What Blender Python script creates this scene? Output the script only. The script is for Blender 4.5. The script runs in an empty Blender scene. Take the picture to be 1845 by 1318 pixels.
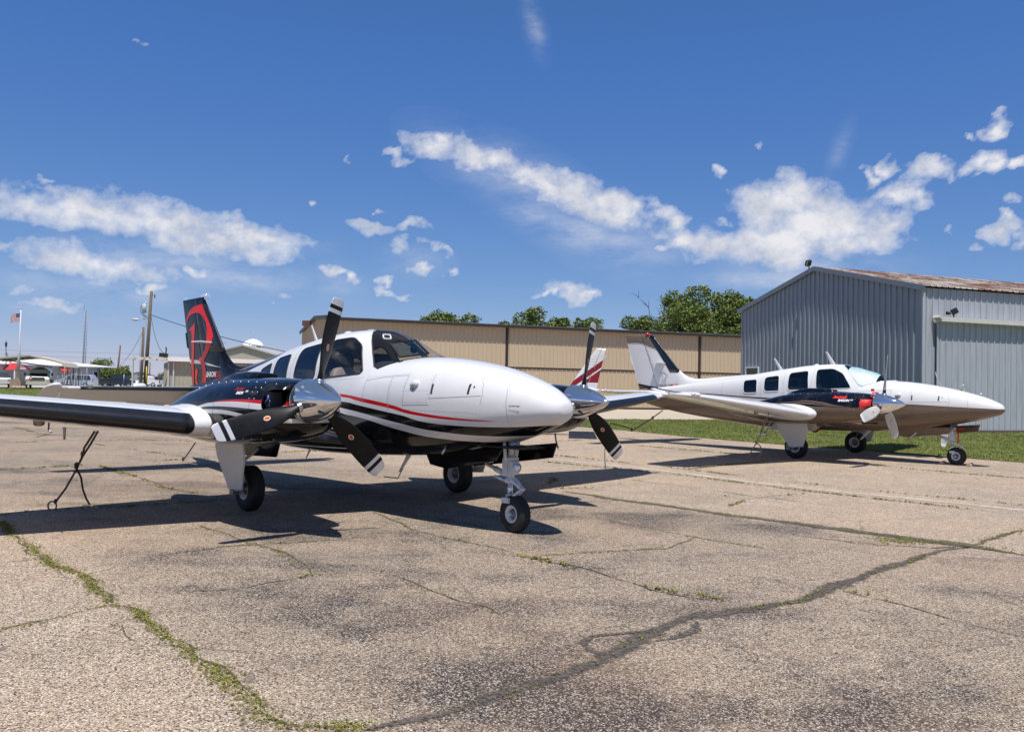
import bpy, bmesh, math, random
import numpy as np
from math import radians as R, sin, cos, pi, sqrt, atan2
from mathutils import Vector, Matrix, noise as mnoise
random.seed(7)
SC = bpy.context.scene
COL = SC.collection

# ------------------------------------------------------------------ camera, world, sun, exposure
F, CH, PITCH, ROLL = 1530.5, 1.4279, 1.3225, 1.161
cd = bpy.data.cameras.new('camera'); cam = bpy.data.objects.new('camera', cd); COL.objects.link(cam)
cd.sensor_fit = 'HORIZONTAL'; cd.sensor_width = 36; cd.lens = F/1845*36
cd.clip_start = 0.05; cd.clip_end = 6000
cam.matrix_world = Matrix.Translation((0, 0, CH)) @ Matrix.Rotation(R(90+PITCH), 4, 'X') @ Matrix.Rotation(R(ROLL), 4, 'Z')
SC.camera = cam
SUN_EL, SUN_AZ = 70.0, 172.0          # azimuth clockwise from +Y
TOSUN = Vector((sin(R(SUN_AZ))*cos(R(SUN_EL)), cos(R(SUN_AZ))*cos(R(SUN_EL)), sin(R(SUN_EL))))
sl = bpy.data.lights.new('sun', 'SUN'); sl.energy = 4.6; sl.angle = R(0.53); sl.color = (1.0, 0.95, 0.87)
so = bpy.data.objects.new('sun', sl); COL.objects.link(so); so.rotation_euler = (-TOSUN).to_track_quat('-Z', 'Y').to_euler()
so.location = (0, -20, 60)
SC.view_settings.view_transform = 'Standard'; SC.view_settings.look = 'None'
SC.view_settings.exposure = 0.30; SC.view_settings.gamma = 1.0
SC.render.resolution_x = 1024; SC.render.resolution_y = 731

def ray(u, v):                         # photograph pixel -> direction from the camera (used only to read the sky)
    r = R(ROLL); du = u-922.5; dv = v-659
    U = du*cos(r)+dv*sin(r); V = -du*sin(r)+dv*cos(r); a = R(PITCH)
    return Vector((U, F*cos(a)+V*sin(a), F*sin(a)-V*cos(a))).normalized()

W = bpy.data.worlds.new('World'); SC.world = W; W.use_nodes = True
def build_world():
    nt = W.node_tree; N = nt.nodes; L = nt.links; N.clear()
    out = N.new('ShaderNodeOutputWorld'); bg = N.new('ShaderNodeBackground'); L.new(bg.outputs[0], out.inputs[0])
    sky = N.new('ShaderNodeTexSky'); sky.sky_type = 'NISHITA'; sky.sun_disc = False
    sky.sun_elevation = R(SUN_EL); sky.sun_rotation = R(SUN_AZ); sky.altitude = 300
    sky.air_density = 0.7; sky.dust_density = 0.2; sky.ozone_density = 2.0
    # per-channel grade of the clear sky (a polariser-deep blue as in the photograph)
    ST = 0.095; EX = 2**0.30
    sp = N.new('ShaderNodeSeparateColor'); cb = N.new('ShaderNodeCombineColor'); L.new(sky.outputs[0], sp.inputs[0])
    for i, (k, g) in enumerate(((.89, 1.10), (.71, .75), (.80, .40))):
        m = N.new('ShaderNodeMath'); m.operation = 'MULTIPLY'; L.new(sp.outputs[i], m.inputs[0]); m.inputs[1].default_value = ST
        p = N.new('ShaderNodeMath'); p.operation = 'POWER'; L.new(m.outputs[0], p.inputs[0]); p.inputs[1].default_value = g
        q = N.new('ShaderNodeMath'); q.operation = 'MULTIPLY'; L.new(p.outputs[0], q.inputs[0]); q.inputs[1].default_value = k/ST/EX; o_ = q.outputs[0]
        if i == 2:          # the zenith stays deep blue instead of turning electric
            r = N.new('ShaderNodeMath'); r.operation = 'MULTIPLY'; r.use_clamp = True; L.new(m.outputs[0], r.inputs[0]); r.inputs[1].default_value = 1/.30; w = N.new('ShaderNodeMath'); w.operation = 'MULTIPLY'; L.new(o_, w.inputs[0]); L.new(r.outputs[0], w.inputs[1]); o_ = w.outputs[0]
        L.new(o_, cb.inputs[i])
    L.new(cb.outputs[0], bg.inputs[0]); bg.inputs[1].default_value = ST
build_world()

# ------------------------------------------------------------------ helpers
def tag(o, label=None, cat=None, group=None, kind=None):
    if label: o['label'] = label
    if cat: o['category'] = cat
    if group: o['group'] = group
    if kind: o['kind'] = kind
    return o
def empty(name, loc=(0, 0, 0), rz=0, label=None, cat=None, group=None):
    o = bpy.data.objects.new(name, None); COL.objects.link(o); o.location = loc; o.rotation_euler = (0, 0, rz)
    o.empty_display_size = .2
    return tag(o, label, cat, group)

MATS = {}
class NT:
    def __init__(s, name):
        s.m = bpy.data.materials.new(name); s.m.use_nodes = True; s.nt = s.m.node_tree; s.N = s.nt.nodes; s.L = s.nt.links
        s.b = s.N['Principled BSDF']
        MATS[name] = s.m
    def new(s, t, **k):
        n = s.N.new(t)
        for a, b in k.items(): setattr(n, a, b)
        return n
    def link(s, a, b): s.L.new(a, b)
    def put(s, x, inp):
        if isinstance(x, bpy.types.NodeSocket): s.L.new(x, inp)
        else:
            if hasattr(x, '__len__') and len(x) == 3 and inp.type == 'RGBA': x = (*x, 1)
            inp.default_value = x
    def math(s, op, a, b=None, c=None, clamp=False):
        n = s.new('ShaderNodeMath', operation=op, use_clamp=clamp)
        for i, x in enumerate((a, b, c)):
            if x is not None: s.put(x, n.inputs[i])
        return n.outputs[0]
    def coord(s, kind='Object'): return s.new('ShaderNodeTexCoord').outputs[kind]
    def mapping(s, v, scale=(1, 1, 1), rot=(0, 0, 0), loc=(0, 0, 0)):
        n = s.new('ShaderNodeMapping'); s.link(v, n.inputs[0]); n.inputs['Scale'].default_value = scale
        n.inputs['Rotation'].default_value = rot; n.inputs['Location'].default_value = loc; return n.outputs[0]
    def noise(s, v, scale, det=3, rough=.55, out=0):
        n = s.new('ShaderNodeTexNoise'); s.link(v, n.inputs['Vector']); n.inputs['Scale'].default_value = scale
        n.inputs['Detail'].default_value = det; n.inputs['Roughness'].default_value = rough; return n.outputs[out]
    def voro(s, v, scale, feature='F1', out='Distance', rnd=1.0):
        n = s.new('ShaderNodeTexVoronoi', feature=feature); s.link(v, n.inputs['Vector']); n.inputs['Scale'].default_value = scale
        n.inputs['Randomness'].default_value = rnd
        return n.outputs[out]
    def mix(s, f, a, b, mode='MIX'):
        n = s.new('ShaderNodeMixRGB', blend_type=mode); s.put(f, n.inputs[0]); s.put(a, n.inputs[1]); s.put(b, n.inputs[2]); return n.outputs[0]
    def ramp(s, f, stops, mode='LINEAR'):
        n = s.new('ShaderNodeValToRGB'); s.link(f, n.inputs[0]); cr = n.color_ramp; cr.interpolation = mode
        while len(cr.elements) < len(stops): cr.elements.new(.5)
        for e, (p, c) in zip(cr.elements, stops): e.position = p; e.color = c if len(c) == 4 else (*c, 1)
        return n.outputs[0]
    def curve(s, x, pts):                  # x socket -> z of a hand-drawn line through pts, smooth
        xs = [p[0] for p in pts]; zs = [p[1] for p in pts]
        x0, x1 = min(xs), max(xs)
        t = s.math('DIVIDE', s.math('SUBTRACT', x, x0), x1-x0, clamp=True)
        n = s.new('ShaderNodeFloatCurve'); c = n.mapping.curves[0]
        z0, z1 = min(zs), max(zs); dz = max(z1-z0, 1e-3)
        q = sorted(((p[0]-x0)/(x1-x0), (p[1]-z0)/dz) for p in pts)
        while len(c.points) < len(q): c.points.new(.5, .5)
        for pt, (a, b) in zip(c.points, q): pt.location = (a, b)
        n.mapping.use_clip = True
        n.mapping.update(); s.link(t, n.inputs['Value'])
        return s.math('MULTIPLY_ADD', n.outputs[0], dz, z0)
    def bump(s, h, strength=.3, dist=.01):
        n = s.new('ShaderNodeBump'); s.put(h, n.inputs['Height']); n.inputs['Strength'].default_value = strength; n.inputs['Distance'].default_value = dist
        s.link(n.outputs[0], s.b.inputs['Normal']); return n
    def set(s, col=None, rough=None, metal=None, coat=None, spec=None, alpha=None):
        I = s.b.inputs
        if col is not None: s.put(col, I['Base Color'])
        if rough is not None: s.put(rough, I['Roughness'])
        if metal is not None: s.put(metal, I['Metallic'])
        if coat is not None: I['Coat Weight'].default_value = coat; I['Coat Roughness'].default_value = .03
        if spec is not None: I['Specular IOR Level'].default_value = spec
        if alpha is not None: s.put(alpha, I['Alpha'])
        return s
def mat(name, col, rough=.5, metal=0, coat=None, var=.08, vscale=6, bump=0, spec=None):
    if name in MATS: return MATS[name]
    t = NT(name); v = t.coord()
    n = t.noise(v, vscale, 5, .6)
    c = t.mix(t.math('MULTIPLY', t.math('SUBTRACT', n, .3, clamp=True), 2.2, clamp=True), tuple(x*(1-var) for x in col), tuple(min(1, x*(1+var)) for x in col))
    t.set(c, rough, metal, coat, spec)
    r = t.math('MULTIPLY_ADD', t.noise(v, vscale*3, 4), .12, rough-.06, clamp=True); t.put(r, t.b.inputs['Roughness'])
    if bump: t.bump(t.noise(v, vscale*8, 4), bump, .005)
    return t.m

def obj(name, vs, fs, m, parent=None, smooth=True, loc=None):
    me = bpy.data.meshes.new(name); me.from_pydata([tuple(map(float, v)) for v in vs], [], fs)
    if isinstance(m, (list, tuple)):
        for x in m: me.materials.append(x)
    else: me.materials.append(m)
    if smooth: me.polygons.foreach_set('use_smooth', [True]*len(me.polygons))
    me.update(); o = bpy.data.objects.new(name, me); COL.objects.link(o)
    if parent: o.parent = parent
    if loc is not None: o.location = loc
    return o

class MB:
    """collects shapes and links them as ONE mesh"""
    def __init__(s): s.v = []; s.f = []; s.mi = []; s.sm = []
    def add(s, vs, fs, mi=0, smooth=True):
        b = len(s.v); s.v += [tuple(map(float, v)) for v in vs]; s.f += [tuple(b+i for i in f) for f in fs]
        s.mi += [mi]*len(fs); s.sm += [smooth]*len(fs); return s
    def box(s, c, d, rot=None, mi=0, taper=None):
        hx, hy, hz = d[0]/2, d[1]/2, d[2]/2; vs = []
        for z in (-1, 1):
            for x, y in ((-1, -1), (1, -1), (1, 1), (-1, 1)):
                k = taper if (taper and z > 0) else 1
                vs.append(Vector((x*hx*k, y*hy*k, z*hz)))
        if rot is not None: vs = [rot @ v for v in vs]
        vs = [v+Vector(c) for v in vs]
        return s.add(vs, [(3, 2, 1, 0), (4, 5, 6, 7), (0, 1, 5, 4), (1, 2, 6, 5), (2, 3, 7, 6), (3, 0, 4, 7)], mi, False)
    def bar(s, a, b, w, h=None, mi=0):
        a, b = Vector(a), Vector(b); h = h or w; d = b-a; q = d.to_track_quat('X', 'Z').to_matrix()
        return s.box((a+b)/2, (d.length, w, h), q, mi)
    def tube(s, pts, r, n=10, mi=0, cap=True, smooth=True):
        pts = [Vector(p) for p in pts]; rs = r if hasattr(r, '__len__') else [r]*len(pts)
        vs, fs = [], []; up = None
        for i, p in enumerate(pts):
            d = (pts[min(i+1, len(pts)-1)]-pts[max(i-1, 0)]).normalized()
            if up is None: up = d.orthogonal().normalized()
            up = (up-d*up.dot(d)); up = up.normalized() if up.length > 1e-6 else d.orthogonal().normalized()
            sd = d.cross(up)
            for k in range(n):
                a = 2*pi*k/n; vs.append(p+(up*cos(a)+sd*sin(a))*rs[i])
        for i in range(len(pts)-1):
            for k in range(n): fs.append((i*n+k, i*n+(k+1) % n, (i+1)*n+(k+1) % n, (i+1)*n+k))
        if cap: fs.append(tuple(range(n-1, -1, -1))); fs.append(tuple((len(pts)-1)*n+k for k in range(n)))
        return s.add(vs, fs, mi, smooth)
    def lathe(s, o, ax, prof, n=24, mi=0, smooth=True):
        """prof: (distance along axis, radius)"""
        o, ax = Vector(o), Vector(ax).normalized(); u = ax.orthogonal().normalized(); w = ax.cross(u); vs, fs = [], []
        for t, r in prof:
            for k in range(n):
                a = 2*pi*k/n; vs.append(o+ax*t+(u*cos(a)+w*sin(a))*max(r, 1e-5))
        m = len(prof)
        for i in range(m-1):
            for k in range(n): fs.append((i*n+k, i*n+(k+1) % n, (i+1)*n+(k+1) % n, (i+1)*n+k))
        return s.add(vs, fs, mi, smooth)
    def plate(s, pts, th, mi=0):
        """flat polygon in 3D, given a thickness along its normal"""
        P = [Vector(p) for p in pts]; nrm = Vector((0, 0, 0))
        for i in range(len(P)): nrm += P[i].cross(P[(i+1) % len(P)])
        nrm.normalize(); n = len(P); vs = [p+nrm*th/2 for p in P]+[p-nrm*th/2 for p in P]
        fs = [tuple(range(n)), tuple(range(2*n-1, n-1, -1))]+[(i, n+i, n+(i+1) % n, (i+1) % n) for i in range(n)]
        return s.add(vs, fs, mi, False)
    def sphere(s, c, r, n=14, mi=0, sc=(1, 1, 1)):
        vs, fs = [], []; m = n//2
        for i in range(m+1):
            for k in range(n):
                a = pi*i/m; b = 2*pi*k/n; vs.append((c[0]+r*sc[0]*sin(a)*cos(b), c[1]+r*sc[1]*sin(a)*sin(b), c[2]+r*sc[2]*cos(a)))
        for i in range(m):
            for k in range(n): fs.append((i*n+k, (i+1)*n+k, (i+1)*n+(k+1) % n, i*n+(k+1) % n))
        return s.add(vs, fs, mi)
    def out(s, name, m, parent=None, loc=None):
        o = obj(name, s.v, s.f, m, parent, False, loc); me = o.data
        me.polygons.foreach_set('material_index', s.mi); me.polygons.foreach_set('use_smooth', s.sm)
        if len(s.f) < 20000:
            bm = bmesh.new(); bm.from_mesh(me); bmesh.ops.recalc_face_normals(bm, faces=bm.faces[:]); bm.to_mesh(me); bm.free()
        me.update(); return o

def pchip(xs, ys):
    xs = np.array(xs, float); ys = np.array(ys, float)
    if xs[0] > xs[-1]: xs = xs[::-1]; ys = ys[::-1]
    h = np.diff(xs); d = np.diff(ys)/h; m = np.zeros(len(xs))
    for i in range(1, len(xs)-1):
        if d[i-1]*d[i] > 0:
            w1 = 2*h[i]+h[i-1]; w2 = h[i]+2*h[i-1]; m[i] = (w1+w2)/(w1/d[i-1]+w2/d[i])
    m[0] = d[0]; m[-1] = d[-1]
    def f(x):
        x = min(max(x, xs[0]), xs[-1]); i = min(max(int(np.searchsorted(xs, x))-1, 0), len(h)-1)
        t = (x-xs[i])/h[i]
        return float((2*t**3-3*t*t+1)*ys[i]+(t**3-2*t*t+t)*h[i]*m[i]+(-2*t**3+3*t*t)*ys[i+1]+(t**3-t*t)*h[i]*m[i+1])
    return f
def rounded(poly, r, n=5):
    out = []; P = [Vector(p) for p in poly]
    for i, p in enumerate(P):
        a = P[i-1]-p; b = P[(i+1) % len(P)]-p; q = min(r, a.length*.45, b.length*.45)
        s_, e_ = p+a.normalized()*q, p+b.normalized()*q
        for k in range(n+1):
            t = k/n; out.append(tuple(s_*(1-t)**2+p*2*t*(1-t)+e_*t*t))
    return out
def inside(p, poly):
    c = False; x, y = p; j = len(poly)-1
    for i in range(len(poly)):
        xi, yi = poly[i][0], poly[i][1]; xj, yj = poly[j][0], poly[j][1]
        if (yi > y) != (yj > y) and x < (xj-xi)*(y-yi)/(yj-yi)+xi: c = not c
        j = i
    return c
def nearest(p, poly):
    best = None; bd = 1e9; px, py = p
    for i in range(len(poly)):
        ax, ay = poly[i-1]; bx, by = poly[i]; dx, dy = bx-ax, by-ay; l = dx*dx+dy*dy
        t = 0 if l < 1e-12 else min(1, max(0, ((px-ax)*dx+(py-ay)*dy)/l)); qx, qy = ax+t*dx, ay+t*dy
        d = (qx-px)**2+(qy-py)**2
        if d < bd: bd = d; best = (qx, qy)
    return best
def text_tris(body, size, shear=0.0, bold=0.0, spacing=1.0):
    """lettering as 2D triangles (vertices, faces), left baseline at the origin"""
    c = bpy.data.curves.new('t', 'FONT'); c.body = body; c.size = size; c.shear = shear; c.space_character = spacing; c.offset = bold
    c.resolution_u = 3; o = bpy.data.objects.new('t', c); COL.objects.link(o)
    dg = bpy.context.evaluated_depsgraph_get(); me = bpy.data.meshes.new_from_object(o.evaluated_get(dg))
    vs = [(v.co.x, v.co.y) for v in me.vertices]; fs = [tuple(p.vertices) for p in me.polygons]
    bpy.data.objects.remove(o); bpy.data.meshes.remove(me); bpy.data.curves.remove(c); return vs, fs

# ------------------------------------------------------------------ clouds: a thin layer of patches far up on the sky dome
def build_clouds():
    B = [ # u, v, rx, ry, tilt(down to the right), strength
     (150,385,175,34,5,1),(300,400,200,40,6,1),(400,435,160,36,5,1),(450,420,120,28,8,1),(60,380,90,18,3,.8),
     (140,468,120,30,6,.85),(220,480,110,22,6,.7),(90,462,70,22,3,.7),(100,548,55,13,2,.7),(0,435,24,12,0,.5),(20,518,18,10,0,.4),
     (775,262,60,28,10,1),(800,250,48,18,0,.8),(755,245,45,12,0,.7),(850,280,60,24,20,1),(900,290,60,26,22,1),(965,320,80,34,25,1),(1040,352,95,40,20,1.15),(1110,375,80,42,8,1.15),(1000,340,80,34,22,1),(1150,368,40,28,0,.9),
     (1207,400,40,28,10,1),(1235,430,45,22,20,.9),(1290,445,70,26,8,.9),(1200,445,30,10,0,.5),(1260,466,45,11,10,.5),
     (1400,370,85,52,0,1.15),(1460,400,120,52,5,1.2),(1400,440,140,48,0,1.15),(1520,400,80,46,0,1.1),(1590,410,65,34,-10,1.05),(1440,350,80,36,5,1),(1520,440,110,34,-5,.9),(1360,460,60,25,0,.7),
     (1615,350,42,26,-15,.95),(1640,360,30,16,0,.7),(1590,360,22,12,0,.5),(1560,320,20,22,0,.65),(1590,300,22,16,0,.65),(1680,300,44,25,0,.95),(1690,278,24,14,0,.7),(1660,308,25,12,0,.5),
     (1780,298,28,22,0,.85),(1835,292,28,16,0,.8),(1793,228,26,20,-30,.7),(1740,255,16,9,0,.45),(1810,412,36,22,0,.85),(1800,392,20,14,0,.7),(1825,356,18,10,0,.5),(1845,430,14,10,0,.5),
     (1725,320,14,10,0,.4),(1758,450,16,8,0,.4),(1700,418,12,6,0,.35),(1362,266,16,9,10,.55),(1292,312,16,11,0,.55),(1295,395,14,8,0,.4),(1540,302,12,6,0,.35),
     (1020,525,56,20,0,1),(1050,532,30,12,0,.8),(985,530,26,10,0,.7),(638,282,14,10,0,.55),(715,284,30,9,5,.5),(670,408,50,12,0,.75),(740,405,45,10,0,.6),(720,440,38,16,0,.7),(790,448,26,10,15,.5),
     (600,486,30,9,10,.6),(636,502,24,16,20,.65),(756,478,26,12,0,.6),(815,487,18,13,0,.6),(695,526,18,8,0,.55),(722,536,16,7,0,.5),(710,510,18,8,0,.5),(510,536,12,9,20,.5),(356,484,22,11,0,.45),(286,522,16,11,0,.5),(372,534,18,10,0,.4),(327,532,10,6,0,.3),(675,380,10,6,0,.35),(565,372,14,7,0,.3),(75,326,14,6,5,.25),(240,78,10,5,0,.2)]
    V = [(930,320,200,60,22,.55),(1120,430,150,70,15,.45),(420,500,160,30,0,.6),(300,470,200,40,6,.6),(1050,420,120,45,15,.6),(1380,500,140,30,0,.6),(950,380,90,40,25,.5),(200,520,160,30,0,.45),(1450,480,180,40,0,.5),(610,510,60,40,0,.3),(740,470,80,40,0,.3),(963,45,22,60,-18,.42),(1515,265,18,50,20,.3),(860,300,90,40,15,.4),(560,440,60,20,0,.3),(100,560,120,20,0,.35),(60,500,80,40,0,.3)]
    rnd = random.Random(4); G = []
    for b, k in [(b, 0) for b in B]+[(b, 1) for b in V]:
        am_ = b[5]+(.22 if b[2] < 32 and k == 0 else 0); d = ray(b[0], b[1]); a0 = atan2(d.x, d.y); e0 = math.asin(d.z); G.append((a0, e0, b[2]/F, b[3]/F, R(-b[4]), am_, k))
    for i in range(16):
        a = R(rnd.uniform(42, 318)); e = R(rnd.uniform(8, 45)); G.append((a if a < pi else a-2*pi, e, rnd.uniform(.1, .25), rnd.uniform(.03, .07), 0, 1.0, 0))
    RD = 3500.0
    def grid(azs, els, det):
        az, el = np.meshgrid(azs, els); wa = np.zeros_like(az); we = np.zeros_like(az)
        for (i, j), a in np.ndenumerate(az):
            if det:
                q = Vector((a*30, el[i, j]*38, 0)); v = mnoise.fractal(q, .8, 2.1, 5); w = mnoise.fractal(q+Vector((31, 7, 3)), .8, 2.1, 5); wa[i, j] = v*.016; we[i, j] = w*.010
        cov = np.full(az.shape, -1.0); veil = np.zeros(az.shape)
        for a0, e0, rx, ry, ro, am, k in G:
            dx = ((az+wa-a0+pi) % (2*pi))-pi; dy = el+we-e0
            if k:
                x = (dx-wa)*cos(ro)+(dy-we)*sin(ro); y = -(dx-wa)*sin(ro)+(dy-we)*cos(ro); veil = np.maximum(veil, am*np.exp(-2.2*((x/rx)**2+(y/ry)**2)))
            else:
                x = dx*cos(ro)+dy*sin(ro); y = -dx*sin(ro)+dy*cos(ro); cov = np.maximum(cov, am*(1-np.sqrt((x/rx)**2+(y/ry)**2)))
        return az, el, cov, veil
    def emit(az, el, cov, veil, name, skip=None):
        ny, nx = az.shape; vs = np.stack([np.sin(az)*np.cos(el), np.cos(az)*np.cos(el), np.sin(el)], -1).reshape(-1, 3)*RD
        c = cov.reshape(-1); v = veil.reshape(-1); fs = []
        for i in range(ny-1):
            for j in range(nx-1):
                a = i*nx+j; q = (a, a+1, a+nx+1, a+nx)
                if skip and skip(az[i, j], el[i, j]): continue
                if max(c[k] for k in q) > -.15 or max(v[k] for k in q) > .02: fs.append(q)
        me = bpy.data.meshes.new(name); me.from_pydata(vs.tolist(), [], fs)
        for n_, arr in (('cov', c), ('veil', v)):
            at = me.attributes.new(n_, 'FLOAT', 'POINT'); at.data.foreach_set('value', arr.astype(np.float32))
        me.materials.append(cm); o = bpy.data.objects.new(name, me); COL.objects.link(o); tag(o, 'thin scattered white clouds', None, None, 'structure'); return o
    t = NT('cloud'); cm = t.m; t.N.remove(t.b); out = t.N['Material Output']
    at = t.new('ShaderNodeAttribute', attribute_name='cov'); av = t.new('ShaderNodeAttribute', attribute_name='veil')
    v = t.coord(); sp = t.mapping(v, (1/RD, 1/RD, 1.25/RD))
    n1 = t.noise(sp, 26, 10, .62); n3 = t.noise(sp, 110, 6, .65); nv = t.noise(t.mapping(sp, (1, 1, 2.2)), 14, 7, .65); ns = t.noise(sp, 17, 7, .6)
    cov = at.outputs['Fac']
    s = t.math('MULTIPLY_ADD', t.math('SUBTRACT', n1, .5), 1.5, cov); s = t.math('MULTIPLY_ADD', t.math('SUBTRACT', n3, .5), .45, s)
    gate = t.math('MULTIPLY_ADD', cov, 7.0, .6, clamp=True)
    s = t.math('MULTIPLY', t.math('MULTIPLY', t.math('SUBTRACT', s, -.01), 1.12, clamp=True), gate); s = t.math('SMOOTH_MIN', s, 1.0, .25, clamp=True)
    ve = t.math('MULTIPLY', av.outputs['Fac'], t.math('MULTIPLY', t.math('SUBTRACT', nv, .32), 2.2, clamp=True))
    dn = t.math('MAXIMUM', t.math('MULTIPLY', s, .95), ve)
    core = t.math('MULTIPLY', t.math('MULTIPLY', t.math('SUBTRACT', cov, .12), 2.2, clamp=True), t.math('MULTIPLY', t.math('SUBTRACT', ns, .40), 4.2, clamp=True), clamp=True)
    col = t.mix(t.math('MULTIPLY', core, .85), (.90, .885, .90), (.50, .54, .64))
    em = t.new('ShaderNodeEmission'); t.put(col, em.inputs[0]); em.inputs[1].default_value = .80
    tr = t.new('ShaderNodeBsdfTransparent'); mx = t.new('ShaderNodeMixShader'); t.link(dn, mx.inputs[0]); t.link(tr.outputs[0], mx.inputs[1]); t.link(em.outputs[0], mx.inputs[2]); t.link(mx.outputs[0], out.inputs[0])
    try: cm.cycles.emission_sampling = 'NONE'
    except Exception: pass
    st = .0026
    emit(*grid(np.arange(-.60, .60, st), np.arange(.01, .47, st), True), 'clouds')
    emit(*grid(np.arange(-pi, pi, .02), np.arange(.03, 1.0, .02), False), 'clouds', lambda a, e: -.60 < a < .58)
build_clouds()
# ------------------------------------------------------------------ light twin: the body surface (X forward from the nose wheel, Y left, Z up)
def sg(c, p): return math.copysign(abs(c)**p, c)
DECK = pchip([.765, .76, .745, .71, .64, .5, .23, -.23, -.69, -1.06, -1.33, -2.0, -3, -8.1], [1.165, 1.205, 1.235, 1.268, 1.310, 1.378, 1.468, 1.582, 1.655, 1.69, 1.70, 1.68, 1.55, 1.1])
CANO = pchip([.765, -1.19, -1.45, -1.7, -1.95, -2.15, -2.33, -2.54, -2.94, -3.3, -3.78, -4.33, -5, -6, -7, -8.02], [.5, 1.695, 1.80, 1.905, 1.985, 2.028, 2.048, 2.055, 2.035, 1.99, 1.915, 1.825, 1.73, 1.59, 1.47, 1.38])
BOT = pchip([.765, .76, .745, .71, .64, .52, .24, -.08, -.41, -.7, -1.07, -1.71, -2.39, -3.23, -4.1, -4.62, -5.95, -7.84, -8.02], [1.155, 1.12, 1.10, 1.06, 1.03, .985, .9, .82, .755, .70, .655, .61, .575, .555, .565, .60, .72, 1.03, 1.10])
WID = pchip([.765, .76, .745, .71, .6, .4, .1, -.3, -.7, -1.2, -1.8, -2.5, -3.5, -4.2, -5, -6, -7, -8.02], [.004, .055, .095, .142, .215, .30, .385, .465, .52, .57, .60, .615, .61, .57, .48, .34, .20, .09])
ZC = pchip([.765, 0, -1.5, -3, -5, -8.02], [1.16, 1.17, 1.18, 1.2, 1.25, 1.27])
NT_ = pchip([.8, .5, -.5, -1.3, -2, -4, -8], [2.0, 2.2, 2.3, 2.35, 2.45, 2.4, 2.1])
NB_ = pchip([.8, 0, -1.5, -4, -6, -8], [2.0, 2.3, 2.8, 2.8, 2.4, 2.0])
def SW(yn): return .83*yn**1.45
NOSEK = [0.0]
def NX(x): return x+NOSEK[0]*max(0.0, (x+.3)/1.06)**1.3
def fus(x, t):
    c, s = cos(t), sin(t); w = WID(x); zc = ZC(x)
    if s >= 0:
        n = NT_(x); yn = abs(c)**(2/n); top = max(DECK(x), CANO(x+SW(yn)) if x < -1.0 else 0)
        return (NX(x), w*sg(c, 2/n), zc+(top-zc)*abs(s)**(2/n))
    n = NB_(x); return (NX(x), w*sg(c, 2/n), zc-(zc-BOT(x))*abs(s)**(2/n))
NAC_S = [0, .1, .16, .24, .40, .65, .93, 1.45, 1.93, 2.42, 2.96, 3.35, 3.45]
NAC_X = pchip(NAC_S, [-.915, -.905, -.925, -.99, -1.15, -1.40, -1.68, -2.2, -2.68, -3.17, -3.71, -4.1, -4.2])
NAC_W = pchip(NAC_S, [.185, .26, .335, .380, .425, .455, .475, .48, .455, .39, .26, .10, .02])
NAC_T = pchip(NAC_S, [1.405, 1.395, 1.40, 1.412, 1.43, 1.44, 1.445, 1.435, 1.375, 1.255, 1.10, .99, .97])
NAC_B = pchip(NAC_S, [1.035, 1.0, .96, .91, .855, .82, .795, .765, .755, .77, .82, .9, .93])
NAC_Y = 1.762
def nac(u, t):
    c, s = cos(t), sin(t); x = NAC_X(u); w = NAC_W(u); zt, zb = NAC_T(u), NAC_B(u); zc = 1.12 if u > .3 else 1.12+.1*(1-u/.3)
    zc = min(zc, zt-.02); zc = max(zc, zb+.01)
    n = 2.0+min(u, .4)*1.3
    return (x, w*sg(c, 2/n), (zc+(zt-zc)*abs(s)**(2/n)) if s >= 0 else (zc-(zc-zb)*abs(s)**(2/n)))
def solve_t(S, x, z, side=1):
    a, b = -pi/2, pi/2
    for _ in range(40):
        m = (a+b)/2
        if S(x, m)[2] < z: a = m
        else: b = m
    t = (a+b)/2
    return t if side > 0 else pi-t
def loft_cut(S, us, nt, polys, km=.6):
    """ring lattice over S(u,t); windows are cut out along polys [(u,t)...]; returns body (verts, faces), {k: (verts, faces)}"""
    NU = len(us); ts = [-pi/2+2*pi*j/nt for j in range(nt)]
    V = [[(u, t) for t in ts] for u in us]
    lab = {}
    bb = [(min(p[0] for p in q), max(p[0] for p in q), min(p[1] for p in q), max(p[1] for p in q)) for q in polys]
    dt = 2*pi/nt
    for i in range(NU-1):
        uc = (us[i]+us[i+1])/2
        for j in range(nt):
            tc = ts[j]+dt/2; l = -1
            for k, q in enumerate(polys):
                if bb[k][0] <= uc <= bb[k][1] and bb[k][2] <= tc <= bb[k][3] and inside((uc, tc), q): l = k; break
            lab[i, j] = l
    polyk = [[(p[0], p[1]*km) for p in q] for q in polys]
    for i in range(NU):
        for j in range(nt):
            a = {lab.get((ii, jj % nt), -1) for ii in (i-1, i) for jj in (j-1, j)}
            if len(a) > 1:
                k = max(a); u, t = nearest((V[i][j][0], V[i][j][1]*km), polyk[k]); V[i][j] = (u, t/km)
    flat = [S(*V[i][j]) for i in range(NU) for j in range(nt)]
    groups = {}
    for (i, j), l in lab.items():
        groups.setdefault(l, []).append((i*nt+j, (i+1)*nt+j, (i+1)*nt+(j+1) % nt, i*nt+(j+1) % nt))
    out = {}
    for l, fs in groups.items():
        used = {}; vs = []; nf = []
        for f in fs:
            g = []
            for a in f:
                if a not in used: used[a] = len(vs); vs.append(flat[a])
                g.append(used[a])
            nf.append(tuple(g))
        out[l] = (vs, nf)
    return out, [S(*V[0][j]) for j in range(nt)], [S(*V[-1][j]) for j in range(nt)]

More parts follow.
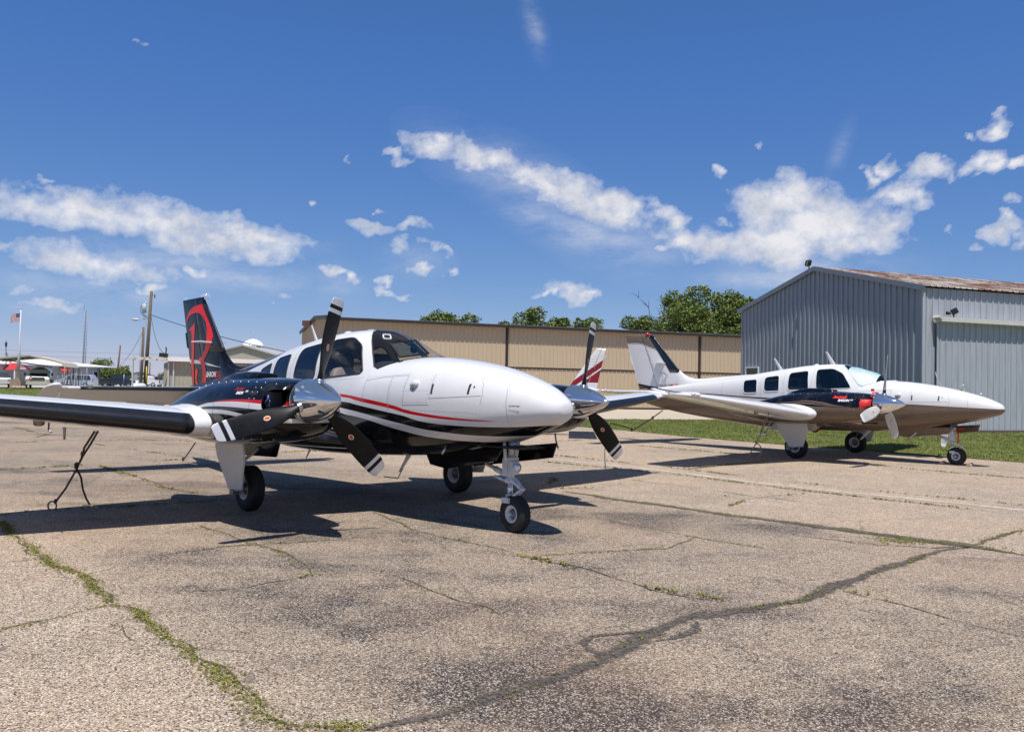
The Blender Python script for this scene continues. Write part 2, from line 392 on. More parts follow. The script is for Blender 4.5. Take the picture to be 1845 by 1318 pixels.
def foil_y(f, tc, camber=.018):
    """half thickness and camber of the section at chord fraction f"""
    yt = 5*tc*(.2969*sqrt(f)-.1260*f-.3516*f*f+.2843*f**3-.1036*f**4)
    return yt, camber*4*f*(1-f)
def section(xle, c, z, tc, f0, f1, camber=.018, off=0.0, n=16):
    fr = [f0+(f1-f0)*(0.5-0.5*cos(pi*k/n)) if f0 > 0 else f1*(1-cos(pi/2*k/n)) for k in range(n+1)]
    up = []; lo = []
    for f in fr:
        yt, cm = foil_y(f, tc, camber); e = 1e-3
        ya, ca = foil_y(max(f-e, 0), tc, camber); yb, cb = foil_y(f+e, tc, camber)
        su = ((yb+cb)-(ya+ca))/(2*e) if f > e else 6.0; sl_ = ((cb-yb)-(ca-ya))/(2*e) if f > e else -6.0
        nu = Vector((su, 1)).normalized()*off; nl = Vector((-sl_, 1)).normalized()*off
        up.append((xle-f*c+nu.x*1.0*(1 if off else 0)+0*c, z+(cm+yt)*c+nu.y))
        lo.append((xle-f*c+nl.x, z+(cm-yt)*c-nl.y))
    return up[::-1]+(lo[1:] if f0 == 0 else lo)
WX = pchip([0, .55, 1.3, 2.3, 5.3, 5.6, 5.78], [-1.66, -1.70, -1.82, -1.98, -2.40, -2.52, -2.80])
WE = pchip([0, 1.0, 2.3, 5.3, 5.6, 5.78], [-3.95, -3.90, -3.80, -3.42, -3.38, -3.22])
WZ = pchip([0, .55, 2.3, 5.3, 5.78], [.72, .755, .965, 1.275, 1.33])
WT = pchip([0, .6, 1.4, 2.3, 5.3, 5.55, 5.78], [.095, .10, .12, .155, .125, .11, .03])
def wing_sec(y, f0, f1, off=0.0, n=16):
    a = abs(y); c = WX(a)-WE(a); return [(x, y, z) for x, z in section(WX(a), c, WZ(a), WT(a), f0, f1, .018, off, n)]
def loftsecs(secs, closed=True, caps=True, mi=0):
    n = len(secs[0]); vs = [p for s_ in secs for p in s_]; fs = []
    for i in range(len(secs)-1):
        for k in range(n if closed else n-1): fs.append((i*n+k, (i+1)*n+k, (i+1)*n+(k+1) % n, i*n+(k+1) % n))
    if caps: fs.append(tuple(range(n))); fs.append(tuple(range((len(secs)-1)*n+n-1, (len(secs)-1)*n-1, -1)))
    return vs, fs
def span(a, b, step=.12):
    n = max(2, int(abs(b-a)/step)+1); return [a+(b-a)*i/n for i in range(n+1)]
TIP = [5.3, 5.42, 5.52, 5.6, 5.66, 5.71, 5.75, 5.775, 5.78]
FINX = lambda z: -6.66-(z-1.82)*(.97/1.03)           # leading edge of the fin
FINE = lambda z: -8.01-(z-1.36)*(.52/1.48)           # trailing edge of the rudder
FINT = lambda z: .10-.03*(z-1.4)/1.4
def fin_sec(z, f0, f1, off=0.0, n=12):
    xl, xe = FINX(z), FINE(z); return [(x, y, z) for x, y in section(xl, xl-xe, 0, FINT(z), f0, f1, 0, off, n)]
def hinge_f(z): return (FINX(z)-(-7.36-(z-1.43)*.44))/(FINX(z)-FINE(z))
SX = lambda y: -7.02-.16*abs(y)/2.4
SE = lambda y: -8.02+.28*abs(y)/2.4
def stab_sec(y, f0, f1, off=0.0, tc=.09):
    return [(x, y, z) for x, z in section(SX(y), SX(y)-SE(y), 1.33, tc, f0, f1, 0, off, 10)]

def ribbon(S, pts, w, off, to_t):
    """thin raised line on the surface through (x,z) points"""
    P = []; e = .01
    for (x, z) in pts:
        t = to_t(x, z); p = Vector(S(x, t)); a = Vector(S(x+e, t))-Vector(S(x-e, t)); b = Vector(S(x, t+e))-Vector(S(x, t-e))
        n = a.cross(b).normalized()
        if n.y*p.y < 0 and abs(p.y) > .02: n = -n
        P.append((p, n))
    vs, fs = [], []
    for i, (p, n) in enumerate(P):
        d = (P[min(i+1, len(P)-1)][0]-P[max(i-1, 0)][0]).normalized(); s_ = n.cross(d).normalized()*w/2
        vs += [p+s_+n*off, p-s_+n*off]
    for i in range(len(P)-1): fs.append((2*i, 2*i+1, 2*i+3, 2*i+2))
    return vs, fs
def dens(pts, step=.05):
    out = []
    for a, b in zip(pts[:-1], pts[1:]):
        a, b = Vector(a), Vector(b); n = max(1, int((b-a).length/step))
        for k in range(n): out.append(tuple(a.lerp(b, k/n)))
    out.append(tuple(pts[-1])); return out

# ------------------------------------------------------------------ materials of the aircraft
WHITE = (.64, .64, .645)
def glossy_black(): return mat('black_paint', (.005, .005, .006), .08, 0, None, var=.1, spec=.35)
M_rubber = mat('tyre_rubber', (.014, .014, .015), .75, var=.2, vscale=20, bump=.2)
M_gearw = mat('white_gear_paint', (.62, .64, .66), .35, var=.12, vscale=25)
M_alu = mat('bare_aluminium', (.62, .63, .65), .28, 1.0, var=.1, vscale=30)
M_chrome = mat('polished_spinner', (.72, .72, .72), .05, .93, var=.04)
M_steel = mat('oily_steel', (.22, .22, .23), .4, .8, var=.2, vscale=30)
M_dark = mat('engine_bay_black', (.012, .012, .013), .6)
M_seal = mat('window_seal', (.02, .02, .022), .5)
M_doorw = mat('door_grey_white', (.66, .66, .66), .3, var=.08, vscale=20)
M_boot = mat('deice_boot', (.010, .011, .015), .32, var=.25, vscale=9, spec=.5)
M_red = mat('red_cover', (.62, .02, .02), .6, var=.2, vscale=20)
M_lens = mat('lamp_lens', (.7, .72, .75), .05, .6)
M_blk = glossy_black()
M_leather = mat('tan_leather', (.33, .27, .21), .55, var=.1)
M_trim = mat('dark_trim', (.016, .017, .02), .6, var=.2)
M_blade_dk = mat('blade_black', (.006, .006, .007), .40, var=.5, vscale=14, spec=.22)
M_blade_gr = mat('blade_grey', (.42, .42, .40), .4, var=.15, vscale=14)
M_blade_sv = mat('blade_tip_silver', (.60, .60, .61), .3, .3, var=.08)
M_decw = mat('decal_white', (.75, .75, .75), .4); M_decr = mat('decal_red', (.6, .03, .02), .4); M_deco = mat('decal_orange', (.7, .32, .04), .4)
M_txtw = mat('letter_white', (.8, .8, .8), .35); M_txtr = mat('letter_red', (.55, .012, .012), .3); M_txtk = mat('letter_dark', (.03, .03, .05), .4); M_txtg = mat('letter_grey', (.5, .5, .52), .3)
def glass(name, tint, rough=.0, refl=1.0):
    if name in MATS: return MATS[name]
    t = NT(name); t.N.remove(t.b); out = t.N['Material Output']
    tr = t.new('ShaderNodeBsdfTransparent'); tr.inputs[0].default_value = (*tint, 1)
    gl = t.new('ShaderNodeBsdfGlossy'); gl.inputs['Roughness'].default_value = .02; gl.inputs[0].default_value = (refl, refl, refl, 1)
    fr = t.new('ShaderNodeFresnel'); fr.inputs[0].default_value = 1.5
    geo = t.new('ShaderNodeNewGeometry')
    f = t.math('MULTIPLY', t.math('ADD', fr.outputs[0], .02), t.math('SUBTRACT', 1.0, geo.outputs['Backfacing']))
    mx = t.new('ShaderNodeMixShader'); t.link(f, mx.inputs[0]); t.link(tr.outputs[0], mx.inputs[1]); t.link(gl.outputs[0], mx.inputs[2]); t.link(mx.outputs[0], out.inputs[0])
    return t.m

def lt(t, a, b):   # 1 where a < b, soft edge of 2 mm
    return t.math('MULTIPLY_ADD', t.math('SUBTRACT', b, a), 400.0, .5, clamp=True)
def band(t, z, lo, hi): return t.math('MULTIPLY', lt(t, lo, z), lt(t, z, hi))
def paint(name, build, rough=.12, lining=None, coat=None, spec=.42):
    t = NT(name); v = t.coord(); sep = t.new('ShaderNodeSeparateXYZ'); t.link(v, sep.inputs[0])
    c = build(t, sep.outputs[0], sep.outputs[1], sep.outputs[2])
    # faint grime and uneven polish
    g = t.noise(v, 5, 6, .65); c = t.mix(t.math('MULTIPLY', t.math('SUBTRACT', g, .5, clamp=True), .35), c, (.30, .29, .27))
    geo = t.new('ShaderNodeNewGeometry')
    if lining: c = t.mix(geo.outputs['Backfacing'], c, lining)
    t.set(c, rough, 0, coat, spec); t.put(t.math('MULTIPLY_ADD', t.noise(v, 9, 5), .10, rough-.05, clamp=True), t.b.inputs['Roughness'])
    t.bump(t.noise(v, 3.2, 2), .06, .02)
    return t.m
BLK = (.004, .004, .005); RED = (.52, .008, .010); TAUPE = (.165, .118, .083); NAVY = (.004, .005, .011)
def p1_fus(t, x, y, z):
    redT = t.curve(x, [(-4.4, 1.33), (-2.5, 1.30), (-2.15, 1.281), (-1.97, 1.262), (-1.32, 1.183), (-.95, 1.118), (-.33, 1.067), (.05, 1.05), (.12, 1.047)])
    redB = t.curve(x, [(-4.4, 1.28), (-2.5, 1.262), (-2.12, 1.246), (-1.97, 1.222), (-1.32, 1.142), (-.95, 1.085), (-.33, 1.045), (.05, 1.044), (.12, 1.047)])
    b1T = t.curve(x, [(-4.4, 1.2), (-2.5, 1.215), (-2.12, 1.196), (-1.97, 1.176), (-1.17, 1.079), (-.54, .998), (0, .990), (.39, 1.006), (.71, 1.053), (.83, 1.08)])
    b1B = t.curve(x, [(-4.4, 1.15), (-2.5, 1.15), (-2.13, 1.119), (-1.97, 1.101), (-1.19, .993), (-.57, .921), (-.06, .900), (.25, .911), (.49, .968), (.83, 1.078)])
    wB = t.curve(x, [(-4.4, 1.11), (-2.5, 1.10), (-2.13, 1.057), (-1.97, 1.043), (-1.2, .922), (-.61, .851), (-.21, .836), (.1, .852), (.3, .88), (.49, .93), (.83, 1.076)])
    tail = t.curve(x, [(-8.1, 1.10), (-6.9, 1.24), (-6.23, 1.374), (-5.56, 1.487), (-4.89, 1.625), (-4.46, 1.701), (-4.1, 1.80), (-3.9, 2.3)])
    tailB = t.curve(x, [(-8.1, 1.08), (-6.9, 1.20), (-6.23, 1.30), (-5.56, 1.36), (-4.89, 1.38), (-4.4, 1.33)])
    c = t.mix(band(t, z, redB, redT), WHITE, RED)
    c = t.mix(t.math('MULTIPLY', lt(t, z, t.math('MINIMUM', b1T, 9)), 1), c, BLK)
    c = t.mix(band(t, z, wB, b1B), c, WHITE)
    aft = lt(t, x, -4.4)
    a = t.mix(lt(t, z, tail), BLK, WHITE); a = t.mix(lt(t, z, tailB), a, BLK)
    c = t.mix(aft, c, a)
    return t.mix(t.math('MULTIPLY', t.math('MULTIPLY', lt(t, x, -3.9), lt(t, tail, z)), lt(t, -4.4, x)), c, BLK)
def p2_fus(t, x, y, z):
    l1 = t.curve(x, [(-8.1, 1.56), (-7.87, 1.53), (-6.86, 1.37), (-6.45, 1.335), (-5.53, 1.318), (-4.65, 1.285), (-3.25, 1.25), (-.83, 1.218), (.33, 1.182), (.83, 1.168)])
    br = t.curve(x, [(-8.1, 1.47), (-7.87, 1.44), (-6.86, 1.30), (-6.45, 1.285), (-5.53, 1.245), (-4.65, 1.20), (-3.5, 1.14), (-2.4, 1.17), (-.83, 1.208), (.33, 1.174), (.83, 1.162)])
    gap = t.math('SUBTRACT', l1, br)
    l1b = t.math('MULTIPLY_ADD', gap, -.28, l1); l2 = t.math('MULTIPLY_ADD', gap, .22, br)
    c = t.mix(band(t, z, l1b, l1), WHITE, NAVY); c = t.mix(band(t, z, t.math('SUBTRACT', l1b, .006), l1b), c, TAUPE)
    c = t.mix(band(t, z, br, l2), c, NAVY)
    c = t.mix(lt(t, z, br), c, TAUPE)
    return t.mix(band(t, z, t.math('SUBTRACT', br, .008), br), c, NAVY)
def p1_nac(t, x, y, z):
    rT = t.curve(x, [(-1.95, 1.195), (-1.57, 1.225), (-1.29, 1.232), (-.9, 1.215)]); rB = t.curve(x, [(-1.95, 1.194), (-1.57, 1.208), (-1.28, 1.205), (-.9, 1.18)])
    w1B = t.curve(x, [(-2.45, 1.10), (-2.2, 1.14), (-2.0, 1.155), (-1.67, 1.16), (-1.26, 1.15), (-.9, 1.125)])
    rT2 = t.curve(x, [(-2.45, 1.11), (-2.2, 1.165), (-1.95, 1.194), (-1.57, 1.208), (-1.28, 1.205), (-.9, 1.18)])
    w2T = t.curve(x, [(-2.5, 1.06), (-2.2, 1.122), (-1.78, 1.128), (-1.3, 1.095), (-.9, 1.06)]); w2B = t.curve(x, [(-2.5, 1.055), (-2.2, 1.085), (-1.78, 1.09), (-1.3, 1.06), (-.9, 1.02)])
    c = t.mix(band(t, z, rB, rT), BLK, RED); c = t.mix(band(t, z, w1B, rT2), c, WHITE); c = t.mix(band(t, z, w2B, w2T), c, WHITE)
    side = lt(t, x, -2.45); return t.mix(side, c, BLK)
def p2_nac(t, x, y, z):
    g1T = t.curve(x, [(-3.2, 1.13), (-2.6, 1.20), (-2.33, 1.225), (-2.11, 1.25), (-1.9, 1.238), (-1.5, 1.175), (-1.2, 1.14)])
    g1B = t.curve(x, [(-3.2, 1.125), (-2.6, 1.185), (-2.33, 1.212), (-2.11, 1.228), (-1.9, 1.21), (-1.5, 1.155), (-1.2, 1.139)])
    g2T = t.curve(x, [(-3.2, 1.10), (-2.6, 1.165), (-2.33, 1.195), (-2.11, 1.21), (-1.9, 1.195), (-1.5, 1.15), (-1.25, 1.138)])
    g2B = t.curve(x, [(-3.2, 1.09), (-2.6, 1.145), (-2.33, 1.17), (-2.11, 1.18), (-1.9, 1.17), (-1.5, 1.141), (-1.25, 1.137)])
    c = t.mix(band(t, z, g1B, g1T), NAVY, TAUPE); c = t.mix(band(t, z, g2B, g2T), c, TAUPE)
    return t.mix(lt(t, z, 1.132), c, TAUPE)
def plain(col): return lambda t, x, y, z: t.mix(1.0, col, col)

VENT = (-1.99, pi-1.34)
class Twin:
    def __init__(s, name, T, ang, pitch, cfg):
        s.cfg = cfg
        s.root = tag(bpy.data.objects.new(name, None), cfg['label'], 'airplane', 'twin-engine airplanes on the ramp'); COL.objects.link(s.root)
        s.root.matrix_world = Matrix.Translation((T[0], T[1], 0)) @ Matrix.Rotation(R(ang), 4, 'Z') @ Matrix.Translation((-2.72, 0, 0)) @ Matrix.Rotation(-R(pitch), 4, 'Y') @ Matrix.Translation((2.72, 0, 0))
        s.dz = -2.72*math.tan(R(pitch))
        s.build()
    def part(s, name, mb, m, parent=None):
        return mb.out(name, m, parent or s.root)
    def decal(s, parent, S, txt, x, z, size, side, m, name='lettering', shear=.2, y_of=None, bold=.002, flip=None, spacing=1.0, off=.003):
        """lettering wrapped on the body surface; side -1 = right side of the aircraft (text runs aft to front)"""
        vs, fs = text_tris(txt, size, shear, bold, spacing); out = []
        wid = max(v[0] for v in vs)
        for a, b in vs:
            X = x+a if side < 0 else x+wid-a
            Z = z+b; out.append((X, y_of(X, Z, side), Z))
        if side > 0: fs = [tuple(reversed(f)) for f in fs]
        return obj(name, out, [tuple(reversed(f)) if side < 0 and False else f for f in fs], m, parent, False)
    def build(s):
        c = s.cfg; root = s.root; k1 = c['kind'] == 1; NOSEK[0] = -.075 if k1 else .10
        # ---------------- fuselage with real window openings
        def topoly(zp):      # (x,z) polygon on the left side -> (x,t)
            return [(x, solve_t(fus, x, z)) for x, z in zp]
        wins = [rounded([(-2.80, 1.925), (-2.45, 1.95), (-2.21, 1.845), (-1.97, 1.545), (-2.0, 1.515), (-2.725, 1.47)], .07),
                rounded([(-3.42, 1.84), (-2.97, 1.90), (-2.89, 1.465), (-3.40, 1.44)], .08),
                rounded([(-4.03, 1.735), (-3.65, 1.785), (-3.60, 1.42), (-4.0, 1.40)], .08),
                rounded([(-4.59, 1.655), (-4.22, 1.69), (-4.18, 1.37), (-4.56, 1.355)], .07)]
        if k1: wins[3] = rounded([(-4.47, 1.60), (-4.17, 1.685), (-4.12, 1.40), (-4.5, 1.36)], .06)
        wins = [dens(w+[w[0]], .04)[:-1] for w in wins]
        polys = [topoly(w) for w in wins]+[[(x, pi-t) for x, t in topoly(w)][::-1] for w in wins]
        def yn(x, t): return abs(cos(t))**(2/NT_(x))
        tc0 = solve_t(fus, -1.81, 1.588); base = []
        for i in range(13):
            t = tc0+(pi/2-tc0)*i/12; x = -1.6
            for _ in range(20): x = -1.205-SW(yn(x, t))
            base.append((x, t))
        rear = [(-1.835, solve_t(fus, -1.835, 1.60)), (-1.90, solve_t(fus, -1.90, 1.67)), (-1.98, solve_t(fus, -1.98, 1.755)), (-2.13, solve_t(fus, -2.13, 1.90))]
        ta = solve_t(fus, -2.23, 1.975); rear += [(-2.22, ta), (-2.285, ta+(pi/2-ta)*.3), (-2.31, ta+(pi/2-ta)*.6)]
        half = base[::-1]+rear
        ws = half+[(x, pi-t) for x, t in half[::-1]]
        polys.append(ws)
        xs = [.765, .764, .761, .756, .748, .738, .725, .708, .69, .665, .64, .61]+list(np.arange(.58, -1.2, -.045))+list(np.arange(-1.2, -4.7, -.03))+list(np.arange(-4.7, -8.02, -.08))+[-8.02]
        body, r0, r1 = loft_cut(fus, xs, 168, polys)
        M = paint(name_f := ('airframe_paint_black_white' if k1 else 'airframe_paint_white_taupe'), p1_fus if k1 else p2_fus, lining=(.60, .58, .54))
        s.Mf = M
        vs, fs = body[-1]; n0 = len(vs); vs += r0+r1; nt = 168
        fs += [tuple(range(n0, n0+nt)), tuple(range(n0+2*nt-1, n0+nt-1, -1))]
        fo = obj('fuselage', vs, fs, M, root)
        dark = glass('cabin_glass_dark', (.20, .22, .24)); mid = glass('cabin_glass_smoke', (.74, .75, .77), refl=.7); shield = glass('windshield_glass_blue', (.92, .94, .97), refl=.55)
        teal = glass('cabin_glass_green', (.10, .16, .16)); teal2 = glass('windshield_glass_green', (.85, .93, .93))
        for k in range(9):
            if k not in body: continue
            m = (shield if k1 else teal2) if k == 8 else ((mid if k in (0, 4) else dark) if k1 else teal)
            o = obj('windshield' if k == 8 else 'window', body[k][0], body[k][1], m, root)
            q = [Vector(fus(x, t)) for x, t in polys[k]]
            mb = MB(); mb.tube(q+[q[0]], .009 if k1 else .011, 6, cap=False)
            mb.out('frame', M_seal if k1 else s.white(), o)
        if k1:   # two-piece centre post, outside air vent and defroster plate
            pass
        # ---------------- cabin inside: floor, glareshield, seats, far-side trim
        mb = MB(); mb.box((-3.0, 0, .80), (3.2, 1.02, .05)); mb.plate([(-4.7, -.45, .8), (-4.7, .45, .8), (-4.7, .42, 1.6), (-4.7, -.42, 1.6)], .03); mb.out('cabin_floor', M_trim, root)
        mb = MB(); secs = []
        for x in np.linspace(-1.34, -1.93, 10):
            ring = []
            for t in np.linspace(.45, pi-.45, 25):
                p = fus(x, t); ring.append((x, p[1]*.93, min(p[2]-.03, 1.635+.025*sin(pi*min(1, (-1.34-x)/.4)*.5)-.35*max(0, abs(p[1])-.33))))
            ring += [(x, -.40, 1.3), (x, .40, 1.3)]; secs.append(ring)
        v_, f_ = loftsecs(secs); mb.add(v_, f_); mb.out('glareshield', M_trim, root)
        for (sx, sy, h) in ((-2.62, -.27, 1.62), (-2.62, .27, 1.62), (-3.5, -.27, 1.55), (-3.5, .27, 1.55)):
            mb = MB()
            secs = []
            for zz, wd, dp, xo in ((.95, .42, .16, 0), (1.15, .44, .18, -.05), (1.35, .43, .16, -.10), (h-.10, .36, .12, -.15), (h-.03, .26, .09, -.165), (h, .12, .05, -.17)):
                ring = [(sx+xo+dp/2*sg(cos(a), .6), sy+wd/2*sg(sin(a), .6), zz) for a in np.linspace(0, 2*pi, 17)[:-1]]; secs.append(ring)
            v_, f_ = loftsecs(secs); mb.add(v_, f_)
            secs = [[(sx+.25+.27*sg(cos(a), .5), sy+.22*sg(sin(a), .5), zz) for a in np.linspace(0, 2*pi, 17)[:-1]] for zz in (.93, .98, 1.07, 1.10)]
            v_, f_ = loftsecs(secs); mb.add(v_, f_)
            so_ = mb.out('seat', M_leather, root)
            mb = MB(); secs = []
            for zz, k in ((h-.01, .7), (h+.03, 1), (h+.13, 1), (h+.17, .7)):
                secs.append([(sx-.17+.05*k*sg(cos(a), .6), sy+.14*k*sg(sin(a), .6), zz) for a in np.linspace(0, 2*pi, 13)[:-1]])
            v_, f_ = loftsecs(secs); mb.add(v_, f_); mb.out('headrest', M_trim if k1 else M_leather, so_)
        if not k1:   # reflective sunshade behind the windshield
            vs, fs = [], []
            nb, ntt = 14, 21
            for i in range(nb+1):
                for j in range(ntt):
                    x = -1.52-.62*i/nb; tt = .75+(pi-1.5)*j/(ntt-1); p = Vector(fus(x-.05, tt)); cz = 1.2
                    q = Vector((x-.02, p.y*.93, cz+(p.z-cz)*.955)); vs.append(q+Vector((0, 0, .004*sin(j*1.9+i*.7))))
            for i in range(nb):
                for j in range(ntt-1): fs.append((i*ntt+j, i*ntt+j+1, (i+1)*ntt+j+1, (i+1)*ntt+j))
            obj('sunshade', vs, fs, mat('silver_sunshade', (.62, .66, .66), .45, .2, var=.12, vscale=12), root)
        else:       # compass, overhead vent ring and wiper-like defroster pane
            mb = MB(); mb.sphere((-1.72, .0, 1.80), .045); mb.tube([(-1.72, 0, 1.84), (-1.78, 0, 1.92)], .008, 6); mb.out('compass', M_trim, root)
            mb = MB()
            A = [(-1.76, -.30, 1.86), (-1.72, .02, 1.905), (-1.44, .0, 1.745), (-1.50, -.34, 1.695)]
            for a, b in zip(A, A[1:]+A[:1]): mb.bar(a, b, .018, .018)
            hp = mb.out('heated_plate', M_dark, root)
            mb = MB(); mb.plate(A, .004); mb.out('plate_glass', glass('plate_glass', (.55, .62, .66)), hp)
            mb = MB(); VX, VT = VENT; cy = Vector(fus(VX, VT)); e = Vector(fus(VX-.05, VT))-cy; e.normalize(); f = (Vector(fus(VX, VT-.05))-cy).normalized(); nn = e.cross(f).normalized(); f = nn.cross(e); hv = (e*.085+f*.045)*.62; vv = (e*.085-f*.045)*.5
            if nn.z < 0: nn = -nn
            ring = [cy+hv*sg(cos(a), .35)+vv*sg(sin(a), .35)+nn*.008 for a in np.linspace(0, 2*pi, 25)]
            mb.tube(ring, .010, 6, cap=False); mb.out('vent_ring', M_gearw, root)
        # ---------------- seams, slots, small fittings on the nose
        tt = lambda x, z: solve_t(fus, x, z, -1); tl = lambda x, z: solve_t(fus, x, z, 1)
        lines = [[(-1.83, 1.50), (-1.83, 1.2)], [(-1.83, 1.44), (-1.5, 1.475), (-1.12, 1.492)], [(-.73, 1.255), (-.05, 1.285)], [(-.045, 1.20), (-.03, 1.3), (-.07, 1.40), (-.12, 1.452)],
                 [(-1.12, 1.50), (-1.12, 1.16)], [(-.73, 1.50), (-.73, 1.25)], [(-2.84, 1.95), (-2.86, 1.2)], [(.26, 1.0), (.27, 1.15), (.25, 1.3), (.2, 1.44)], [(-1.38, 1.47), (-1.38, 1.1)],
                 [(-3.52, 1.86), (-3.5, 1.25)], [(-4.1, 1.74), (-4.08, 1.22)], [(-5.2, 1.6), (-5.2, 1.1)], [(-6.1, 1.5), (-6.1, 1.0)], [(-6.9, 1.4), (-6.9, 1.05)], [(-1.12, 1.18), (-.73, 1.19)]]
        mb = MB()
        for f in (tt, tl):
            for l in lines:
                v_, f_ = ribbon(fus, dens(l, .04), .0045, .0012, f); mb.add(v_, f_)
        mb.out('panel_seams', mat('seam_grey', (.22, .22, .23), .6), root)
        mb = MB()
        for f in (tt, tl):    # rivet rows
            for l in ([(-1.80, 1.47), (-1.12, 1.51)], [(-1.14, 1.48), (-1.14, 1.18)], [(-.76, 1.48), (-.76, 1.22)], [(-1.12, 1.33), (-.76, 1.335)], [(-2.7, 1.44), (-1.9, 1.47)], [(-1.12, 1.205), (-.76, 1.215)], [(-1.36, 1.46), (-1.36, 1.1)], [(-3.0, 1.42), (-4.5, 1.32)], [(-1.12, 1.14), (-.1, 1.12)]):
                for x, z in dens(l, .034):
                    v_, f_ = ribbon(fus, [(x-.0045, z), (x+.0045, z)], .009, .0014, f); mb.add(v_, f_)
        mb.out('rivets', mat('rivet_grey', (.33, .33, .35), .5), root)
        mb = MB()
        for f in (tt, tl):
            for x in (-.705, -.215):
                v_, f_ = ribbon(fus, dens([(x, 1.30), (x-.005, 1.40)], .02), .026, .002, f); mb.add(v_, f_)
            p = Vector(fus(-.16, f(-.16, 1.37))); mb.sphere(p, .011, 8)
        mb.out('cooling_slot', mat('slot_dark', (.03, .03, .035), .5), root)
        for f in (tt, tl):
            p = Vector(fus(-.955, f(-.955, 1.40))); sy = 1 if p.y > 0 else -1
            mb = MB(); mb.lathe(p+Vector((.03, sy*.0, .01)), (-1, sy*.12, -.25), [(-.005, .002), (0, .03), (.03, .042), (.07, .036), (.10, .028)], 14); mb.out('vent_scoop', s.white(), root)
            mb = MB(); mb.plate([p+Vector((-.05, sy*.015, -.02)), p+Vector((-.02, sy*.022, -.035)), p+Vector((-.05, sy*.026, -.13)), p+Vector((-.08, sy*.018, -.13))], .01); mb.out('scoop_outlet', M_steel, root)
        if k1:
            yo = lambda X, Z, sd: sd*(abs(fus(X, solve_t(fus, X, Z))[1])+.002)
            s.decal(root, fus, 'DO NOT PUSH', .27, 1.188, .016, -1, M_txtk, y_of=yo, shear=0, bold=.001)
        # ---------------- wing
        Mw = s.white_wing()
        for sd in (-1, 1):
            mb = MB(); ys = span(.35, 5.3, .15)+TIP[1:]
            v_, f_ = loftsecs([wing_sec(sd*y, 0, .765) for y in ys]); mb.add(v_, f_)
            for a, b in ((.35, .8), (2.92, 3.0), (5.2, 5.3)):
                v_, f_ = loftsecs([wing_sec(sd*y, .76, 1) for y in span(a, b)]); mb.add(v_, f_)
            v_, f_ = loftsecs([wing_sec(sd*y, .76, 1) for y in TIP]); mb.add(v_, f_)
            w = mb.out('wing', Mw, root)
            for nm, a, b in (('flap', .82, 2.90), ('aileron', 3.02, 5.18)):
                mb = MB(); v_, f_ = loftsecs([wing_sec(sd*y, .775, 1) for y in span(a, b)]); mb.add(v_, f_); mb.out(nm, Mw, root)
            # leading-edge cuff beside the nacelle
            mb = MB(); secs = []
            for y, k in ((2.215, 1.05), (2.245, 1.16), (2.262, 1.20), (2.275, 1.155), (2.30, 1.12), (2.335, 1.06), (2.37, 1.01), (2.385, .99)):
                cx = WX(y)-WE(y); secs.append([(x+(k-1)*.42, sd*y, z+.006*(k-1)*20-.02*(k-1)) for x, z in section(WX(y), cx, WZ(y), WT(y)*(1+(k-1)*.55), 0, .42, .018, .006)])
            v_, f_ = loftsecs(secs); mb.add(v_, f_); mb.out('wing_cuff', s.white(), w)
            if k1:
                for a, b in ((2.375, 5.28),):
                    mb = MB(); v_, f_ = loftsecs([wing_sec(sd*y, 0, .075, .005) for y in span(a, b)]); mb.add(v_, f_)
                    for y in (a, b): pass
                    mb.out('deice_boot', M_boot, w)
            # tip lamp fairing
            mb = MB(); zt = WZ(5.6)
            mb.lathe((-2.42, sd*5.60, zt+.02), (-1, 0, 0), [(0, .005), (.03, .035), (.12, .05), (.35, .05), (.55, .02), (.62, .005)], 12)
            lf = mb.out('tip_fairing', s.white(), w)
            mb = MB(); mb.sphere((-2.50, sd*5.655, zt+.02), .028, 10); mb.out('navigation_lamp', M_lens if not k1 else M_dark, lf)
            mb = MB(); mb.tube([(-2.2, sd*3.6, WZ(3.6)-.09), (-2.2, sd*3.6, WZ(3.6)-.16), (-2.12, sd*3.6, WZ(3.6)-.17)], .008, 6)
            mb.lathe((-2.45, sd*3.62, WZ(3.6)-.13), (0, 0, 1), [(0, .02), (.01, .045), (.05, .05)], 12)
            mb.plate([(-2.9, sd*3.3, WZ(3.3)-.13), (-2.82, sd*3.3, WZ(3.3)-.13), (-2.84, sd*3.3, WZ(3.3)-.25), (-2.87, sd*3.3, WZ(3.3)-.25)], .012); mb.out('underwing_fitting', M_steel, w)
        # ---------------- fin, dorsal fairing, rudder, stabiliser, elevators
        Mt = s.tail_mat(); mb = MB()
        zs = [1.36, 1.45, 1.55, 1.65, 1.75]+span(1.82, 2.80, .12)+[2.84, 2.86]
        def fsec(z, f0, f1, off=0):
            q = fin_sec(min(z, 2.845), f0, f1, off); k = 1.0 if z < 2.82 else .75 if z < 2.85 else .3
            return [(x, y*k, z) for x, y, _ in q]
        v_, f_ = loftsecs([fsec(z, 0, hinge_f(z)) for z in zs]); mb.add(v_, f_)
        secs = []     # dorsal fillet
        for x, zt, zb, w_ in ((-4.25, 1.835, 1.78, .05), (-4.8, 1.80, 1.6, .10), (-5.4, 1.75, 1.5, .12), (-6.0, 1.695, 1.4, .12), (-6.25, 1.69, 1.4, .11), (-6.45, 1.73, 1.4, .10), (-6.58, 1.80, 1.4, .09), (-6.68, 1.87, 1.4, .075), (-6.80, 1.95, 1.4, .06), (-7.0, 1.98, 1.4, .045)):
            ring = []
            for a in np.linspace(0, pi, 13):
                cc, ss = cos(a), sin(a); ring.append((x, w_*sg(cc, 1.6)*1.0+.022*sg(cc, .6), zb+(zt-zb)*ss**.8))
            secs.append(ring)
        v_, f_ = loftsecs(secs); mb.add(v_, f_)
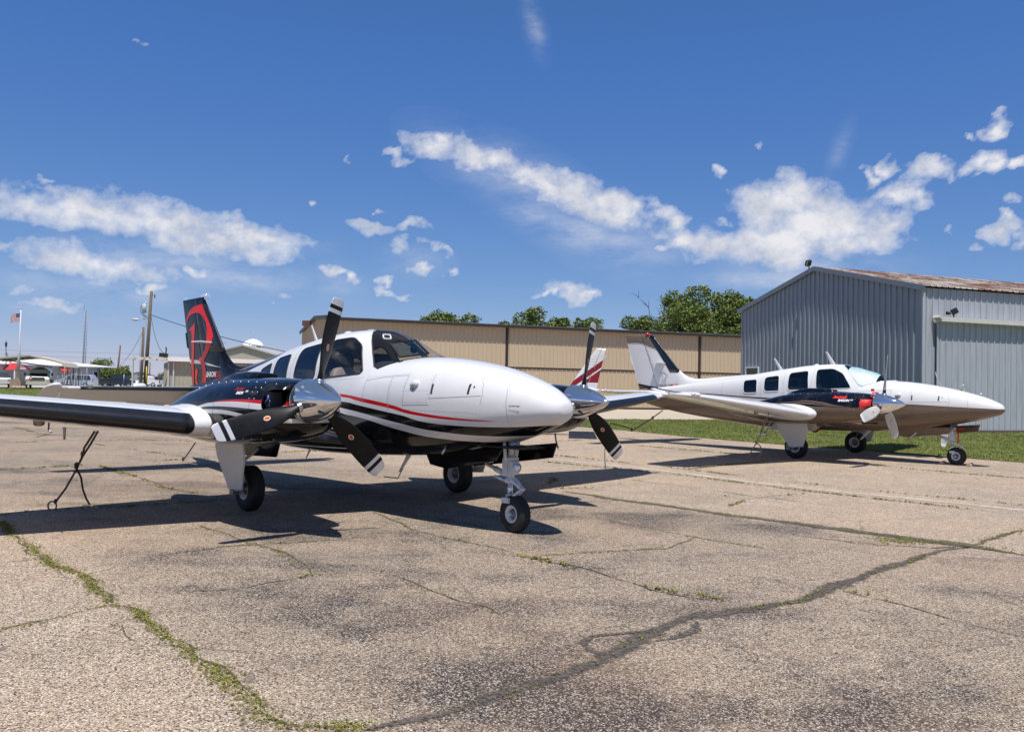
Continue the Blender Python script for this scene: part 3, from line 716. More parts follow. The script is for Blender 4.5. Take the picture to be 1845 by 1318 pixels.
        fin = mb.out('fin', Mt, root)
        mb = MB(); v_, f_ = loftsecs([fsec(z, hinge_f(z)+.012, 1) for z in [1.34]+zs[1:]]); mb.add(v_, f_)
        mb.plate([(FINE(2.3)+.01, 0, 2.3), (FINE(2.3)-.045, 0, 2.29), (FINE(2.05)-.045, 0, 2.04), (FINE(2.05)+.01, 0, 2.03)], .012)
        rud = mb.out('rudder', Mt, root)
        mb = MB(); v_, f_ = loftsecs([fsec(z, 0, (.20 if k1 else .13)*(1.55-.35*(z-1.9)), .004) for z in span(1.93 if k1 else 1.84, 2.74 if k1 else 2.84, .1)]); mb.add(v_, f_)
        mb.out('deice_boot', M_boot if k1 else mat('navy_stripe', NAVY, .15, 0, .5), fin)
        mb = MB()
        if k1: mb.lathe((-7.54, 0, 2.82), (0, 0, 1), [(-.01, .035), (.03, .035), (.06, .028), (.085, .015), (.095, .002)], 12); mb.out('beacon', M_lens, fin)
        else:
            mb.lathe((-7.78, 0, 2.86), (0, 0, 1), [(-.01, .06), (.02, .058), (.04, .04), (.05, .002)], 12); mb.out('beacon', mat('red_lens', (.55, .01, .01), .15), fin)
        for sd in (-1, 1):
            mb = MB(); mb.plate([(-7.14, sd*.03, 2.085), (-7.44, sd*.03, 2.085), (-7.47, sd*.26, 2.10), (-7.20, sd*.22, 2.10)], .02); mb.out('side_antenna', s.white(), fin)
            mb = MB(); v_, f_ = loftsecs([stab_sec(sd*y, 0, .44, tc=.09 if y < 2.1 else .09*max(.1, 1-((y-2.1)/.33)**2)) for y in span(.0, 2.05, .2)+[2.1, 2.14]]); mb.add(v_, f_)
            st = mb.out('stabilizer', s.stab_mat(), root)
            if k1:
                mb = MB(); v_, f_ = loftsecs([stab_sec(sd*y, 0, .09, .004) for y in span(.14, 1.98, .2)]); mb.add(v_, f_); mb.out('deice_boot', M_boot, st)
            mb = MB(); secs = [stab_sec(sd*y, .455, 1) for y in span(.16, 2.14, .2)]; v_, f_ = loftsecs(secs); mb.add(v_, f_)
            v_, f_ = loftsecs([stab_sec(sd*y, {2.155: .42, 2.2: .30, 2.26: .30, 2.32: .34, 2.37: .46, 2.40: .62}[y], 1, tc=.09*max(.15, 1-((y-2.16)/.27)**2)) for y in (2.155, 2.2, 2.26, 2.32, 2.37, 2.40)]); mb.add(v_, f_)
            mb.plate([(-7.92, sd*.5, 1.325), (-7.82, sd*1.15, 1.325), (-7.88, sd*1.13, 1.322), (-7.98, sd*.52, 1.322)], .01)
            piv = -7.46; rot = Matrix.Rotation(-R(c['elev']), 3, 'Y')
            mb.v = [tuple(rot @ (Vector(p)-Vector((piv, 0, 1.33)))+Vector((piv, 0, 1.33))) for p in mb.v]
            mb.out('elevator', s.stab_mat(), root)
        # tail lettering
        ys = lambda X, Z, sd: sd*(foil_y(max(.001, (FINX(Z)-X)/(FINX(Z)-FINE(Z))), FINT(Z), 0)[0]*(FINX(Z)-FINE(Z))+.006)
        for sd in (-1, 1):
            if k1:
                s.decal(fin, None, 'BARON', -7.30, 1.535, .115, sd, M_txtw, y_of=ys, bold=.004); s.decal(fin, None, 'G58', -6.97, 1.525, .13, sd, M_txtr, y_of=ys, bold=.003)
            else:
                s.decal(fin, None, 'BARON', -7.29, 1.455, .115, sd, M_txtk, y_of=lambda X, Z, q: q*.105, bold=.002); s.decal(fin, None, 'B58', -6.94, 1.45, .135, sd, M_txtr, y_of=lambda X, Z, q: q*.11, bold=.002)
        U = lambda a: [(320+x/6.59, 520+y/6.59) for x, y in a]
        s.emblem(fin, rud, ys)
        # ---------------- antennas
        mb = MB()
        def blade(x, z0, h, rake, ch, y=0): return [[(x-ch*f_+(-rake*q), y+ch*.09*sn, z0+h*q) for f_, sn in ((0, 0), (.3, 1), (1, 0), (.3, -1))] for q in (0,)] and None
        for (x, z0, tx, tz, ch, dn) in [(-3.84, 1.90, -4.07, 2.20, .11, 0)]+([] if k1 else [(-2.58, 2.04, -2.79, 2.345, .12, 0)])+[(-1.75, .62, -1.98, .40, .10, 1), (-4.0, .57, -4.15, .42, .08, 1)]:
            mb = MB(); secs = []
            for q in (0, .5, .9, 1):
                cx = ch*(1-.6*q); X0 = x+(tx-x)*q+ch*.3; Z0 = z0+(tz-z0)*q
                secs.append([(X0, 0, Z0), (X0-cx*.3, cx*.12, Z0), (X0-cx, 0, Z0), (X0-cx*.3, -cx*.12, Z0)])
            v_, f_ = loftsecs(secs); mb.add(v_, f_, 0, False); mb.out('blade_antenna', s.white() if not dn else M_doorw, root)
        mb = MB(); mb.lathe((-2.95, -.1, 2.02), (0, 0, 1), [(0, .06), (.02, .055), (.035, .03), (.04, .002)], 14)
        mb.lathe((-3.2, .12, 1.985), (0, 0, 1), [(0, .05), (.03, .045), (.04, .002)], 14); mb.out('roof_antenna', s.white(), root)
        if k1:
            mb = MB(); mb.box((-3.05, .28, 2.06), (.10, .02, .10)); mb.box((-2.80, .32, 2.05), (.07, .02, .07)); mb.out('roof_vent', s.white(), root)
            mb = MB(); mb.tube([(-.20, .10, .82), (-.21, .10, .74), (-.20, .10, .735), (-.09, .10, .735)], .012, 8); mb.out('pitot_tube', M_steel, root)
            mb = MB(); mb.tube([(-.72, -.30, .76), (-.75, -.33, .69)], .014, 8); mb.out('drain_pipe', M_alu, root)
            mb = MB(); mb.tube([(-1.9, 0, .45), (-1.97, -.02, .33), (-2.2, -.05, .33)], .006, 6); mb.out('belly_wire', M_steel, root)
        else:
            mb = MB(); mb.tube([(.12, .06, 1.5), (.08, .06, 1.66)], [.010, .005], 6); mb.tube([(.42, 0, 1.40), (.44, 0, 1.47)], [.02, .006], 6); mb.out('nose_antenna', M_alu, root)
            mb = MB(); mb.lathe((-2.9, -.25, .58), (0, 0, -1), [(0, .09), (.03, .085), (.06, .05), (.07, .002)], 14); mb.out('belly_light_cover', M_red, root)
            mb = MB(); mb.tube([(-2.0, .0, .6), (-2.35, .2, .05)], .007, 6); mb.out('grounding_strap', M_steel, root)
            mb = MB(); mb.tube([(-.62, -.15, .74), (-.88, -.2, .48)], .018, 8); mb.out('exhaust_stub', M_alu, root)
        mb = MB()
        mb.tube([(-3.46, -1.15, .80), (-3.62, -1.2, .47)], .016, 8); mb.box((-3.66, -1.2, .455), (.22, .14, .02)); mb.out('boarding_step', M_alu, root)
        for sd in (-1, 1):
            s.engine(sd)
            s.main_gear(sd)
        s.nose_gear()
    def white(s):
        k = 'white_paint'
        return MATS.get(k) or paint(k, plain(WHITE), .14)
    def white_wing(s):
        k1 = s.cfg['kind'] == 1; k = 'wing_paint_black_root' if k1 else 'wing_paint_taupe_root'
        def f(t, x, y, z):
            ay = t.math('ABSOLUTE', y); inb = t.math('MULTIPLY', lt(t, ay, 1.9), lt(t, -2.15, x))
            return t.mix(inb, (.60, .60, .605), BLK if k1 else TAUPE)
        return MATS.get(k) or paint(k, f, .10)
    def stab_mat(s): return s.white_wing()
    def tail_mat(s):
        if s.cfg['kind'] == 1:
            def f(t, x, y, z):
                top = t.curve(x, [(-8.3, 1.84), (-8.1, 1.835), (-7.6, 1.80), (-7.2, 1.745), (-6.9, 1.70), (-6.73, 1.68)]); bot = t.curve(x, [(-8.3, 1.76), (-8.1, 1.765), (-7.6, 1.75), (-7.2, 1.715), (-6.9, 1.69), (-6.73, 1.68)])
                c = t.mix(t.math('MULTIPLY', band(t, z, bot, top), lt(t, x, -6.73)), BLK, WHITE)
                tail = t.curve(x, [(-4.89, 1.60), (-4.46, 1.701), (-4.1, 1.80), (-3.9, 2.3)])
                return t.mix(t.math('MULTIPLY', lt(t, -4.89, x), lt(t, z, tail)), c, WHITE)
        else:
            def f(t, x, y, z):
                l = t.curve(x, [(-8.5, 2.66), (-8.0, 2.65), (-7.7, 2.56), (-7.4, 2.46), (-7.2, 2.36)])
                c = t.mix(lt(t, l, z), WHITE, TAUPE); c = t.mix(band(t, z, t.math('SUBTRACT', l, .022), l), c, NAVY); c = t.mix(band(t, z, t.math('SUBTRACT', l, .055), t.math('SUBTRACT', l, .035)), c, TAUPE)
                lo = t.curve(x, [(-8.1, 1.545), (-7.4, 1.45), (-6.9, 1.38)]); c = t.mix(lt(t, z, lo), c, NAVY)
                return t.mix(lt(t, z, t.math('SUBTRACT', lo, .07)), c, TAUPE)
        k1 = s.cfg['kind'] == 1
        return paint('tail_paint_black' if k1 else 'tail_paint_white', f, .14 if not k1 else .16, coat=None, spec=.16 if k1 else .4)
    def emblem(s, fin, rud, ys):
        k1 = s.cfg['kind'] == 1
        O = [[(80, 350), (105, 290), (150, 235), (200, 203), (280, 183), (300, 235), (330, 320), (365, 400), (395, 480), (417, 560), (405, 650), (380, 740), (350, 800), (325, 850), (300, 805), (310, 780), (335, 720), (350, 640), (352, 560), (350, 480), (335, 400), (305, 340), (270, 300), (240, 285), (190, 287), (140, 310), (105, 350), (88, 415)],
             [(250, 835), (305, 800), (335, 870), (350, 960), (355, 1060), (350, 1140), (330, 1190), (215, 1190), (200, 1120), (193, 1050), (198, 980), (215, 950), (235, 955), (235, 1010), (222, 1060), (222, 1100), (240, 1130), (270, 1125), (295, 1090), (305, 1030), (303, 960), (285, 890)],
             [(115, 490), (200, 405), (200, 480), (190, 640), (190, 720), (178, 880), (175, 1000), (172, 1190), (157, 1190), (140, 1000), (138, 900), (150, 760), (148, 650), (155, 560), (145, 500)]]
        # picture of the letter in its own little frame -> fin coordinates (x aft to front, z up)
        def m1(a, b): return (EMB_O[0]+EMB_X[0]*a+EMB_Z[0]*b, EMB_O[1]+EMB_X[1]*a+EMB_Z[1]*b)
        def m2(a, b):     # small outlined copy on the white tail
            x = (a-80)/340; z = (1190-b)/1000; return (-7.28+x*.23+.05*z*0, 1.60+z*.27)
        mp = m1 if k1 else m2
        for sd in (-1, 1):
            for q in O:
                P = [mp(a, b) for a, b in q]
                if not k1:
                    mb = MB(); ring = [(x, ys(x, z, sd), z) for x, z in dens(P+[P[0]], .02)]; mb.tube(ring, .004, 5, cap=False); mb.out('emblem', M_txtg, fin); continue
                # triangulate in 2D, refine, wrap on the fin/rudder surface
                bm = bmesh.new(); vsb = [bm.verts.new((x, z, 0)) for x, z in dens(P+[P[0]], .05)[:-1]]; f = bm.faces.new(vsb)
                bmesh.ops.triangulate(bm, faces=[f])
                for _ in range(3):
                    le = [e for e in bm.edges if e.calc_length() > .05]
                    if le: bmesh.ops.subdivide_edges(bm, edges=le, cuts=1, use_grid_fill=False); bmesh.ops.triangulate(bm, faces=bm.faces[:])
                bm.verts.index_update(); vs = [(v.co.x, ys(max(v.co.x, FINE(v.co.y)+.004), v.co.y, sd)*1.0, v.co.y) for v in bm.verts]
                vs = [(max(x, FINE(z)+.004), y, z) for x, y, z in vs]
                fs = [tuple(v.index for v in ff.verts) for ff in bm.faces]; bm.free()
                obj('emblem', vs, fs, mat('emblem_red', (.78, .014, .014), .25, spec=.2), fin, False)
    def engine(s, sd):
        k1 = s.cfg['kind'] == 1; root = s.root
        S = lambda u, t: (lambda p: (p[0], p[1]+sd*NAC_Y, p[2]))(nac(u, t))
        us = [0, .03, .06, .1, .13, .16, .19, .22, .25]+list(np.arange(.28, .6, .025))+list(np.arange(.6, 3.45, .06))+[3.45]
        h = [(.055, .02), (.055, .62), (.11, .72), (.25, .70), (.29, .60), (.305, .22), (.29, .06), (.24, -.04), (.10, -.06)]
        h = [(u, t) for u, t in rounded(h, .04, 3)]
        polys = [h, [(u, pi-t) for u, t in h[::-1]]]
        body, r0, r1 = loft_cut(S, us, 120, polys, km=.4)
        vs, fs = body[-1]; n0 = len(vs); vs += r0; fs.append(tuple(range(n0, n0+120)))
        key = 'nacelle_paint_black' if k1 else 'nacelle_paint_navy'
        M = MATS.get(key) or paint(key, p1_nac if k1 else p2_nac, lining=(.015, .015, .016), spec=.35)
        n = obj('nacelle', vs, fs, M, root)
        Y = sd*NAC_Y
        # the engine seen through the intakes
        mb = MB()
        for q in (-1, 1):
            mb.box((-1.28, Y+q*.24, 1.20), (.34, .16, .20)); mb.lathe((-1.25, Y+q*.20, 1.22), (0, q, .1), [(0, .09)]+[(.01+.012*i, .10 if i % 2 else .085) for i in range(11)]+[(.15, .05)], 16)
            for j in range(4):
                a = random.uniform(-.05, .05); mb.tube([(-1.02, Y+q*.33, 1.17+j*.03), (-1.08, Y+q*(.30+a), 1.22+j*.02), (-1.12, Y+q*.36, 1.28)], .006, 6)
        eo = mb.out('engine', M_steel, n)
        mb = MB()
        for q in (-1, 1): mb.tube([(-1.05, Y+q*.36, 1.2), (-1.02, Y+q*.34, 1.24), (-1.06, Y+q*.33, 1.28)], .012, 8)
        mb.out('fuel_hose', mat('blue_hose', (.03, .06, .25), .4), eo)
        if not k1:
            for q in (-1, 1):
                mb = MB(); vs = []; nu, nv = 8, 8
                for i in range(nu):
                    for j in range(nv):
                        u = .085+.24*i/(nu-1); t = .0+.6*j/(nv-1); t = t if q > 0 else pi-t; p = Vector(S(u, t)); e = min(i, j, nu-1-i, nv-1-j); k = .012*min(e, 2)/2+.006*sin(i*2+j*1.7)
                        vs.append(p+Vector((.4, q*.9, 0))*k)
                fs = [(i*nv+j, i*nv+j+1, (i+1)*nv+j+1, (i+1)*nv+j) for i in range(nu-1) for j in range(nv-1)]
                mb.add(vs, fs); mb.out('intake_plug', M_red, n)
            mb = MB(); mb.tube([(-.90, Y-.25, 1.36), (-.93, Y-.1, 1.44), (-.93, Y+.1, 1.44), (-.90, Y+.25, 1.36)], .014, 6); mb.box((-1.0, Y+.05, 1.49), (.06, .02, .05)); mb.out('cover_strap', M_red, n)
        # top scoop with its dark mouth
        mb = MB(); secs = []
        for x, w_, zt in ((-1.74, .13, 1.478), (-1.76, .14, 1.49), (-2.0, .145, 1.508), (-2.3, .135, 1.505), (-2.55, .10, 1.455), (-2.75, .06, 1.38)):
            secs.append([(x, Y-sd*.0+w_*sg(cos(a), .6), 1.36+(zt-1.36)*sin(a)**.5) for a in np.linspace(0, pi, 13)])
        v_, f_ = loftsecs(secs, closed=False, caps=False); mb.add(v_, f_)
        # rear louvre, outlined on the photograph as a raised dark lip
        mb.out('top_scoop', M, n)
        mb = MB(); mb.plate([(-1.755, Y-.12, 1.44), (-1.755, Y+.12, 1.44), (-1.755, Y+.11, 1.482), (-1.755, Y-.11, 1.482)], .01); mb.out('scoop_mouth', M_dark if k1 else M_red, n)
        # rivets/fasteners
        mb = MB()
        for q in (-1, 1):
            fz = lambda x: NAC_U(x)
            for x in [-1.05-.16*i for i in range(11)]+[]:
                for zf in (.93,):
                    u = NAC_U(x); zt = NAC_T(u)-.045; t = solve_t(nac, u, zt); t = t if q > 0 else pi-t; p = Vector(S(u, t)); mb.sphere(p, .0075, 6)
            for z in (1.02, 1.1, 1.24, 1.3, 1.34):
                for x in (-1.16, -1.24):
                    u = NAC_U(x); t = solve_t(nac, u, z); t = t if q > 0 else pi-t; mb.sphere(Vector(S(u, t)), .006, 6)
            for x in np.arange(-1.2, -2.2, -.12):
                u = NAC_U(x); t = solve_t(nac, u, .86); t = t if q > 0 else pi-t; mb.sphere(Vector(S(u, t)), .006, 6)
        mb.out('fasteners', M_alu, n)
        mb = MB()
        for q in (-1, 1):
            to = lambda x, z: (lambda t: t if q > 0 else pi-t)(solve_t(nac, NAC_U(x), z))
            for l in ([(-1.20, 1.40), (-1.22, 1.1), (-1.30, .9)], [(-1.93, 1.40), (-1.90, 1.15), (-1.95, .85)], [(-2.42, 1.36), (-2.40, 1.0)], [(-1.3, .98), (-2.3, .985)]):
                v_, f_ = ribbon(lambda x, t: S(NAC_U(x), t), dens(l, .04), .004, .0012, to); mb.add(v_, f_)
        mb.out('cowl_seams', mat('cowl_seam', (.05, .05, .055), .5), n)
        yo = lambda X, Z, q: sd*NAC_Y+q*(abs(nac(NAC_U(X), solve_t(nac, NAC_U(X), Z))[1])+.003)
        for q in (-1, 1):
            big = 1.0 if k1 else 1.55
            if k1:
                s.decal(n, None, 'Beechcraft', -1.57, 1.318, .040, q, mat('script_dark_red', (.30, .012, .012), .4), y_of=yo, shear=.35, bold=.0015, spacing=.85); s.decal(n, None, 'BARON', -1.50, 1.280, .034, q, M_txtw, y_of=yo, bold=.002); s.decal(n, None, 'G58', -1.355, 1.30, .022, q, M_txtw, y_of=yo, bold=.001)
            else:
                s.decal(n, None, 'Beechcraft', -1.60, 1.315, .072, q, mat('script_red', (.75, .02, .02), .4), y_of=yo, shear=.35, bold=.003, spacing=.85); s.decal(n, None, 'BARON', -1.48, 1.252, .062, q, M_txtw, y_of=yo, bold=.003); s.decal(n, None, 'B58', -1.245, 1.275, .030, q, M_txtw, y_of=yo, bold=.001)
        # propeller
        pr = MB(); xb = -.905
        pr.lathe((xb, Y, 1.225), (1, 0, 0), [(0, .17), (0, .198), (.012, .203), (.02, .198)], 48)
        p = pr.out('propeller', M_chrome, root)
        sp = MB(); prof = []
        for i in range(26):
            t = i/25; prof.append((.02+.55*t, .197*(1-t**1.75)**.86+.0))
        sp.lathe((xb, Y, 1.225), (1, 0, 0), prof, 64); sp.out('spinner', M_chrome, p)
        xp = -.77
        for j in range(3):
            th = R(s.cfg['blade'][0 if sd < 0 else 1]+120*j); er = Vector((0, cos(th), sin(th))); et = Vector((0, -sin(th), cos(th)))
            # clockwise seen from behind: the leading edge side is towards +et*dir
            d = 1; ax = Vector((1, 0, 0)); secs = []; rr = [.13, .18, .22, .27, .33, .42, .52, .62, .72, .80, .829, .830, .868, .869, .905, .906, .94, .96, .972, .978]
            CHf = pchip([.13, .2, .27, .4, .55, .7, .85, .95, .978], [.075, .085, .120, .180, .205, .205, .190, .160, .115]); THf = pchip([.13, .2, .3, .5, .8, .98], [.075, .062, .038, .024, .014, .006]); TW = pchip([.13, .2, .5, .98], [62, 52, 30, 19])
            for r in rr:
                ch, th_, tw = CHf(r), THf(r), R(TW(r)); cd_ = (et*cos(tw)+ax*sin(tw)); nd = (-et*sin(tw)+ax*cos(tw))
                # cd_: chord direction towards the leading edge, nd: face normal (forward)
                sw = .045*max(0, (r-.3)/.68)**1.6; cen = Vector((xp, Y, 1.225))+er*r-cd_*sw
                ring = []
                for a in np.linspace(0, 2*pi, 21)[:-1]:
                    cx = cos(a); ring.append(cen+cd_*(cx*ch/2)+nd*(th_/2*sin(a)*(1-.25*cx if ch > .12 else 1)))
                secs.append(ring)
            vs, fs = loftsecs(secs); mi = []
            dk, sv = 0, 1
            for i in range(len(rr)-1):
                r = (rr[i]+rr[i+1])/2; col = 1 if (.830 <= r <= .868 or r >= .906) else 0
                if not k1: col = 1 if (.868 <= r <= .885 or r >= .91) else (2 if r < .26 else 0)
                mi += [col]*20
            mi += [0, 1]
            b = obj('blade', vs, fs, [M_blade_dk, M_blade_sv] if k1 else [M_blade_gr, MATS['white_paint'], M_dark], p); b.data.polygons.foreach_set('material_index', mi)
            # maker's oval on the blade
            r = .50; tw = R(TW(r)); cd_ = (et*cos(tw)+ax*sin(tw)); nd = (-et*sin(tw)+ax*cos(tw)); cen = Vector((xp, Y, 1.225))+er*r-cd_*(.045*max(0, (r-.3)/.68)**1.6)
            bs = b.data
            for m_ in (M_decw, M_deco, M_decr): bs.materials.append(m_)
            bm = bmesh.new(); bm.from_mesh(bs)
            off = len(bs.materials)-3
            if k1:
                for (ra, rb, hh, mm) in ((.032, .022, .0012, 0), (.028, .018, .0018, 1)):
                    vv = [bm.verts.new(cen+er*(ra*cos(a))+cd_*(rb*sin(a))+nd*(THf(r)/2+hh)) for a in np.linspace(0, 2*pi, 25)[:-1]]; f = bm.faces.new(vv); f.material_index = off+mm
                vv = [bm.verts.new(cen+er*a+cd_*b_+nd*(THf(r)/2+.0026)) for a, b_ in ((-.024, -.004), (.018, -.014), (.024, .004), (-.018, .014))]; f = bm.faces.new(vv); f.material_index = off+2
            else:
                vv = [bm.verts.new(cen+er*(.02*cos(a))+cd_*(.02*sin(a))+nd*(THf(r)/2+.0012)) for a in np.linspace(0, 2*pi, 17)[:-1]]; f = bm.faces.new(vv); f.material_index = off+2
            bm.to_mesh(bs); bm.free()
            cu = MB(); q = Vector((xp, Y, 1.225)); cu.tube([q+er*.165, q+er*.20], [.052, .046], 14, cap=False); cu.tube([q+er*.185, q+er*.192], [.052, .052], 14); cu.out('blade_cuff', M_alu, p)
        # exhaust
        mb = MB(); mb.tube([(-2.0, Y-sd*.22, .80), (-2.1, Y-sd*.22, .745), (-2.22, Y-sd*.22, .73)], .028, 10, cap=False); mb.out('exhaust_pipe', M_steel, n)
    def wheel(s, name, c, r, w, rim, parent):
        w2 = w/2; ax = (0, 1, 0); mb = MB()
        prof = [(-w2*.62, rim), (-w2*.95, rim+.012), (-w2, rim+(r-rim)*.45), (-w2*.92, rim+(r-rim)*.75), (-w2*.72, r*.965)]
        for g in (-.5, -.17, .17, .5): prof += [(w2*(g-.06), r*.995), (w2*(g-.035), r*.975), (w2*(g+.035), r*.975), (w2*(g+.06), r)]
        prof += [(w2*.72, r*.965), (w2*.92, rim+(r-rim)*.75), (w2, rim+(r-rim)*.45), (w2*.95, rim+.012), (w2*.62, rim)]
        mb.lathe(c, ax, prof, 44); t = MB(); t.v = mb.v; t.f = mb.f; t.mi = mb.mi; t.sm = mb.sm
        wh = MB()
        for q in (-1, 1):
            wh.lathe(c, (0, q, 0), [(w2*.60, rim+.012), (w2*.88, rim+.010), (w2*.90, rim-.006), (w2*.62, rim*.80), (w2*.40, rim*.66)], 28)
        wh_o = wh.out(name, M_gearw, parent); t.out('tyre', M_rubber, wh_o)
        b = MB()
        for q in (-1, 1):
            b.lathe(c, (0, q, 0), [(w2*.40, rim*.67), (w2*.38, rim*.42), (w2*.78, rim*.38), (w2*.82, rim*.25), (w2*.82, .001)], 24)
            for i in range(6 if rim > .09 else 4):
                a = 2*pi*i/(6 if rim > .09 else 4); b.lathe((c[0]+cos(a)*rim*.52, c[1]+q*w2*.44, c[2]+sin(a)*rim*.52), (0, q, 0), [(0, rim*.10), (.012, rim*.10), (.012, .001)], 8)
            b.lathe((c[0], c[1]+q*w2*.84, c[2]), (0, q, 0), [(0, rim*.2), (.015, rim*.16), (.02, .001)], 12)
        b.out('hub_bolts', M_steel, wh_o); return wh_o
    def main_gear(s, sd):
        k1 = s.cfg['kind'] == 1
        root = s.root; X = -2.72; y = sd*1.46; leg = MB(); ly = sd*1.60
        leg.tube([(X+.02, ly, .86), (X, ly, .42)], [.045, .042], 14); leg.tube([(X, ly, .42), (X-.01, ly, .24)], .028, 12)
        leg.tube([(X-.01, ly+sd*.02, .25), (X-.01, sd*1.50, .25)], .03, 12)
        leg.bar((X+.06, ly, .46), (X+.14, ly, .36), .022, .05); leg.bar((X+.14, ly, .36), (X+.04, ly, .26), .022, .05)
        leg.tube([(X-.04, ly, .72), (X-.30, sd*1.40, .86)], .018, 10); leg.tube([(X, ly, .50), (X+.02, sd*1.2, .82)], .02, 10)
        g = leg.out('main_gear', M_gearw, root)
        bk = MB(); bk.box((X-.10, ly-sd*.01, .24), (.09, .07, .12)); bk.tube([(X-.1, ly, .3), (X-.05, ly+sd*.02, .5), (X, ly+sd*.02, .8)], .007, 6); bk.out('brake', M_steel, g)
        s.wheel('wheel', (X, y, .248), .248, .17, .115, g)
        d = MB(); yo = sd*1.715
        d.plate([(-3.04, yo, .735), (-2.36, yo, .755), (-2.335, yo-sd*.01, .62), (-2.46, yo-sd*.04, .27), (-2.76, yo-sd*.04, .25), (-3.01, yo-sd*.01, .60)], .02)
        d.out('gear_door', M_doorw, g)
        d = MB(); d.bar((-2.80, yo-sd*.045, .40), (-2.78, ly, .40), .015); d.bar((-2.60, yo-sd*.03, .50), (X, ly, .50), .015); d.out('door_link', M_steel, g)
        d = MB(); yi = sd*1.30
        d.plate([(-3.46, yi+sd*.03, .575), (-2.36, yi+sd*.03, .605), (-2.10, yi+sd*.12, .80), (-3.2, yi+sd*.12, .77)], .02)
        d.out('inner_gear_door', M_blk if k1 else M_doorw, g)
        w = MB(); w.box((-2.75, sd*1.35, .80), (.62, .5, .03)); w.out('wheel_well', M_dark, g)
    def nose_gear(s):
        root = s.root; k1 = s.cfg['kind'] == 1; dz = s.dz; g = MB()
        g.tube([(-.06, 0, .86), (-.07, 0, .68)], .03, 12); g.tube([(-.07, 0, .70), (-.075, 0, .44)], [.042, .04], 16); g.tube([(-.075, 0, .46), (-.075, 0, .435)], .050, 16)
        g.box((-.10, -.035, .58), (.07, .04, .16)); g.box((-.07, .0, .67), (.09, .13, .03))
        g.bar((-.09, -.07, .84), (-.08, -.06, .66), .05, .03); g.bar((-.02, .05, .86), (-.06, .045, .66), .04, .03)
        g.tube([(-.075, -.075, .465), (-.075, .075, .465)], .018, 8); g.tube([(-.20, -.10, .50), (-.10, -.06, .46)], .012, 8)
        g.tube([(-.10, 0, .50), (-.44, 0, .60)], .02, 10); g.tube([(-.20, 0, .53), (-.30, 0, .56)], .03, 10)
        g.tube([(-.44, -.09, .62), (-.44, .09, .62)], .014, 8)
        o = g.out('nose_gear', M_gearw, root)
        g = MB(); g.tube([(-.075, 0, .44), (-.078, 0, .30)], .027, 14); g.out('oleo_strut', M_chrome, o)
        g = MB()
        for q in (-1, 1):
            g.bar((-.03, q*.035, .47), (.10, q*.012, .385), .018, .022); g.bar((.10, q*.012, .385), (-.03, q*.04, .285), .018, .022)
        g.tube([(.10, -.03, .385), (.10, .03, .385)], .012, 8); g.out('torque_link', M_gearw, o)
        g = MB(); g.tube([(-.078, 0, .325), (-.078, 0, .26)], .042, 14); z0 = .18+dz
        g.box((-.06, 0, .27), (.10, .17, .05))
        for q in (1,):
            g.plate([(-.07, q*.085, .285), (.03, q*.085, .27), (.02, q*.088, z0-.01), (-.02, q*.088, z0-.02), (-.05, q*.088, z0+.02)], .014)
        g.tube([(0, -.10, z0), (0, .10, z0)], .014, 10); g.out('fork', M_gearw, o)
        s.wheel('wheel', (0, 0, z0), .18, .125, .078, o)
        if k1:
            g = MB(); g.lathe((.005, -.0, .59), (1, 0, 0), [(-.05, .015), (-.02, .038), (.02, .046), (.03, .046), (.03, .040)], 24); g.box((-.015, 0, .585), (.03, .10, .13)); lo = g.out('taxi_light', M_gearw, o)
            g = MB(); g.lathe((.028, 0, .59), (1, 0, 0), [(0, .040), (.008, .030), (.012, .014), (.013, .001)], 24); g.out('lens', M_lens, lo)
        else:
            g = MB(); g.bar((.03, 0, .70), (.02, 0, .44), .03, .02); g.bar((0, 0, .74), (.14, 0, .75), .03, .03); g.out('gust_lock_flag', M_red, o)
        # doors hang down on both sides of the bay
        for q in (-1, 1):
            d = MB(); yb = q*.17; yt = q*.20
            if q < 0: d.plate([(-1.18, yt, .66), (-1.15, yb, .555), (-.87, yb, .525), (-.10, yb, .655), (.02, yt, .77), (-.6, yt, .74)], .016)
            else: d.plate([(-1.15, yt, .66), (-1.12, yb, .57), (-.8, yb, .54), (.34, yb, .70), (.37, yt, .84), (-.6, yt, .74)], .016)
            d.out('nose_gear_door', s.cfg['doormat'], root)
        d = MB(); d.box((-.4, 0, .79), (1.3, .34, .02)); d.out('nose_bay', M_dark, root)
_u = np.linspace(0, 3.45, 700); _x = [NAC_X(u) for u in _u]
def NAC_U(x):
    for i in range(60, 699):
        if _x[i+1] <= x <= _x[i] or (i == 60 and x > _x[i]): return float(_u[i]+(_u[i+1]-_u[i])*((_x[i]-x)/max(1e-9, _x[i]-_x[i+1]))) if x <= _x[i] else float(_u[60])
    return 3.44
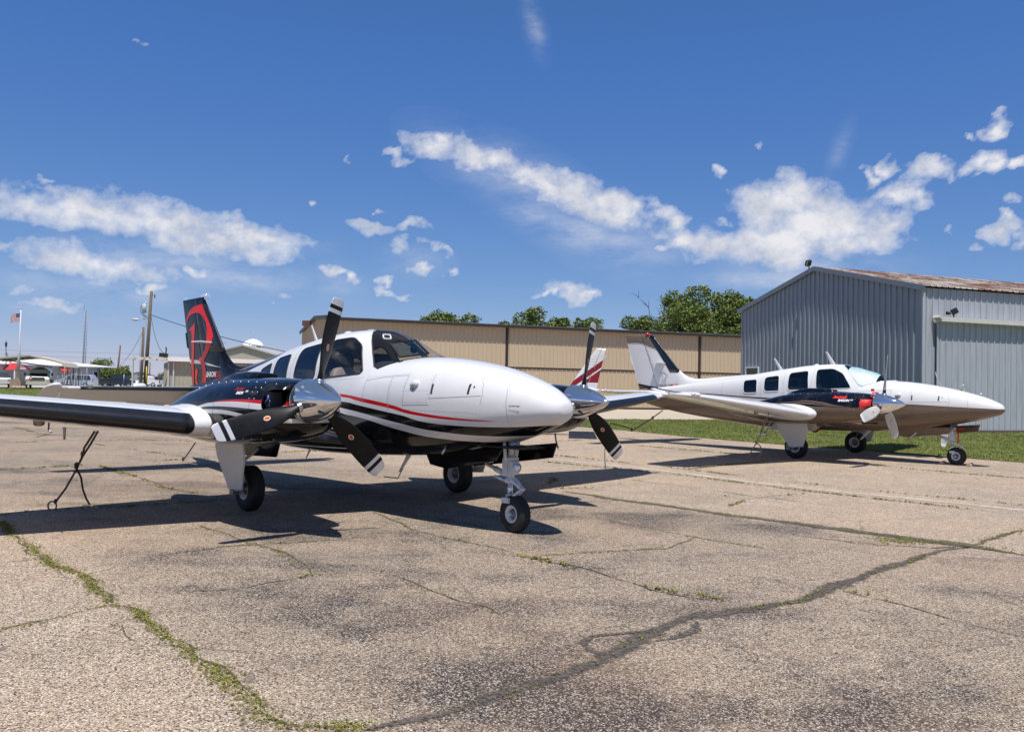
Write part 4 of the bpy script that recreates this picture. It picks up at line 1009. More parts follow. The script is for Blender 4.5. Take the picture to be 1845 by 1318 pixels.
# ------------------------------------------------------------------ ground, cracks, weeds, grass
def P(u, v, d):                       # point of the world seen at (u, v) of the photograph at depth d
    q = ray(u, v); return Vector((0, 0, CH))+q*(d/q.y)
def ground_mat():
    t = NT('asphalt'); v = t.coord()
    far = t.new('ShaderNodeVectorMath', operation='LENGTH'); t.link(v, far.inputs[0])
    warp = t.new('ShaderNodeVectorMath', operation='ADD'); t.link(v, warp.inputs[0]); 
    nn = t.new('ShaderNodeVectorMath', operation='SCALE'); t.link(t.noise(v, 60, 2, .5, 1), nn.inputs[0]); nn.inputs['Scale'].default_value = .012; t.link(nn.outputs[0], warp.inputs[1]); w = warp.outputs[0]
    cell = t.voro(w, 150, 'F1', 'Color'); d1 = t.voro(w, 150, 'F1', 'Distance'); cell2 = t.voro(w, 38, 'F1', 'Color'); d2 = t.voro(w, 38, 'F1', 'Distance')
    s1 = t.new('ShaderNodeSeparateColor'); t.link(cell, s1.inputs[0]); s2 = t.new('ShaderNodeSeparateColor'); t.link(cell2, s2.inputs[0])
    big = t.noise(v, .33, 5, .6); mid = t.noise(v, 1.7, 6, .62); fine = t.noise(v, 14, 5, .6)
    # how much of the binder is worn dark: large smudges, elongated
    sm = t.noise(t.mapping(v, (.55, 1.15, 1), (0, 0, .5)), .62, 6, .62)
    at = t.new('ShaderNodeAttribute', attribute_name='smudge').outputs['Fac']
    wear = t.math('ADD', t.math('MULTIPLY', t.math('SUBTRACT', sm, .50), 4.2), t.math('MULTIPLY', t.math('SUBTRACT', mid, .5), 3.4))
    wear = t.math('ADD', t.math('ADD', wear, t.math('MULTIPLY', t.math('SUBTRACT', fine, .5), 1.6)), at); wear = t.math('SUBTRACT', wear, t.new('ShaderNodeAttribute', attribute_name='tone').outputs['Fac'], clamp=True)
    stone = t.ramp(s1.outputs[0], [(0, (.030, .026, .026)), (.17, (.085, .068, .058)), (.27, (.34, .258, .190)), (.60, (.46, .365, .275)), (.84, (.60, .515, .42)), (1, (.88, .83, .76))])
    stone_d = t.ramp(s1.outputs[0], [(0, (.020, .020, .024)), (.56, (.040, .038, .043)), (.66, (.16, .128, .11)), (.84, (.40, .335, .285)), (1, (.72, .66, .60))])
    tone_a = t.new('ShaderNodeAttribute', attribute_name='tone').outputs['Fac']
    c = t.mix(wear, stone, stone_d)
    c = t.mix(t.math('MULTIPLY', t.math('GREATER_THAN', s2.outputs[1], .955), t.math('LESS_THAN', d2, .30)), c, t.mix(s2.outputs[2], (.52, .46, .40), (.34, .22, .13)))
    gap = t.math('MULTIPLY', t.math('SUBTRACT', d1, .48), 3.5, clamp=True); c = t.mix(t.math('MULTIPLY', gap, .5), c, (.050, .043, .038))
    c = t.mix(t.math('MULTIPLY', t.math('SUBTRACT', big, .46, clamp=True), 3.2, clamp=True), c, t.mix(.5, c, (.27, .180, .115)))
    tone = t.math('MULTIPLY_ADD', t.math('SUBTRACT', fine, .5), .40, t.math('MULTIPLY_ADD', t.math('SUBTRACT', mid, .5), .55, t.math('MULTIPLY_ADD', t.math('SUBTRACT', big, .5), .9, t.math('MULTIPLY_ADD', tone_a, .17, .85))))
    tn = t.new('ShaderNodeCombineColor'); [t.link(t.math('MULTIPLY', tone, (.985, .945, .90)[i]), tn.inputs[i]) for i in range(3)]
    c = t.mix(1.0, c, tn.outputs[0], 'MULTIPLY')
    # hairline map cracking
    vc = t.voro(t.mapping(w, (1, 1, 1)), .55, 'DISTANCE_TO_EDGE', 'Distance'); vw = t.math('LESS_THAN', t.math('ADD', vc, t.math('MULTIPLY', t.math('SUBTRACT', t.noise(v, 6, 5, .7), .5), .05)), .0025)
    c = t.mix(t.math('MULTIPLY', vw, .5), c, (.10, .085, .07))
    t.set(c, .88, spec=.25)
    h = t.math('ADD', t.math('MULTIPLY', d1, -1.0), t.math('MULTIPLY', s1.outputs[1], .35)); t.bump(h, .55, .006)
    return t.m
SMUDGE = [(-1.3, 7.2, 1.1, 1.2, .38), (-.5, 5.2, .8, .9, .30), (.3, 7.6, 1.0, .9, .25), (-2.95, 7.19, 0.5, 0.3, 0.7), (-1.77, 5.6, 0.5, 0.3, 0.9), (-1.34, 5.57, 0.45, 0.28, 1.0), (-0.98, 5.16, 0.5, 0.25, 0.9), (-0.94, 4.22, 0.35, 0.25, 0.5), (-1.78, 3.89, 0.2, 0.1, 0.7), (0.14, 4.08, 0.35, 0.25, 1.0), (0.46, 3.75, 0.45, 0.18, 1.2), (0.79, 3.64, 0.5, 0.12, 1.1), (1.61, 3.81, 0.35, 0.14, 0.8), (1.53, 4.05, 0.25, 0.12, 0.6), (0.24, 4.63, 0.25, 0.15, 0.6), (2.93, 8.94, 0.7, 0.35, 0.5), (1.32, 9.25, 0.6, 0.4, 0.7), (3.49, 6.22, 0.5, 0.3, 0.6), (0.47, 9.41, 0.7, 0.5, 0.7), (-2.07, 8.02, 0.9, 0.4, 0.8), (-0.88, 6.28, 0.5, 0.35, 0.5), (-0.31, 5.15, 0.4, 0.25, 0.6), (-0.02, 3.7, 0.5, 0.12, 0.8), (2.13, 4.16, 0.4, 0.12, 0.5), (-2.51, 6.61, 0.5, 0.25, 0.5), (-0.43, 4.42, 0.35, 0.2, 0.5), (-3.81, 10.88, 1.6, 0.9, 0.5), (-2.07, 11.46, 1.5, 0.8, 0.6)]
def build_ground():
    xs = list(np.arange(-14, 18.01, .4)); ys = list(np.arange(1, 26.01, .4))
    xs = [-2500, -600, -150, -60, -30]+xs+[30, 60, 150, 600, 2500]; ys = [-300, -60, -12]+ys+[40, 70, 120, 300, 900, 4200]
    vs = [(x, y, 0) for y in ys for x in xs]; nx = len(xs)
    fs = [(i*nx+j, i*nx+j+1, (i+1)*nx+j+1, (i+1)*nx+j) for i in range(len(ys)-1) for j in range(nx-1)]
    o = obj('ground', vs, fs, ground_mat(), None, False); o['kind'] = 'structure'
    at = o.data.attributes.new('smudge', 'FLOAT', 'POINT')
    at.data.foreach_set('value', np.array([1.5*max([0]+[a*math.exp(-((x-cx)/rx)**2-((y-cy)/ry)**2) for cx, cy, rx, ry, a in SMUDGE]) for x, y, z in vs], np.float32))
    def tone(x, y):        # the slabs beyond the long dark seam, and left of the mossy one, have bleached paler
        a = min(1, max(0, ((x-.77)*.73+(y-11.62)*.69)/.35+.5)); b = min(1, max(0, -((x+2.2)*.80+(y-5.2)*.60)/.2+.5)) if y < 9 else 0
        return max(a*(1 if x > -1.5 or y > 14 else .5), b*.9)
    at = o.data.attributes.new('tone', 'FLOAT', 'POINT'); at.data.foreach_set('value', np.array([tone(x, y) for x, y, z in vs], np.float32))
build_ground()
def strip_mat(name, col, col2, thr, hard=5.0):
    t = NT(name); v = t.coord(); e = t.new('ShaderNodeAttribute', attribute_name='edge').outputs['Fac']
    n = t.noise(v, 9, 7, .7); n2 = t.noise(v, 90, 3, .6); s1 = t.new('ShaderNodeSeparateColor'); t.link(t.voro(v, 85, 'F1', 'Color'), s1.inputs[0])
    a = t.math('MULTIPLY', t.math('SUBTRACT', t.math('ADD', t.math('MULTIPLY', n, 1.2), t.math('MULTIPLY', n2, .6)), t.math('MULTIPLY_ADD', e, .9, thr)), hard, clamp=True)
    c = t.mix(s1.outputs[0], col, col2); t.set(c, .9, spec=.2, alpha=a); t.bump(n2, .5, .01); return t.m
def strip(name, pts, w, m, z, jit=.0, seed=0, parent=None):
    rnd = random.Random(seed); pts = dens([(a, b) for a, b in pts], .06 if w < .3 else .15); n = len(pts); vs = []; ed = []; fs = []
    for i, (x, y) in enumerate(pts):
        a = Vector(pts[max(0, i-1)]); b = Vector(pts[min(n-1, i+1)]); d = (b-a).normalized(); nr = Vector((-d.y, d.x))
        j = (mnoise.noise(Vector((x*3.1, y*3.1, seed)))*jit+mnoise.noise(Vector((x*.9, y*.9, seed+9)))*jit*1.6); ww = w*(.75+.6*mnoise.noise(Vector((x*2.3, y*2.3, seed+5))))*min(1, .3+min(i, n-1-i)*.2)
        for k in (-1, -.5, 0, .5, 1): q = Vector((x, y))+nr*(k*ww/2+j); vs.append((q.x, q.y, z)); ed.append(abs(k))
    for i in range(n-1):
        for k in range(4): fs.append((i*5+k, i*5+k+1, i*5+k+6, i*5+k+5))
    o = obj(name, vs, fs, m, parent, False); at = o.data.attributes.new('edge', 'FLOAT', 'POINT'); at.data.foreach_set('value', np.array(ed, np.float32)); o['kind'] = 'structure'; return o
CR = {
'moss_main' : [(-4.95, 8.31), (-4.41, 7.6), (-3.9, 7.02), (-3.44, 6.46), (-3.07, 6.17), (-2.85, 5.85), (-2.52, 5.43), (-2.22, 5.19), (-1.98, 4.85), (-1.72, 4.56), (-1.5, 4.26), (-1.35, 4.07), (-1.19, 3.9), (-1.08, 3.71), (-1.02, 3.59), (-0.89, 3.55), (-0.71, 3.54), (-0.57, 3.56)] ,
'tar' : [(-0.57, 3.52), (-0.26, 3.69), (-0.03, 3.93), (0.24, 4.19), (0.43, 4.43), (0.59, 4.62), (0.75, 4.88), (0.96, 5.18), (1.13, 5.35), (1.5, 5.54), (1.8, 5.7), (1.98, 5.79), (2.36, 6.21), (2.86, 6.71), (3.44, 7.3), (3.97, 7.79), (4.32, 8.02)] ,
'tarloop' : [(0.91, 5.06), (0.7, 4.99), (0.5, 4.9), (0.43, 4.78), (0.46, 4.64), (0.54, 4.55)] ,
'tarloop2' : [(1.13, 5.35), (1.17, 5.25), (1.09, 5.04), (0.96, 4.9), (0.84, 4.84)] ,
'dark' : [(4.63, 7.65), (4.32, 8.02), (3.8, 8.55), (3.39, 8.93), (2.95, 9.38), (2.45, 9.84), (1.9, 10.35), (1.3, 10.97), (0.77, 11.62)] ,
'dark2' : [(4.32, 8.02), (4.99, 8.68), (5.48, 9.07)] ,

}
THIN= [[(1.78, 13.4), (3.2, 11.6), (3.78, 10.97)], [(0.26, 7.17), (1.37, 7.62), (1.78, 8.25)], [(1.08, 9.18), (1.78, 8.25), (2.49, 7.56)], [(-3.85, 6.48), (-3.66, 6.62)], [(-2.83, 4.77), (-2.64, 5.01), (-2.56, 5.27), (-2.47, 5.34)], [(-2.26, 4.95), (-2.01, 4.64)], [(-3.04, 8.31), (-2.33, 7.51), (-1.9, 7.11), (-1.42, 6.32)], [(-2.91, 6.74), (-2.45, 7.29), (-1.36, 7.87)], [(-1.56, 9.51), (-0.9, 8.31), (-0.6, 7.98), (0.03, 7.31)], [(-0.89, 6.37), (-0.51, 5.81), (-0.17, 5.48), (0.01, 5.29)], [(-1.44, 6.32), (-1.77, 5.86), (-2.24, 5.71)], [(-14.4, 24.3), (-12.17, 21.65), (-11.27, 20.75), (-10.97, 19.53)], [(-10.74, 17.91), (-9.59, 18.98), (-8.68, 19.66), (-7.23, 19.52)], [(-8.86, 18.12), (-7.89, 17.26), (-6.63, 16.18), (-5.4, 15.25)], [(-7.7, 12.87), (-6.99, 13.65), (-6.38, 14.48), (-5.73, 15.17)], [(-6.77, 13.88), (-5.44, 12.36), (-4.56, 11.17), (-3.95, 10.69)], [(-5.19, 8.7), (-4.92, 9.08), (-4.46, 9.31), (-3.4, 10.05)], [(3.15, 21.05), (4.88, 19.24)], [(0.39, 18.25), (1.94, 16.47), (2.73, 15.73), (3.97, 13.97), (5.29, 12.42), (6.73, 11.14)], [(0.35, 16.35), (2.65, 14.33), (4.08, 12.42), (6.17, 10.21)], [(3.16, 15.19), (5.23, 17.34)], [(2.87, 11.49), (3.1, 11.13), (2.74, 10.47)], [(3.1, 11.13), (3.64, 11.61), (4.11, 11.86)], [(0.64, 11.91), (1.44, 12.18)], [(0.36, 13.3), (0.69, 13.04), (0.58, 12.44)], [(0.07, 7.19), (0.71, 6.61), (1.05, 6.1), (1.45, 5.79)], [(2.36, 6.21), (2.63, 5.91), (2.81, 5.5), (3.05, 5.04)], [(8.88, 14.72), (7.98, 15.67), (7.0, 16.76)], [(1.16, 22.11), (2.45, 23.43), (3.61, 24.57)], [(-4.64, 16.96), (-4.11, 17.53), (-2.37, 16.58)], [(-0.25, 19.72), (1.12, 18.91)]]

M_tar = strip_mat('tar_seal', (.030, .028, .030), (.15, .125, .105), .53, 3.2); M_crack = strip_mat('crack_dirt', (.05, .042, .032), (.17, .145, .11), .55, 7); M_soil = strip_mat('crack_soil', (.06, .055, .035), (.15, .13, .09), .55)
M_soil2 = strip_mat('crack_soil_thin', (.05, .048, .03), (.13, .115, .08), .74, 6)
M_lane = strip_mat('worn_white_paint', (.45, .385, .325), (.56, .50, .435), .42, 2.2)
strip('crack_seal', CR['tar'], .42, M_tar, .004, .03, 1); strip('crack_seal', CR['tarloop'], .30, M_tar, .0045, .02, 2); strip('crack_seal', CR['tarloop2'], .24, M_tar, .0045, .02, 3)
strip('ground_crack', CR['moss_main'], .13, M_soil2, .004, .06, 4); strip('ground_crack', CR['dark'], .62, M_soil, .004, .06, 5); strip('ground_crack', CR['dark2'], .20, M_soil, .0045, .05, 6)
strip('ground_crack', [(2.9, 9.42), (3.39, 8.95), (3.8, 8.55), (4.35, 8.08), (4.6, 7.75)], .85, M_soil, .0055, .04, 15)
strip('crack_seal', [(4.32, 8.02), (3.97, 7.9), (3.3, 8.1), (2.8, 8.5)], .10, M_tar, .005, .04, 8)
strip('worn_line', [(.40, 17.2), (2.75, 14.75), (4.05, 12.95), (5.75, 11.35), (6.5, 10.6), (9, 8.3), (13, 5)], .62, M_lane, .0035, .0, 7)
strip('worn_line', [(.40, 17.2), (-2, 20.4), (-6, 25)], .62, M_lane, .0035, .0, 7)
for i, l in enumerate(THIN): strip('ground_crack', l, .05, M_crack, .005, .05, 20+i)
M_weed = mat('weed_leaf', (.235, .235, .03), .7, var=.45, vscale=30); M_weed2 = mat('weed_dry', (.20, .17, .07), .8, var=.3, vscale=30); M_grass = mat('grass_blade', (.125, .165, .028), .65, var=.55, vscale=1.2); M_grass2 = mat('grass_straw', (.24, .23, .08), .8, var=.3)
def weeds(name, lines, seed, lbl):
    rnd = random.Random(seed); mb = MB()
    for pts, per_m, sp, hgt in lines:
        q = dens([tuple(p) for p in pts], .02)
        L_ = sum((Vector(q[i+1])-Vector(q[i])).length for i in range(len(q)-1)); n = int(L_*per_m)
        for i in range(n):
            k = rnd.random()*(len(q)-1); a = q[int(k)]; dens_ = mnoise.noise(Vector((a[0]*1.3, a[1]*1.3, seed*3)))
            if rnd.random() > (.9 if per_m == 420 else .72+dens_*1.6 if per_m >= 250 else .42+dens_*2.0): continue
            x = a[0]+rnd.gauss(0, sp)+mnoise.noise(Vector((a[0]*3.1, a[1]*3.1, 4)))*.05; y = a[1]+rnd.gauss(0, sp)
            s_ = hgt*rnd.uniform(.5, 1.3); mi = 0 if rnd.random() < .8 else 1
            for b in range(rnd.randint(5, 8)):     # a small rosette of leaves
                an = rnd.uniform(0, 2*pi); r = s_*rnd.uniform(.5, 1.2); h = s_*rnd.uniform(.15, .9); wv = r*rnd.uniform(.14, .28); dx, dy = cos(an), sin(an)
                mb.add([(x, y, .003), (x+dx*r*.5-dy*wv, y+dy*r*.5+dx*wv, .004+h*.7), (x+dx*r, y+dy*r, .004+h), (x+dx*r*.5+dy*wv, y+dy*r*.5-dx*wv, .004+h*.7)], [(0, 1, 2, 3)], mi, False)
    o = mb.out(name, [M_weed, M_weed2]); return tag(o, lbl, 'weeds', None, 'stuff')
weeds('weeds', [(CR['moss_main'], 300, .020, .012), (CR['moss_main'], 250, .045, .010), (CR['moss_main'][10:], 420, .04, .011)], 3, 'bright green weeds growing along the long crack in the left foreground')
weeds('weeds', [(CR['dark'][:5], 150, .06, .013), (CR['dark'], 70, .05, .012), (CR['dark2'], 120, .04, .013), (CR['tar'][9:], 70, .02, .014), (CR['tar'][:9], 30, .02, .012), ([(3.6, 8.3), (4.6, 8.0)], 600, .09, .013)], 5, 'low weeds along the dark crack and seam to the right')
weeds('weeds', [(l, 70, .018, .013) for l in THIN[:10]]+[(l, 60, .02, .026) for l in THIN[10:]], 9, 'sparse little weeds in the thin cracks across the ramp')
GR = [(1.2, 31.6), (2.4, 30.6), (3.9, 28.4), (5.1, 25.9), (6.0, 24.4), (7.2, 22.7), (8.7, 20.9), (11.0, 18.3), (15, 13.6), (24, 3), (60, -30), (90, 60), (20, 43.8), (9.3, 40.0), (1.2, 37.1)]
GL = [(-90, 32), (-34, 57.3), (-20, 64), (-40, 92), (-52, 108), (-58, 100), (-70, 94), (-120, 80)]
def lawn(poly, bbox, n, lbl, hgt, seed):
    t = MATS.get('lawn')
    if not t:
        q = NT('lawn'); v = q.coord(); a = q.noise(v, 1.1, 6, .65); b = q.noise(v, 22, 5, .7)
        c = q.mix(q.math('MULTIPLY', q.math('SUBTRACT', a, .35, clamp=True), 3, clamp=True), (.085, .115, .020), (.15, .165, .035)); c = q.mix(q.math('MULTIPLY', q.math('SUBTRACT', b, .45, clamp=True), 3, clamp=True), c, (.21, .20, .07)); q.set(c, .9, spec=.2); q.bump(b, 1.0, .04); t = q.m
    rnd = random.Random(seed); mb = MB()
    e = []                              # a ragged border
    for i in range(len(poly)):
        a, b = Vector(poly[i]), Vector(poly[(i+1) % len(poly)]); m = max(1, int(min((b-a).length, 40)/.25))
        for k in range(m): p = a.lerp(b, k/m); e.append((p.x+rnd.uniform(-.05, .05), p.y+rnd.uniform(-.05, .05)))
    bm = bmesh.new(); f = bm.faces.new([bm.verts.new((x, y, .012)) for x, y in e]); bmesh.ops.triangulate(bm, faces=[f]); bm.verts.index_update()
    mb.add([v_.co[:] for v_ in bm.verts], [tuple(v_.index for v_ in ff.verts) for ff in bm.faces], 0, False); bm.free()
    k = 0
    while k < n:
        x = rnd.uniform(bbox[0], bbox[1]); y = rnd.uniform(bbox[2], bbox[3])
        if not inside((x+rnd.uniform(-.08, .08), y+rnd.uniform(-.08, .08)), poly): k += .2; continue
        k += 1; cl = mnoise.noise(Vector((x*.9, y*.9, 2)))
        for b in range(3):
            an = rnd.uniform(0, 2*pi); h = hgt*rnd.uniform(.5, 1.2)*(1+.5*cl); w_ = .008*(1+y*.02); lx, ly = rnd.uniform(-.6, .6)*h, rnd.uniform(-.6, .6)*h; ox, oy = rnd.uniform(-.04, .04), rnd.uniform(-.04, .04)
            mb.add([(x+ox-cos(an)*w_, y+oy-sin(an)*w_, .0), (x+ox+cos(an)*w_, y+oy+sin(an)*w_, .0), (x+ox+lx, y+oy+ly, h)], [(0, 1, 2)], 1 if rnd.random() < .72 else 2, False)
    return tag(mb.out('grass', [t, M_grass, M_grass2]), lbl, 'grass', None, 'stuff')
lawn(GR, (1.2, 19, 14, 41), 34000, 'mown grass strip in front of the hangars on the right', .052, 1)
lawn(GL, (-60, -20, 55, 100), 9000, 'mown grass patch beyond the ramp on the left', .09, 2)
mb = MB(); mb.add([(-60, 37.6-25, .004), (1.2, 37.1, .004), (9.3, 40, .004), (30, 47.3, .004), (30, 70, .004), (-60, 70-20, .004)], [(0, 1, 2, 3, 4, 5)], 0, False)
tag(mb.out('apron', mat('apron_concrete', (.43, .365, .285), .9, var=.12, vscale=1.5)), None, None, None, 'structure')
mb = MB(); mb.add([(-140, 88, .004), (-36, 88, .004), (10, 80, .004), (10, 190, .004), (-140, 190, .004)], [(0, 1, 2, 3, 4)], 0, False)
tag(mb.out('parking_lot', mat('lot_concrete', (.42, .39, .35), .9, var=.1, vscale=1.0)), None, None, None, 'structure')

# ------------------------------------------------------------------ hangars
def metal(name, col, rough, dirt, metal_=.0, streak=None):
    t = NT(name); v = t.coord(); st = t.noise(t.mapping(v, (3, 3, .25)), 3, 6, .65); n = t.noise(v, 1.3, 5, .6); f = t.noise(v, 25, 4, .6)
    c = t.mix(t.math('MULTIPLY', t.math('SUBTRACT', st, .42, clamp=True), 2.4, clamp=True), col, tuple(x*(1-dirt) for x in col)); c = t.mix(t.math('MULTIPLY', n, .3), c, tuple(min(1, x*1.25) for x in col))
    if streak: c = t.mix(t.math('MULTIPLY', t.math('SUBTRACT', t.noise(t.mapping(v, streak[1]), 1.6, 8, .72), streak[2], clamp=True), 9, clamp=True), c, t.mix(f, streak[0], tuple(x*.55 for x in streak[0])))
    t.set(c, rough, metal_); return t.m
M_tan = metal('tan_siding', (.47, .375, .26), .55, .10); M_trimd = mat('dark_brown_trim', (.030, .022, .020), .5); M_galv = metal('galvanised_siding_shaded', (.245, .275, .32), .45, .34, .15)  # gable siding: darker copy of the galvanised sheet, shade put into its colour
M_galv2 = metal('galvanised_siding_lit', (.40, .425, .465), .5, .38, .1); M_rust = metal('rusty_roof', (.42, .38, .34), .6, .25, .0, ((.215, .098, .058), (.5, .5, .5), .43)); M_track = metal('track_metal', (.60, .58, .54), .5, .12, .1, ((.45, .22, .07), (1.2, 1.2, .4), .56)); M_cream = mat('cream_eave', (.55, .52, .45), .5)  # front siding is the paler, lit copy of the gable sheet
def ribwall(mb, a, b, z0, z1, n, pitch=.3, dp=.035, rib=.07, mi=0):
    """ribbed sheet from a to b (2D), z1 a number or function of 0..1, n = outward normal"""
    a, b, n = Vector(a), Vector(b), Vector(n); L_ = (b-a).length; k = max(1, int(L_/pitch)); pr = []
    for i in range(k):
        s0 = i*pitch; pr += [(s0, 0), (s0+pitch*.42-rib/2, 0), (s0+pitch*.42-rib*.28, dp), (s0+pitch*.42+rib*.28, dp), (s0+pitch*.42+rib/2, 0)]
    pr.append((L_, 0)); vs = []; d = (b-a)/L_
    for s_, o in pr:
        p = a+d*s_+n*o; zt = z1(s_/L_) if callable(z1) else z1; zb = z0(s_/L_) if callable(z0) else z0; vs += [(p.x, p.y, zb), (p.x, p.y, zt)]
    mb.add(vs, [(2*i, 2*i+2, 2*i+3, 2*i+1) for i in range(len(pr)-1)], mi, False)
D = Vector((.943, .333)); N_ = Vector((.333, -.943)); BK = -N_
def V3(p, z): return (p.x, p.y, z)
def tan_hangar():
    A = Vector((-10.9, 50.0)); Ln = 40.0; Bp = A+D*Ln; H = 5.22; dpth = 15.0
    root = empty('hangar', V3(A, 0), 0, 'long tan metal hangar with dark trim and folding doors', 'hangar'); 
    def out(mb, nm, m, par=None):
        o = mb.out(nm, m, par or root); o.matrix_parent_inverse = Matrix.Translation((-A.x, -A.y, 0)); 
        if par: o.matrix_parent_inverse = Matrix.Identity(4)
        return o
    mb = MB(); ribwall(mb, A+BK*dpth, A, 0, lambda s_: 5.02+(5.52-5.02)*(s_/.62 if s_ < .62 else 1-(s_-.62)/.38*.75), -D, .3)
    mb.add([V3(Bp, 0), V3(Bp+BK*dpth, 0), V3(Bp+BK*dpth, 5), V3(Bp, 5)], [(0, 1, 2, 3)], 0, False); mb.add([V3(A+BK*dpth, 0), V3(Bp+BK*dpth, 0), V3(Bp+BK*dpth, 5), V3(A+BK*dpth, 5)], [(3, 2, 1, 0)], 0, False)
    out(mb, 'wall', M_tan)
    mb = MB(); ov = .40; e1 = A+N_*ov-D*.15; e2 = Bp+N_*ov+D*.15; r1 = A+BK*5.7-D*.15; r2 = Bp+BK*5.7+D*.15; k1 = A+BK*(dpth+.2)-D*.15; k2 = Bp+BK*(dpth+.2)+D*.15
    mb.add([V3(e1, H), V3(e2, H), V3(r2, 5.60), V3(r1, 5.60), V3(k2, 5.1), V3(k1, 5.1)], [(0, 1, 2, 3), (3, 2, 4, 5)], 0, False)
    n = int(Ln/.3)
    for i in range(n): p = e1+D*(i*.3+.15); q = r1+D*(i*.3+.15); mb.bar((p.x, p.y, H+.02), (q.x, q.y, 5.62), .05, .04)
    out(mb, 'roof', mat('roof_sheet', (.50, .49, .47), .45, .2))
    mb = MB(); mb.bar(V3(e1, H-.07), V3(e2, H-.07), .05, .18); mb.bar(V3(e1, H-.0), V3(r1, 5.60), .10, .22); mb.bar(V3(r1, 5.60), V3(k1, 5.1), .10, .2); out(mb, 'fascia', M_trimd)
    mb = MB(); q = A-D*.55+BK*6.5; mb.box((q.x, q.y, 5.25), (.5, .5, .35)); out(mb, 'exhaust_hood', mat('rust_hood', (.10, .045, .035), .6))
    # three door bays, posts between
    bays = [(0.15, 11.08), (11.26, 25.08), (25.26, 33.8), (34.0, 39.9)]
    for a, b in bays:
        mb = MB(); ribwall(mb, A+D*a+N_*.06, A+D*b+N_*.06, 2.62, H-.08, N_, .3, .04, .08); ribwall(mb, A+D*a+N_*.03, A+D*b+N_*.03, .12, 2.52, N_, .3, .04, .08)
        d = out(mb, 'folding_door', M_tan)
        mb = MB(); mb.bar(V3(A+D*a+N_*.05, 2.57), V3(A+D*b+N_*.05, 2.57), .05, .1); mb.bar(V3(A+D*a+N_*.03, .07), V3(A+D*b+N_*.03, .07), .06, .1); out(mb, 'door_seal', M_trimd, d)
    for s_ in (0.06, 11.17, 25.17, 33.9, 39.95):
        mb = MB(); p = A+D*s_+N_*.08; mb.box((p.x, p.y, 2.6), (.14, .14, 5.2), Matrix.Rotation(atan2(D.y, D.x), 3, 'Z')); out(mb, 'post', M_trimd)
tan_hangar()
